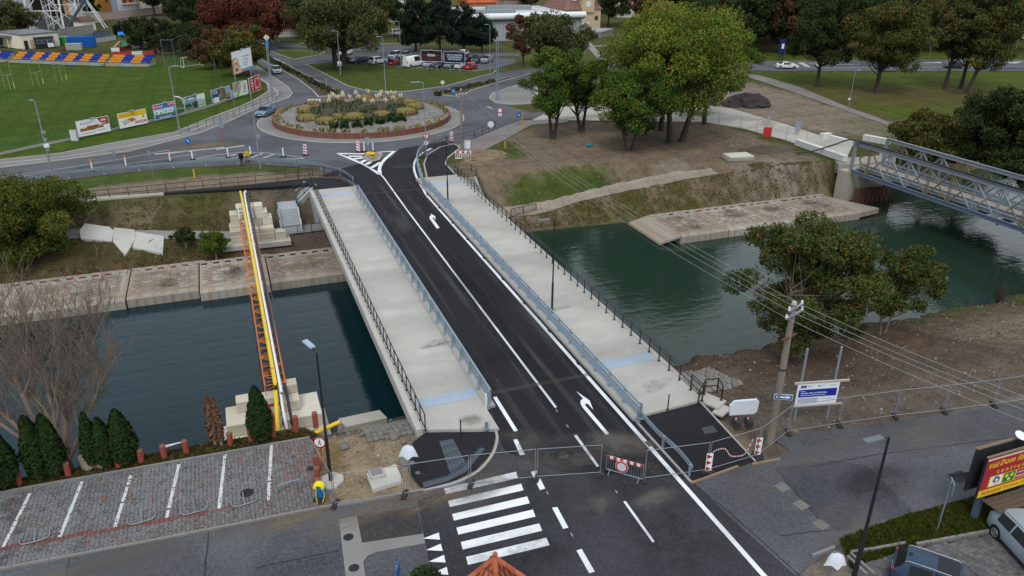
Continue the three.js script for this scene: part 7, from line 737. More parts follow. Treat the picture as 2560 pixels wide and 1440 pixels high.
const foot=(parent,x,z,ry=0)=>part('foot_block',[at(bx(0.7,0.13,0.24,0,0.075,0),x,0.01,z,0,ry),...[-0.2,0.2].map(k=>at(bx(0.12,0.05,0.16,k,0.16,0),x,0.01,z,0,ry))],mat.footRub,parent);
function fencePanel(label,a,b,o={}){const d=b.clone().sub(a).setY(0),w=d.length(),ry=-Math.atan2(d.z,d.x),t=thing('fence_panel',label,'fence',a.clone().lerp(b,0.5),ry,'wire site fence panels'),h=o.h||1.95,y0=0.18,hw=w/2-0.06;part('frame',[tb(V3(-hw,0.1,0),V3(-hw,h,0),0.02),tb(V3(hw,0.1,0),V3(hw,h,0),0.02),tb(V3(-hw,h-0.02,0),V3(hw,h-0.02,0),0.018),tb(V3(-hw,y0,0),V3(hw,y0,0),0.018)],mat.galvDull,t);const g=[];for(let i=1;i<w/0.2;i++)g.push(bx(0.0018,h-y0,0.0018,-hw+i*0.2,(h+y0)/2,0));for(let i=1;i<6;i++)g.push(bx(2*hw,0.0018,0.0018,0,y0+i*0.3,0.004));part('wire_mesh',g,M(0.1,0.1,0.11),t).userData.kind='stuff';if(o.foot!==0){foot(t,-hw,0,1.2);if(o.foot2)foot(t,hw,0,1.2);}return t;}
{
const F=pts=>pts.map(p=>P(...p));
const a=F([[785,1172],[836,1264],[1009,1240],[1175,1214],[1340,1198],[1503,1187]]);['wire site fence panel beside the red bollards at the bays corner','wire site fence panel before the sandy corner and chamber','wire site fence panel before the new foot path','wire site fence panel across the first zebra stripe','wire site fence panel left of the striped barricade'].forEach((l,i)=>fencePanel(l,a[i],a[i+1],{foot2:i===4}));
const b=F([[1608,1202],[1768,1180],[1893,1143]]);fencePanel('wire site fence panel right of the striped barricade',b[0],b[1]);fencePanel('wire site fence panel across the new asphalt wedge',b[1],b[2],{foot2:1});fencePanel('wire site fence panel turning past the concrete pole',b[2],P(1968,1084),{});
const c=F([[1968,1084],[2096,1064],[2236,1044],[2358,1031],[2482,1015],[2610,996]]);['first','second','third','fourth','fifth'].forEach((l,i)=>fencePanel(l+' wire site fence panel along the street right of the pole',c[i],c[i+1]));
const d=F([[1752,307],[1796,314],[1850,324],[1890,333],[1926,345],[1965,352],[2015,366]]);d.slice(0,-1).forEach((q,i)=>fencePanel(['leftmost','second','third','fourth','fifth','last'][i]+' wire fence panel along the detour road edge',q,d[i+1],{foot:0}));
const brd=(l,base,w,h,tilt,draw,o={})=>{const p=P(...base),t=thing('barrier_beacon',l,'barrier',p,o.ry??CAM.yaw,o.group);part('panel',bx(w+0.06,h,0.04,0,h/2+0.12,0),mat.white,t);const g=new THREE.PlaneGeometry(w,h-0.06);g.translate(0,h/2+0.12,0.023);part('face',g,face(w,h,draw,128),t);foot(t,0,0,0);return t;};
const chev=(g,w,h)=>{fr(g,'#eeeeec',0,0,w,h);g.fillStyle='#b3161f';for(let i=0;i<3;i++){g.beginPath();const y=i*h*0.36;g.moveTo(0,y);g.lineTo(w,y+h*0.14);g.lineTo(0,y+h*0.28);g.fill();}},diag=(g,w,h)=>{fr(g,'#eeeeec',0,0,w,h);g.fillStyle='#b3161f';for(let i=-1;i<5;i++){g.beginPath();g.moveTo(0,i*h*0.28);g.lineTo(w,i*h*0.28+h*0.2);g.lineTo(w,i*h*0.28+h*0.34);g.lineTo(0,i*h*0.28+h*0.14);g.fill();}};
brd('red and white barrier panel on the edge of the new asphalt wedge',[1769,1183],0.28,1.15,0,chev);brd('red and white barrier panel beside the concrete pole',[1892,1142],0.28,1.15,0,chev);for(const[x,y,l]of[[764,389,'red and white beacon on the old road left of the splitter'],[896,381,'red and white beacon at the left tip of the splitter island'],[1129,356,'red and white beacon by the road railing near the grey pole']])brd(l,[x,y],0.4,1.4,0,diag);
const dl=['leftmost white delineator with orange lamp on the old road','second white delineator with orange lamp','third white delineator with orange lamp','fourth white delineator, right of the third','white delineator left of the two people','white delineator behind the yellow jacket','white delineator right of the galvanised lamp','white delineator in the middle of the splitter','white delineator at the right of the splitter'];[[232,429],[316,418],[426,405],[482,400],[571,394],[627,389],[709,393],[911,380],[933,380]].forEach(([x,y],i)=>{const p=P(x,y),t=thing('delineator',dl[i],'delineator post',p);part('post',bx(0.16,1.15,0.05,0,0.68,0,0,CAM.yaw),mat.white,t);foot(t,0,0,0);if(i<3)part('lamp',bx(0.22,0.24,0.16,0,1.38,0),mat.orange,t);});
{const p=P(1515,1178),q=P(1606,1204),w=p.distanceTo(q),ry=-Math.atan2(q.z-p.z,q.x-p.x),t=thing('barricade','steel crowd barrier with red white board and round closed road sign','barricade',p.clone().lerp(q,0.5),ry),n=11;part('frame',[tb(V3(-w/2,0.15,0),V3(-w/2,1.05,0),0.022),tb(V3(w/2,0.15,0),V3(w/2,1.05,0),0.022),tb(V3(-w/2,0.15,0),V3(w/2,0.15,0),0.022),tb(V3(-w/2,1.05,0),V3(w/2,1.05,0),0.022),...[-0.4,0.4].map(k=>tb(V3(k*w,0,-0.3),V3(k*w,0.15,0),0.02)),...[-0.4,0.4].map(k=>tb(V3(k*w,0,0.3),V3(k*w,0.15,0),0.02))],mat.galv,t);for(let i=1;i<16;i++)part('bar',tb(V3(-w/2+i*w/16,0.15,0),V3(-w/2+i*w/16,1.05,0),0.009,0.009,5),mat.galv,t);for(let i=0;i<n;i++)part(i%2?'white_board':'red_board',bx(w/n-0.004,0.17,0.03,-w/2+(i+0.5)*w/n,1.0,0.04),i%2?mat.white:mat.red,t);part('sign_rim',cy(0.36,0.36,0.02,28,-0.15,0.62,0.075,Math.PI/2),M(0.75,0.65,0.6),t);part('sign_red',cy(0.34,0.34,0.02,28,-0.15,0.62,0.084,Math.PI/2),mat.red,t);part('sign_face',cy(0.25,0.25,0.02,28,-0.15,0.62,0.092,Math.PI/2),M(0.62,0.66,0.72),t);}
{const p=P(1158,398),t=thing('barricade','white plastic barrier with red stripes beside the grey pole','barricade',p,-0.3);part('board',bx(2.1,0.3,0.06,0,0.95,0),mat.white,t);for(let i=0;i<3;i++)part('red_stripe',bx(0.3,0.28,0.02,-0.7+i*0.7,0.95,0.035),mat.red,t);for(let i=0;i<9;i++)part('slat',bx(0.08,0.75,0.05,-0.96+i*0.24,0.45,0),mat.white,t);part('rail',bx(2.1,0.08,0.06,0,0.1,0),mat.white,t);}
{const p=P(1852,1060),t=thing('covered_board','white sheet covered board on red and white posts with rubber feet','sign',p,CAM.yaw+0.12);const y0=0.75,sh=new THREE.Shape();sh.moveTo(-0.85,0.3);sh.lineTo(-0.8,0.0);sh.lineTo(0.65,0.0);sh.lineTo(0.8,0.15);sh.lineTo(0.85,0.8);sh.lineTo(0.7,0.95);sh.lineTo(-0.6,0.92);sh.lineTo(-0.85,0.65);const g=new THREE.ExtrudeGeometry(sh,{depth:0.1,bevelEnabled:true,bevelSize:0.03,bevelThickness:0.03,bevelSegments:2}).translate(0,y0,0);part('cloth_cover',g,M(0.68,0.7,0.75,{roughness:0.9,bumpMap:bumpSoil,bumpScale:0.03}),t);for(const k of[-0.35,0.4]){for(let i=0;i<4;i++)part(i%2?'white_band':'red_band',cy(0.04,0.04,0.25,10,k,0.12+i*0.25,0.02),i%2?mat.white:mat.red,t);for(let j=0;j<3;j++)part('foot_block',bx(0.34,0.11,0.62,k+0.02*j,0.07+j*0.115,0.1),mat.footRub,t);}}
{const ctrl=[[1769,1142,1.0],[1790,1126,1.0],[1812,1122,0.9],[1828,1140,0.3],[1850,1140,0.3],[1862,1135,0.4],[1883,1098,1.2]].map(([x,y,h])=>P(x,y,h));const cv=new THREE.CatmullRomCurve3(ctrl),t=thing('warning_tape','red and white warning tape hanging between the barrier panels','tape');const n=44;for(let i=0;i<n;i++)part(i%2?'white_piece':'red_piece',bar(cv.getPoint(i/n),cv.getPoint((i+1)/n),0.015,0.07),i%2?mat.white:mat.red,t);const c2=[P(1166,382,1),P(1212,362,1.2),P(1228,340,1.5)];const t2=thing('warning_tape','faded red tape stretched from the white barrier to the covered round sign','tape');part('strip',[bar(c2[0],c2[1],0.02,0.08),bar(c2[1],c2[2],0.02,0.08)],M(0.55,0.2,0.18),t2);}
for(const[x,y,tY,l]of[[1152,1090,1050,'thin black bollard with red bands on the left walkway end'],[1669,1024,986,'thin black bollard with red bands on the right walkway end']]){const p=P(x,y,0.17),h=hAt(p,tY)-0.17,t=thing('bollard',l,'bollard',p);part('post',cy(0.04,0.04,h,10,0,h/2,0),mat.black,t);for(const k of[0.68,0.82])part('band',cy(0.043,0.043,0.06,10,0,h*k,0),mat.red,t);part('base',cy(0.09,0.09,0.02,12,0,0.01,0),mat.black,t);}
{const p=P(1215,1072,0.17),h=hAt(p,985)-0.17,t=thing('white_post','bare white sign post with blue grey base at the left guard rail end','post',p);part('post',cy(0.055,0.055,h,12,0,h/2,0),mat.white,t);part('base',[bx(0.3,0.06,0.3,0,0.03,0),cy(0.1,0.12,0.5,12,0.03,0.25,0)],mat.galv,t);}
for(const[x,y,tY,l,rr]of[[487,446,424,'orange yellow marker post on the grass strip left of the bridge',0.09],[1306,324,282,'thin yellow post by the blue round sign',0.06],[1263,370,354,'short yellow marker tube on the soil',0.08]]){const p=P(x,y),h=hAt(p,tY);const t=thing('marker_post',l,'marker post',p);part('post',cy(rr,rr,h,10,0,h/2,0),M(0.75,0.38,0.03),t);part('cap',cy(rr*0.8,rr,0.05,10,0,h,0),mat.yellow,t);}
{const p=P(1168,372),t=thing('cabinet','white utility cabinet beside the grey concrete pole','cabinet',p,-0.2);part('body',bx(0.85,1.1,0.4,0,0.55,0),mat.lampGlass,t);part('door',bx(0.76,0.95,0.02,0,0.57,0.21),mat.white,t);part('roof',bx(0.92,0.06,0.46,0,1.13,0),mat.conc,t);}
{const p=P(188,352),t=thing('cabinet','pale utility cabinet at the left end of the sofa billboard','cabinet',p,-0.3);part('body',bx(0.9,1.5,0.4,0,0.75,0),mat.conc,t);part('door',bx(0.8,1.3,0.02,0,0.75,0.21),mat.lampGlass,t);}
{const p=P(1700,351),t=thing('bin','pale cabinet at the foot of the twin trunk poplar','cabinet',p);part('body',bx(0.5,0.9,0.4,0,0.45,0),mat.conc,t);part('lid',bx(0.56,0.05,0.46,0,0.92,0),mat.kerb,t);}
{const p=P(803,1252),t=thing('hose_bundle','yellow and blue hose bundle hung on a red post','hose',p,CAM.yaw);const yb=0.55;part('blue_drum',at(cy(0.26,0.22,0.6,16,0,0,0),0.05,yb+0.1,0,0.15),M(0.01,0.17,0.5),t);part('yellow_roll',[at(new THREE.TorusGeometry(0.2,0.1,10,20,Math.PI),0,yb+0.38,0,0,Math.PI/2*0),at(new THREE.TorusGeometry(0.2,0.1,10,20,Math.PI),0.0,yb+0.38,0.16)],M(0.85,0.7,0.02),t);part('straps',[tubePath([V3(-0.1,yb+0.5,0.27),V3(-0.14,yb,0.3),V3(-0.1,0.05,0.32)],0.022,6),tubePath([V3(0.2,yb+0.4,0.25),V3(0.26,yb,0.2),V3(0.14,0.1,0.25)],0.022,6)],M(0.8,0.65,0.03),t);part('stand',bx(0.5,0.16,0.4,-0.1,0.08,0),mat.footRub,t);}
{const p=P(1843,397),t=thing('slab_stack','stack of pale concrete slabs lying on the brown yard','slab stack',p,-0.2);for(let i=0;i<3;i++)part('slab',bx(3.6-i*0.1,0.16,2.2,0.06*i,0.1+i*0.19,0,0,0.03*i),i<2?mat.concOld:D(0.55,0.52,0.46,tConc),t);}
{const r=RNG(40),p=P(1852,368),g=[];for(let i=0;i<60;i++){const a=V3((r()-0.5)*5,0.2+r()*0.8,(r()-0.5)*3),b2=a.clone().add(rndDir(r).multiplyScalar(0.7+r()));b2.y=Math.abs(b2.y)*0.8+0.05;g.push(tb(a,b2,0.05,0.02,5));}const m=tag(part('brush_pile',g,mat.barkPale),'tangled pile of cut branches on the brown yard','branch pile');m.userData.kind='stuff';m.position.copy(p);}
const heap=(l,px,py,rx,hh,rz,m)=>{const p=P(px,py),g=new THREE.SphereGeometry(1,44,20,0,Math.PI*2,0,Math.PI/2),q=g.attributes.position;for(let i=0;i<q.count;i++){const x=q.getX(i),y=q.getY(i),z=q.getZ(i),k=0.62+0.5*wn(x*1.5+px,z*1.5+y,2)+0.3*wn(x+py,z,0.7);q.setXYZ(i,x*rx*k,Math.pow(y,1.25)*hh*k-0.05,z*rz*k);}g.computeVertexNormals();const o=part('soil_heap',g,m);o.position.copy(p);tag(o,l,'soil heap');};
heap('dark earth heap beyond the detour road',1868,260,4.2,1.7,3.4,D(0.045,0.038,0.036,tSoil,{bumpMap:bumpSoil,bumpScale:0.1,roughness:1}));heap('sandy earth heap beside the white striped barrier',1205,390,3.2,0.7,2,D(0.2,0.15,0.095,tSoil,{bumpMap:bumpSoil,bumpScale:0.08,roughness:1}));heap('low dark rubble heap by the branch pile',1915,374,4,0.4,1.8,D(0.1,0.078,0.06,tSoil,{bumpMap:bumpSoil,bumpScale:0.1,roughness:1}));
{const p=P(1472,366),t=tag(part('turquoise_bag',[sp(0.3,0,0.22,0,1.2,0.8,1),sp(0.22,0.3,0.18,0.1)],M(0.01,0.3,0.36)),'turquoise bag lying on the soil left of the low tree','bag');t.position.copy(p);const q=P(1669,354),t2=tag(part('turquoise_bag',[sp(0.35,0,0.25,0,1.1,0.9,1),sp(0.25,-0.3,0.3,0.1)],M(0.01,0.26,0.27)),'turquoise sack at the foot of the twin trunk poplar','bag');t2.position.copy(q);}
}
// ---- people

function person(label,p,ry,o){
const t=thing('person',label,'person',p,ry),s=o.h/1.8;const J={hip:V3(0,0.93,0),chest:V3(0,1.3,0.0),neck:V3(0,1.5,0.01),head:V3(0,1.64,0.03),sl:V3(-0.19,1.42,0),sr:V3(0.19,1.42,0),el:V3(-0.26,1.14,-0.03),er:V3(0.26,1.14,-0.03),wl:V3(-0.25,0.9,0.08),wr:V3(0.25,0.9,0.08),hl:V3(-0.24,0.82,0.1),hr:V3(0.24,0.82,0.1),pl:V3(-0.1,0.9,0),pr:V3(0.1,0.9,0),kl:V3(-0.12,0.5,0.03+(o.walk||0)),kr:V3(0.12,0.5,0.03-(o.walk||0)),al:V3(-0.13,0.09,-0.02),ar:V3(0.13,0.09,-0.02),tl:V3(-0.14,0.04,0.14),tr:V3(0.14,0.04,0.14)};
const mesh=(bones,N=40)=>{const mc=new MarchingCubes(N,new THREE.MeshStandardMaterial(),false,false,60000);mc.isolation=0;const C=V3(0,0.9,0),S=1.0;for(let k=0;k<N;k++)for(let j=0;j<N;j++)for(let i=0;i<N;i++){const q=V3((i-N/2)/(N/2)*S,(j-N/2)/(N/2)*S,(k-N/2)/(N/2)*S).add(C);let f=0;for(const[a,b,ra,rb]of bones){const ab=b.clone().sub(a),u=clamp(q.clone().sub(a).dot(ab)/ab.lengthSq(),0,1),d=q.distanceTo(a.clone().addScaledVector(ab,u))-lerp(ra,rb,u);f+=Math.exp(-d*45);}mc.field[i+j*N+k*N*N]=Math.log(f+1e-9)/45;}mc.update();const n=mc.count,g=new THREE.BufferGeometry();g.setAttribute('position',new THREE.BufferAttribute(mc.positionArray.slice(0,n*3),3));g.setAttribute('normal',new THREE.BufferAttribute(mc.normalArray.slice(0,n*3),3));g.scale(S,S,S);g.translate(C.x,C.y,C.z);g.computeVertexNormals();g.scale(s,s,s);return g;};
const{hip,chest,neck,head,sl,sr,el,er,wl,wr,hl,hr,pl:p1,pr:p2,kl,kr,al,ar,tl,tr}=J;const skin=M(0.42,0.25,0.18,{roughness:0.6});
const arms=(k)=>[[sl,el,0.055+k,0.045+k],[el,wl,0.045+k,0.035+k],[sr,er,0.055+k,0.045+k],[er,wr,0.045+k,0.035+k]],torso=k=>[[hip,chest,0.13+k,0.14+k],[sl,sr,0.08+k,0.08+k],[chest,neck,0.13,0.06+k]],legs=k=>[[p1,kl,0.085+k,0.06+k],[kl,al,0.06+k,0.045+k],[p2,kr,0.085+k,0.06+k],[kr,ar,0.06+k,0.045+k]];
part('body',mesh([[head,head.clone().add(V3(0,0.07,-0.01)),0.085,0.09],[head,head.clone().add(V3(0,-0.02,0.08)),0.04,0.02],[neck,head,0.055,0.05],...torso(-0.02),...arms(-0.008),[wl,hl,0.035,0.03],[wr,hr,0.035,0.03],...legs(-0.01),[al,tl,0.045,0.035],[ar,tr,0.045,0.035]],56),skin,t);part('jacket',mesh([...torso(0.025),...arms(0.014),[hip.clone().add(V3(0,-0.04,0)),chest,0.15,0.15]],48),M(...o.top,{roughness:0.9}),t);part('trousers',mesh([...legs(0.014),[p1,p2,0.1,0.1]],48),M(...o.legs,{roughness:0.9}),t);part('shoes',mesh([[al,tl,0.055,0.045],[ar,tr,0.055,0.045]],48),mat.dark,t);part('hair',sp(0.1*s,0,1.74*s,-0.012*s,1,0.75,1.05),M(...o.hair),t);return t;
}
person('person in black top and brown trousers standing at the guard rail',P(605.5,414),-CAM.yaw*0-0.4,{h:1.82,top:[0.012,0.012,0.014],legs:[0.1,0.075,0.055],hair:[0.25,0.2,0.16]});person('person in yellow jacket standing beside the one in black',P(619.5,406),-0.2,{h:1.66,top:[0.62,0.42,0.02],legs:[0.012,0.012,0.014],hair:[0.2,0.09,0.04]});person('distant person in dark top walking on the park path',P(1501,146),2.6,{h:1.75,top:[0.02,0.02,0.03],legs:[0.3,0.35,0.42],hair:[0.05,0.04,0.03],walk:0.12});
// ---- houses, sports ground and works beyond

const winM=M(0.05,0.06,0.075,{roughness:0.15}),tileR=D(0.24,0.07,0.045,tSoil,{roughness:0.9});
function building(label,a,b,topY,dep,o={}){
const A=P(...a),B=P(...b),w=A.distanceTo(B),ry=-Math.atan2(B.z-A.z,B.x-A.x),h=o.h||hAt(A,topY),t=thing(o.name||'house',label,o.cat||'house',A,ry),wm=M(...(o.wall||[0.5,0.47,0.4]),{roughness:0.9});
part('wall',bx(w,h,dep,w/2,h/2,-dep/2),wm,t);const rm=o.rm||D(...(o.roof||[0.1,0.1,0.105]),tSoil,{roughness:0.9}),ov=0.4;
if(o.kind==='gable'||o.kind==='hip'){const rh=o.rh||3,k=o.kind==='hip'?Math.min(w,dep)*0.45:0,p=[],q=(x,y,z)=>[x,h+y,z],e=[q(-ov,-0.1,ov),q(w+ov,-0.1,ov),q(w+ov,-0.1,-dep-ov),q(-ov,-0.1,-dep-ov)],r1=q(k-(k?0:ov),rh,-dep/2),r2=q(w-k+(k?0:ov),rh,-dep/2);const tri=(...v)=>v.forEach(c=>p.push(...c));tri(e[0],e[1],r2,e[0],r2,r1);tri(e[2],e[3],r1,e[2],r1,r2);tri(e[1],e[2],r2);tri(e[3],e[0],r1);tri(e[0],e[2],e[1],e[0],e[3],e[2]);const g=new THREE.BufferGeometry();g.setAttribute('position',new THREE.Float32BufferAttribute(p,3));g.setAttribute('uv',new THREE.Float32BufferAttribute(new Float32Array(p.length/3*2).map((_,i)=>p[(i>>1)*3+(i&1?1:0)]),2));g.computeVertexNormals();const rf=part('roof',g,rm,t);if(o.chimney)part('chimney',bx(0.8,2,0.8,w*0.3,h+rh,-dep*0.5),M(0.4,0.3,0.25),rf);}
else part('roof',[bx(w+0.3,0.3,dep+0.3,w/2,h+0.13,-dep/2)],rm,t);
const[nx,ny]=o.win||[0,0];for(let i=0;i<nx;i++)for(let j=0;j<ny;j++){const x=(i+0.5)*w/nx,y=(j+0.55)*h/ny,f=part('window',bx(1.5,1.5,0.1,x,y,0.03),mat.white,t);part('pane',bx(1.25,1.25,0.04,x,y,0.08),winM,f);}
if(o.extra)o.extra(t,w,h,dep,wm);return t;
}
building('white clubhouse with dark door beside the seat stands',[59,124],[151,115],89,12,{wall:[0.78,0.72,0.56],roof:[0.16,0.165,0.18],name:'clubhouse',cat:'clubhouse',extra:(t,w,h)=>{part('door',bx(0.9,2.1,0.08,w*0.1,1.05,0.03),mat.dark,t);part('door',bx(1,2.1,0.08,w*0.26,1.05,0.03),M(0.6,0.42,0.3),t);}});
building('long grey roofed terrace wing left of the white clubhouse',[-60,116],[48,116],92,9,{wall:[0.42,0.37,0.28],roof:[0.17,0.175,0.19],name:'terrace_wing',cat:'clubhouse',extra:(t,w,h)=>{part('canopy',bx(w+1,0.3,3.6,w/2,h+0.45,1.9),M(0.15,0.155,0.17),t);for(const[k,m]of[[0.66,M(0.12,0.4,0.6)],[0.92,M(0.75,0.6,0.25)],[0.3,M(0.12,0.4,0.6)]])part('post',cy(0.12,0.12,h+0.2,8,w*k,h/2,3.2),m,t);part('window',bx(1,1,0.1,w*0.8,h*0.6,0.03),winM,t);part('window',bx(2,1.6,0.1,w*0.55,h*0.5,0.03),winM,t);}});
building('dark site cabin with three windows before the white clubhouse',[92,122],[138,119],97,2.6,{wall:[0.025,0.028,0.035],roof:[0.05,0.05,0.06],name:'cabin',cat:'cabin',extra:(t,w,h)=>{for(const k of[0.2,0.52,0.8]){const f=part('window',bx(1.1,1,0.08,w*k,h*0.68,0.03),M(0.25,0.26,0.28),t);part('pane',bx(0.9,0.8,0.04,w*k,h*0.68,0.07),winM,f);}part('white_tank',bx(1.3,0.9,0.6,w*0.78,h*0.3,0.4),mat.white,t);}});
{const p=P(203,119),t=thing('shipping_container','bright blue shipping container beside the seat stand','container',p,-0.15),bm=M(0.01,0.1,0.36);part('body',bx(6.2,2.6,2.5,0,1.3,-1.25),bm,t);for(let i=0;i<14;i++)part('rib',bx(0.12,2.3,0.06,-2.9+i*0.44,1.3,0.02),bm,t);part('door',[bx(0.06,2.4,1.15,3.13,1.3,-0.65),bx(0.06,2.4,1.15,3.13,1.3,-1.85)],M(0.02,0.14,0.42),t);}
{const p=P(160,113),t=thing('green_shed','bright green shed box between clubhouse and blue container','shed',p,-0.1);part('body',bx(2.6,2.0,1.6,0,1,-0.8),M(0.06,0.34,0.05),t);part('roof',bx(2.8,0.1,1.8,0,2.05,-0.8),mat.galvDull,t);part('door',bx(0.8,1.7,0.05,-0.5,0.9,0.02),M(0.03,0.18,0.05),t);}
{const p=P(185,126),t=thing('block_pile','grey covered pallet pile in front of the blue container','pallet pile',p,-0.1);for(let i=0;i<5;i++)part('slab',bx(3.6-0.1*(i%2),0.3,1.6,0,0.16+i*0.32,-0.8),i===4?mat.kerb:mat.concOld,t);part('rusty_drum',cy(0.5,0.5,1.1,12,-2.4,0.6,-0.4,Math.PI/2),M(0.14,0.07,0.05),t);}
{const a=P(238,105),b=P(277,101),t=thing('blue_gate','blue barred yard gate behind the blue container','gate',a.clone().lerp(b,0.5),-Math.atan2(b.z-a.z,b.x-a.x)),w=a.distanceTo(b),bm=M(0.015,0.06,0.3);part('frame',[bx(w,0.12,0.1,0,0.2,0),bx(w,0.12,0.1,0,2.5,0),bx(0.14,2.6,0.12,-w/2,1.3,0),bx(0.14,2.6,0.12,w/2,1.3,0),bx(0.14,2.6,0.12,0,1.3,0)],bm,t);for(let i=1;i<24;i++)part('bar',bx(0.05,2.3,0.04,-w/2+i*w/24,1.35,0),bm,t);part('plinth',bx(w+1,0.5,0.3,0,0.25,0.2),mat.conc,t);}
building('small white hut with brown roof behind the yard wall',[213,82],[242,79],60,4.5,{wall:[0.75,0.7,0.6],roof:[0.13,0.075,0.06],kind:'gable',rh:1.2,h:3.2,extra:(t,w,h)=>part('plinth',bx(w+0.1,0.5,0.1,w/2,0.25,0.06),M(0.25,0.14,0.1),t)});
{const seg=[[150,98,236,84,2.6,[0.3,0.285,0.25],'grey concrete yard wall behind the containers'],[225,110,290,100,1.1,[0.45,0.45,0.5],'low pale wall below the blue gate'],[248,52,405,33,2.3,[0.52,0.4,0.33],'pinkish garden wall in front of the white apartment block'],[640,97,690,93,2.5,[0.16,0.34,0.5],'blue graffiti painted wall on the street corner'],[691,93,775,90,2.8,[0.62,0.62,0.58],'white painted wall behind the corner lawn'],[95,74,190,66,3,[0.17,0.165,0.16],'dark shed wall behind the white clubhouse']];for(const[x0,y0,x1,y1,h,c,l]of seg){const a=P(x0,y0),b=P(x1,y1),t=thing('wall',l,'wall',a.clone().lerp(b,0.5),-Math.atan2(b.z-a.z,b.x-a.x)),w=a.distanceTo(b),n=Math.max(3,Math.round(w/4));for(let i=0;i<n;i++)part('wall_panel',bx(w/n-0.05,h-0.02*(i%3),0.22,-w/2+(i+0.5)*w/n,h/2,0),M(...c.map(v=>v*(0.92+0.05*(i%4))),{roughness:0.95}),t);part('coping',bx(w,0.08,0.3,0,h+0.03,0),mat.kerb,t);}}
function stand(label,a,b,n,startOrange){const A=P(...a),B=P(...b),w=A.distanceTo(B),t=thing('seat_stand',label,'grandstand',A,-Math.atan2(B.z-A.z,B.x-A.x));for(let r=0;r<3;r++)part('tier',bx(w,0.5+r*0.45,0.95,w/2,(0.5+r*0.45)/2,-0.9-r*0.95),mat.concOld,t);const G={o:[],b:[]},m=Math.round(w/0.55);for(let r=0;r<3;r++)for(let i=0;i<m;i++){const k=((Math.floor(i*n/m)+startOrange)%2)?'o':'b',x=(i+0.5)*w/m,y=0.5+r*0.45,z=-0.95-r*0.95;G[k].push(bx(0.5,0.08,0.45,x,y+0.28,z),bx(0.5,0.4,0.08,x,y+0.48,z-0.24));}part('orange_seats',G.o,M(0.7,0.28,0.03),t).userData.kind='stuff';part('blue_seats',G.b,M(0.015,0.05,0.32),t).userData.kind='stuff';const p=Math.round(w/3);for(let i=0;i<p;i++){part('front_panel',bx(w/p-0.08,0.55,0.06,(i+0.5)*w/p,0.35,0.4),i%2?M(0.3,0.36,0.42):M(0.36,0.33,0.22),t);part('front_post',bx(0.07,1.1,0.07,i*w/p,0.55,0.45),mat.galvDull,t);part('back_post',bx(0.07,1.2,0.07,i*w/p,2.0,-3.9),mat.dark,t);}part('front_rail',[bx(w,0.07,0.07,w/2,1.1,0.45),bx(w,0.05,0.05,w/2,0.75,0.45)],mat.galvDull,t);part('back_rail',[bx(w,0.07,0.07,w/2,2.6,-3.9),bx(w,0.06,0.06,w/2,2.1,-3.9)],mat.dark,t);return t;}
stand('long stand of blue and orange seats beside the pitch',[26,157],[256,165],11,1);stand('short right stand of blue and orange seats beside the pitch',[268,165.5],[372,167.5],4,1);stand('blue seat stand under the terrace at the left frame edge',[-80,154],[14,156],3,0);
{const t=thing('board_ring','ring of red and white advertising boards around the small court','board fence'),pts=[[279,130],[300,129],[330,121],[368,119],[408,123],[408,128],[385,137],[330,139],[290,141],[279,138]].map(q=>P(...q));let k=0;for(let i=0;i<pts.length-1;i++){const n=Math.max(1,Math.round(pts[i].distanceTo(pts[i+1])/2.6));for(let j=0;j<n;j++,k++){const a=pts[i].clone().lerp(pts[i+1],j/n).setY(0.5),b=pts[i].clone().lerp(pts[i+1],(j+0.97)/n).setY(0.5);part(k%3?'red_board':'white_board',bar(a,b,0.1,0.95),k%3?M(0.5,0.06,0.05):mat.white,t);}}}
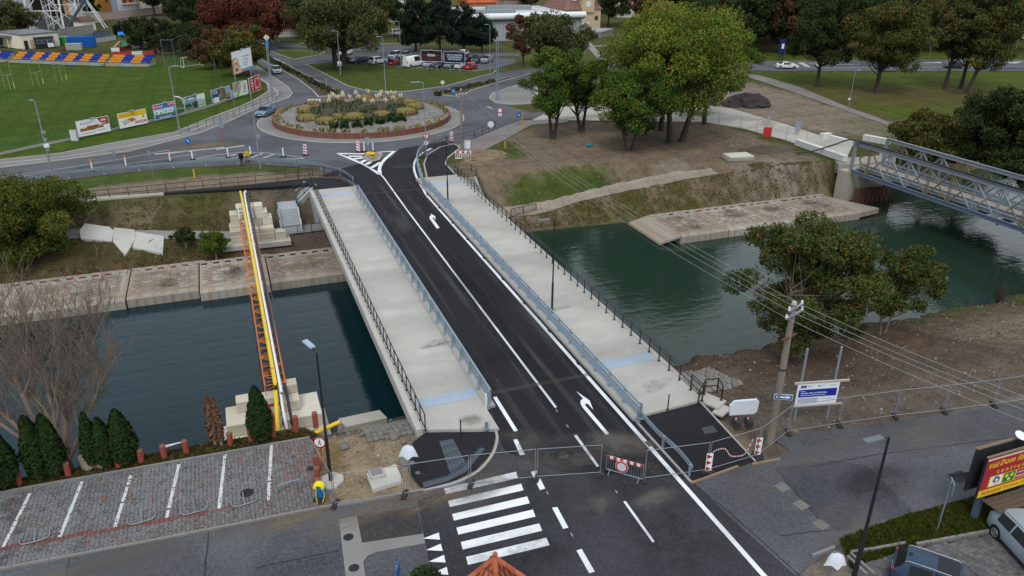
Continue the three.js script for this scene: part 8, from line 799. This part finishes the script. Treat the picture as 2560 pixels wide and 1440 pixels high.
{const Gm=M(0.26,0.3,0.17),yl=M(0.6,0.56,0.12);[['leftmost rugby goal posts on the pitch',14,224,37,221,156],['middle rugby goal posts on the pitch',84,216,109,210,152],['right rugby goal posts on the pitch',142,206,167,199,134]].forEach(([l,x0,y0,x1,y1,top])=>{const a=P(x0,y0),b=P(x1,y1),t=thing('rugby_goal',l,'goal posts'),h=hAt(b,top);part('upright',tb(a,a.clone().setY(h),0.045,0.04),Gm,t);part('upright',tb(b,b.clone().setY(h),0.045,0.04),Gm,t);part('crossbar',tb(a.clone().setY(h*0.55),b.clone().setY(h*0.55),0.05),Gm,t);part('pad',tb(b,b.clone().setY(1.0),0.09),yl,t);const m=a.clone().lerp(b,0.5);part('stay',tb(m.clone().setY(h*0.55),m.clone().add(V3(0.4,0.02,1.6)),0.04),Gm,t);});
const goal=(l,px,py,w,ry)=>{const p=P(px,py),t=thing('football_goal',l,'goal',p,ry),h=2.1,d=1.6;part('frame',[tb(V3(-w/2,0,0),V3(-w/2,h,0),0.06),tb(V3(w/2,0,0),V3(w/2,h,0),0.06),tb(V3(-w/2,h,0),V3(w/2,h,0),0.06),tb(V3(-w/2,0,-d),V3(w/2,0,-d),0.05),...[-1,1].map(k=>tb(V3(k*w/2,h,0),V3(k*w/2,h*0.9,-d*0.6),0.05)),...[-1,1].map(k=>tb(V3(k*w/2,h*0.9,-d*0.6),V3(k*w/2,0,-d),0.05)),...[-1,1].map(k=>tb(V3(k*w/2,0,0),V3(k*w/2,0,-d),0.05))],mat.white,t);const g=[];for(let i=0;i<12;i++){const x=-w/2+i*w/11;g.push(tb(V3(x,h*0.9,-d*0.6),V3(x,0,-d),0.008,0.008,3));}for(let i=0;i<6;i++)g.push(tb(V3(-w/2,h*0.9*i/6,-d+d*0.4*i/6),V3(w/2,h*0.9*i/6,-d+d*0.4*i/6),0.008,0.008,3));part('net',g,mat.oldPaint,t).userData.kind='stuff';};
goal('white football goal in front of the dark hedge',485,166,4.5,0.5);goal('small football goal just behind the pitch billboards',452,276,3.2,-1.1);
const t=thing('ball_net','tall ball stop net on pale posts behind the white goal','net fence'),q=[[412,166],[440,166],[465,150],[490,152],[538,176]].map(v=>P(...v)),g=[];q.forEach(a=>part('post',tb(a,a.clone().setY(5.6),0.045,0.04),mat.galvDull,t));for(let i=0;i<q.length-1;i++){part('rail',[tb(q[i].clone().setY(5.6),q[i+1].clone().setY(5.6),0.03),tb(q[i].clone().setY(2.8),q[i+1].clone().setY(2.8),0.02)],mat.galvDull,t);for(let k=1;k<10;k++)g.push(tb(q[i].clone().lerp(q[i+1],k/10),q[i].clone().lerp(q[i+1],k/10).setY(5.6),0.006,0.006,3));}part('netting',g,mat.galvDull,t).userData.kind='stuff';}
{const p=P(312,117),t=thing('playground','children play tower with blue roof and green panel','playground',p);for(const[x,z]of[[-0.8,0],[0.8,0],[-0.8,-1.6],[0.8,-1.6]])part('post',bx(0.12,3.2,0.12,x,1.6,z),mat.wood,t);part('deck',bx(1.8,0.12,1.8,0,1.4,-0.8),mat.wood,t);part('roof',[bx(2.2,0.08,1.3,0,3.3,-0.3,0.5),bx(2.2,0.08,1.3,0,3.3,-1.4,-0.5)],M(0.03,0.22,0.6),t);part('panel',bx(1.7,1.2,0.08,0,0.7,0.1),M(0.06,0.4,0.2),t);part('slide',bar(V3(-0.9,1.4,0),V3(-2.4,0.1,1.4),0.7,0.1),M(0.4,0.25,0.15),t);part('ball',sp(0.8,2.4,1.4,-0.6),mat.white,t);}
{
const t=thing('green_fence','dark green bar fence between the pitch billboards','fence'),q=[[-120,408],[0,387],[95,366],[190,347],[282,326],[378,304],[448,289],[520,268],[582,247],[640,224]].map(v=>P(...v));for(let i=0;i<q.length-1;i++){const L=q[i].distanceTo(q[i+1]),n=Math.round(L/2.6);for(let k=0;k<n;k++){const a=q[i].clone().lerp(q[i+1],k/n),b=q[i].clone().lerp(q[i+1],(k+0.96)/n),g=[bar(a.clone().setY(0.35),b.clone().setY(0.35),0.04,0.05),bar(a.clone().setY(1.25),b.clone().setY(1.25),0.04,0.05)];for(let j=0;j<=14;j++){const u=j/14,c=a.clone().lerp(b,u),hh=1.25+0.3*Math.sqrt(Math.max(0,1-Math.pow(2*u-1,4)));g.push(tb(c.clone().setY(0.3),c.clone().setY(hh),0.014,0.014,4));}part('panel',g,mat.green,t);part('post',tb(a,a.clone().setY(1.5),0.045),mat.green,t);}part('plinth',bar(q[i].clone().setY(0.12),q[i+1].clone().setY(0.12),0.25,0.3),mat.concOld,t);}}
building('white apartment block with orange framed loggias at the top left',[300,34],[358,27],-60,14,{wall:[0.75,0.76,0.8],roof:[0.3,0.3,0.3],name:'apartment_block',cat:'apartment block',h:16,extra:(t,w,h)=>{for(const y of[4.5,9,13.5]){part('loggia',bx(w*0.5,2.4,0.5,w*0.42,y,0.1),M(0.55,0.2,0.02),t);for(const k of[0.24,0.5])part('window',bx(1.8,2.0,0.3,w*k,y,0.3),winM,t);part('balcony',bx(w*0.55,0.25,1.4,w*0.42,y-1.3,0.7),mat.white,t);}}});
building('orange brown apartment block left of the white one',[250,40],[283,36],-60,14,{wall:[0.42,0.2,0.05],roof:[0.3,0.3,0.3],name:'apartment_block',cat:'apartment block',h:15,extra:(t,w,h)=>{for(const y of[5,9.5])part('window',bx(1.4,1.4,0.1,w*0.7,y,0.03),M(0.08,0.04,0.09),t);part('side_strip',bx(3.6,h,10,w+1.9,h/2,-5.2),M(0.42,0.48,0.6),t);}});
building('grey house with dark hipped roof behind the works',[192,42],[232,40],26,12,{wall:[0.5,0.5,0.46],roof:[0.045,0.045,0.055],kind:'hip',rh:4,h:5});building('pale grey terraced house with two windows at the top left',[190,24],[236,22],-20,12,{wall:[0.42,0.4,0.36],roof:[0.1,0.1,0.1],h:15,win:[2,3]});
building('low house with dark roof right of the apartment block',[362,30],[418,26],12,12,{wall:[0.5,0.46,0.4],roof:[0.05,0.05,0.06],kind:'hip',rh:5,h:6,win:[3,1]});
building('red roofed shed behind the street corner',[655,66],[718,62],56,10,{wall:[0.4,0.33,0.3],roof:[0.22,0.04,0.045],kind:'gable',rh:3.4,h:3.2});building('beige house with pale eaves behind the pines',[985,60],[1050,58],10,12,{wall:[0.46,0.38,0.27],roof:[0.3,0.3,0.3],win:[3,2]});
building('long pale sports hall behind the pines with rounded white roof edge',[1178,105],[1452,96],47,36,{wall:[0.38,0.38,0.39],roof:[0.45,0.46,0.46],name:'sports_hall',cat:'hall',extra:(t,w,h,d)=>{const n=14;for(let i=1;i<n;i++)part('panel_joint',bx(0.06,h,0.05,i*w/n,h/2,0.02),M(0.28,0.28,0.29),t);part('roof_edge',at(cy(0.9,0.9,w+2,14,0,0,0,0,0,Math.PI/2),w/2,h+0.4,0.2),mat.white,t);part('gutter',bx(w+1,0.3,0.3,w/2,h-0.5,0.5),M(0.05,0.06,0.08),t);for(const[k,z]of[[0.25,-8],[0.55,-22]]){const s=part('skylight',bx(w*0.42,1.4,3,w*k,h+0.9,z),M(0.24,0.27,0.29),t);for(let i=0;i<10;i++)part('skylight_bar',bx(0.12,1.45,3.05,w*(k-0.2)+i*w*0.042,h+0.9,z+0.03),M(0.4,0.4,0.4),s);}}});
building('house with bright orange tiled roof behind the sports hall',[1172,52],[1240,50],34,12,{wall:[0.45,0.2,0.12],roof:[0.42,0.11,0.04],kind:'gable',rh:6,h:6});building('white tower block rising behind the orange roof',[1239,30],[1259,30],-20,8,{wall:[0.78,0.78,0.76],roof:[0.4,0.4,0.4],name:'tower',cat:'tower',h:12});building('house with dull red tiled roof right of the white tower',[1260,40],[1318,38],24,14,{wall:[0.4,0.3,0.25],roof:[0.2,0.05,0.04],kind:'gable',rh:7,h:6});
building('big house with pinkish mansard roof and beige dormer',[1410,74],[1500,70],50,14,{wall:[0.62,0.48,0.3],roof:[0.22,0.12,0.1],kind:'hip',rh:9,h:6,extra:(t,w,h)=>{part('gable_wall',bx(4.6,5,3,w*0.62,h+1.5,-1.0),M(0.6,0.46,0.28),t);const rf=part('gable_roof',[at(bx(3.6,0.3,5,0,0,0),w*0.62-1.7,h+5,-1.5,0,0,0.85),at(bx(3.6,0.3,5,0,0,0),w*0.62+1.7,h+5,-1.5,0,0,-0.85)],M(0.14,0.04,0.035),t);part('window',bx(1.6,1.6,0.1,w*0.62,h+1.5,0.55),mat.white,t);part('window',bx(1.2,1.2,0.1,w*0.88,3.2,0.04),winM,t);for(const x of[0.32,0.84])part('roof_window',bx(1.4,2,0.2,w*x,h+3.0,-2.0,-0.9),M(0.35,0.42,0.5),t);part('white_door',bx(2.4,1.6,0.1,w*0.6,1.2,0.05),mat.white,t);}});
building('flat grey garage wing beside the pink roofed house',[1440,92],[1500,96],78,10,{wall:[0.3,0.26,0.24],roof:[0.28,0.28,0.29],name:'garage',cat:'garage',extra:(t,w,h)=>part('dark_opening',bx(w*0.45,h*0.7,0.2,w*0.7,h*0.35,0.05),mat.dark,t)});
building('turquoise house with maroon roof at the right frame edge',[2502,66],[2600,66],40,12,{wall:[0.36,0.46,0.44],roof:[0.2,0.05,0.06],kind:'hip',rh:6,h:7,win:[3,1]});
[['small red roofed house glimpsed between the far trees',1545,44,[0.25,0.07,0.05]],['grey roofed house glimpsed behind the far trees',1690,40,[0.12,0.12,0.13]],['brown roofed house far behind the lawn trio',2230,40,[0.14,0.08,0.06]],['dark roofed house far behind the autumn tree',2080,38,[0.1,0.05,0.05]],['pale gabled house far behind the poplar',880,36,[0.2,0.08,0.06]],['red roofed house far behind the brown tree',560,34,[0.22,0.06,0.05]]].forEach(([l,x,y,c])=>building(l,[x,y],[x+55,y],0,12,{wall:[0.6,0.57,0.5],roof:c,kind:'gable',rh:5,h:6,win:[3,2],chimney:1}));
{
const p=P(168,72),t=thing('silo_tower','grey silo tower on white lattice legs at the concrete works','silo',p),h=24;part('bunker',[bx(8,10,8,0,18,-4)],M(0.4,0.43,0.44,{metalness:0.3,roughness:0.6}),t);part('hopper',cy(4.6,1.2,5,4,0,10.6,-4,0,Math.PI/4),M(0.12,0.1,0.09),t);for(const[x,z]of[[-3.6,-0.4],[3.6,-0.4],[-3.6,-7.6],[3.6,-7.6]])part('leg',bx(0.3,14,0.3,x,7,z),mat.white,t);part('bracing',[bar(V3(-3.6,1,-0.4),V3(3.6,7,-0.4),0.15),bar(V3(3.6,1,-0.4),V3(-3.6,7,-0.4),0.15),bar(V3(-3.6,7,-0.4),V3(3.6,7,-0.4),0.18),bar(V3(-3.6,7,-0.4),V3(3.6,13,-0.4),0.15),bar(V3(3.6,7,-0.4),V3(-3.6,13,-0.4),0.15)],mat.white,t);part('ladder_tower',[...[-0.5,0.5].flatMap(x=>[tb(V3(-4.5+x,0,0.5),V3(-5.5+x,h,0.5),0.1)]),...range(1,23,1).map(y=>bar(V3(-5-y/h*1,y,0.5),V3(-4-y/h,y,0.5),0.08))],M(0.6,0.62,0.62),t);
const q=P(188,74),t2=thing('conveyor','dark inclined conveyor beside the silo tower','conveyor',q);part('belt',bar(V3(-2,0.5,0),V3(4,8.5,-3),1.2,0.5),M(0.06,0.075,0.085),t2);part('leg',bar(V3(4,8.2,-3),V3(4.2,0,-3),0.2),mat.galvDull,t2);part('frame',[bar(V3(4,8.5,-3),V3(8,0,-2),0.25),bar(V3(4.4,8.5,-3),V3(8.6,0,-3.6),0.25)],mat.white,t2);part('skip',bx(3,2.2,2.4,2.2,1.3,1.4),M(0.015,0.06,0.22),t2);
const c=P(78,76),t3=thing('works_canopy','white framed open canopy shed at the concrete works','canopy',c);const w=9,hh=11;part('roof',bx(w+8,0.6,10,-2,hh+0.3,-5,0,0,0.05),M(0.7,0.71,0.72),t3);for(const[x,z]of[[0,0],[w,0],[0,-9],[w,-9]])part('leg',bx(0.35,hh,0.35,x,hh/2,z),mat.white,t3);part('bracing',[bar(V3(0,hh*0.5,0),V3(w,hh*0.5,0),0.25),bar(V3(0,hh*0.5,0),V3(w/2,hh,0),0.2),bar(V3(w,hh*0.5,0),V3(w/2,hh,0),0.2),bar(V3(0,0,0),V3(w/2,hh*0.5,0),0.2),bar(V3(w,0,0),V3(w/2,hh*0.5,0),0.2)],mat.white,t3);part('dark_bay',bx(w-0.5,hh-2,0.3,w/2,hh/2-0.6,-8.6),M(0.07,0.04,0.035),t3);
const e=P(122,74),t4=thing('ladder_frame','twin white lattice masts between canopy and silo','frame',e);for(const x of[0,3.2])for(const z of[0,-2])part('mast',tb(V3(x,0,z),V3(x-1.2,22,z),0.1,0.09),mat.lampGlass,t4);for(let i=0;i<8;i++)part('rung',bar(V3(-i*0.15,i*2.6+1,0),V3(3.2-i*0.15,i*2.6+(i%2?1:3),0),0.14),mat.white,t4);part('chute',bar(V3(4,1,0),V3(4.6,9,0),0.4),M(0.7,0.55,0.3),t4);
building('pale container office on the works yard',[222,58],[254,56],46,3,{wall:[0.5,0.5,0.42],roof:[0.4,0.4,0.4],name:'cabin',cat:'cabin',h:3});building('low grey works shed behind the clubhouse',[86,72],[130,70],60,6,{wall:[0.36,0.4,0.45],roof:[0.3,0.34,0.4],name:'shed',cat:'shed',h:3.5});building('long pale works hall at the very top left',[10,34],[180,26],2,20,{wall:[0.42,0.45,0.5],roof:[0.5,0.52,0.55],name:'works_hall',cat:'hall',h:11});}
{
const ap=P(1238,1396,4.6),t=thing('kiosk','orange tiled hipped kiosk roof peeking over the bottom frame edge','kiosk',V3(ap.x,0,ap.z+0.0),0.5),R=2.0,h0=1.9,h1=4.55;part('wall',bx(R*1.7,h0,R*1.7,0,h0/2,0),M(0.6,0.55,0.45),t);part('roof_deck',cy(0.05,R*1.38,h1-h0,4,0,(h0+h1)/2-0.03,0,0,Math.PI/4),M(0.2,0.08,0.05),t);const tm=[M(0.42,0.12,0.055),M(0.36,0.1,0.05),M(0.46,0.145,0.07)],tg=new THREE.CylinderGeometry(0.1,0.11,0.36,6,1,true,0,Math.PI);let k=0;for(let f=0;f<4;f++){const a=f*Math.PI/2,sl=Math.atan2(h1-h0,R*0.98);for(let r=0;r<7;r++){const u=(r+0.5)/7,wd=R*0.98*u,n=Math.max(1,Math.floor(wd*2/0.21));for(let i=0;i<n;i++){const m=part('roof_tile',tg,tm[(k++*7)%3],t);const x=(i-(n-1)/2)*0.21,z=R*0.98*u,y=h1-(h1-h0)*u+0.02;m.rotation.order='YXZ';m.rotation.set(Math.PI/2+sl,a,0);m.position.set(x*Math.cos(a)+z*Math.sin(a),y,-x*Math.sin(a)+z*Math.cos(a));}}const c=[[1,1],[1,-1],[-1,-1],[-1,1]][f];for(let i=0;i<8;i++){const u0=i/8,u1=(i+1.06)/8;part('ridge_tile',tb(V3(c[0]*R*u1*0.98,h1-(h1-h0)*u1+0.07,c[1]*R*u1*0.98),V3(c[0]*R*u0*0.98,h1-(h1-h0)*u0+0.07,c[1]*R*u0*0.98),0.12,0.1,8),tm[i%3],t);}}part('finial',[cy(0.06,0.13,0.22,8,0,h1+0.12,0),sp(0.1,0,h1+0.26,0)],tm[0],t);
const b=P(1062,1436,3),bt=thing('bush','small dark evergreen top at the bottom frame edge left of the tiled roof','bush',V3(b.x,0,b.z)),r=RNG(9),L=[];for(let i=0;i<4200;i++){const d=rndDir(r),k2=0.7+0.36*r();L.push([V3(d.x*0.85*k2,1.9+d.y*1.3*k2,d.z*0.85*k2),d.clone().add(rndDir(r).multiplyScalar(0.7)).normalize(),0.07,leafCol(r,PAL.thuja,k2-0.3,0.5)]);}part('trunk',cy(0.08,0.1,1.4,7,0,0.7,0),mat.bark,bt);part('crown',leafGeo(L),mat.leaf,bt);
const s=P(993,1438,1.9),st=thing('road_sign','edge on blue sign top at the bottom frame edge left of the bush','sign',V3(s.x,0,s.z),1.15);part('post',cy(0.035,0.035,2.4,8,0,1.2,0),mat.galv,st);part('plate',bx(0.6,0.7,0.03,0,2.1,0.05),mat.blue,st);}
renderer.render(scene, camera);
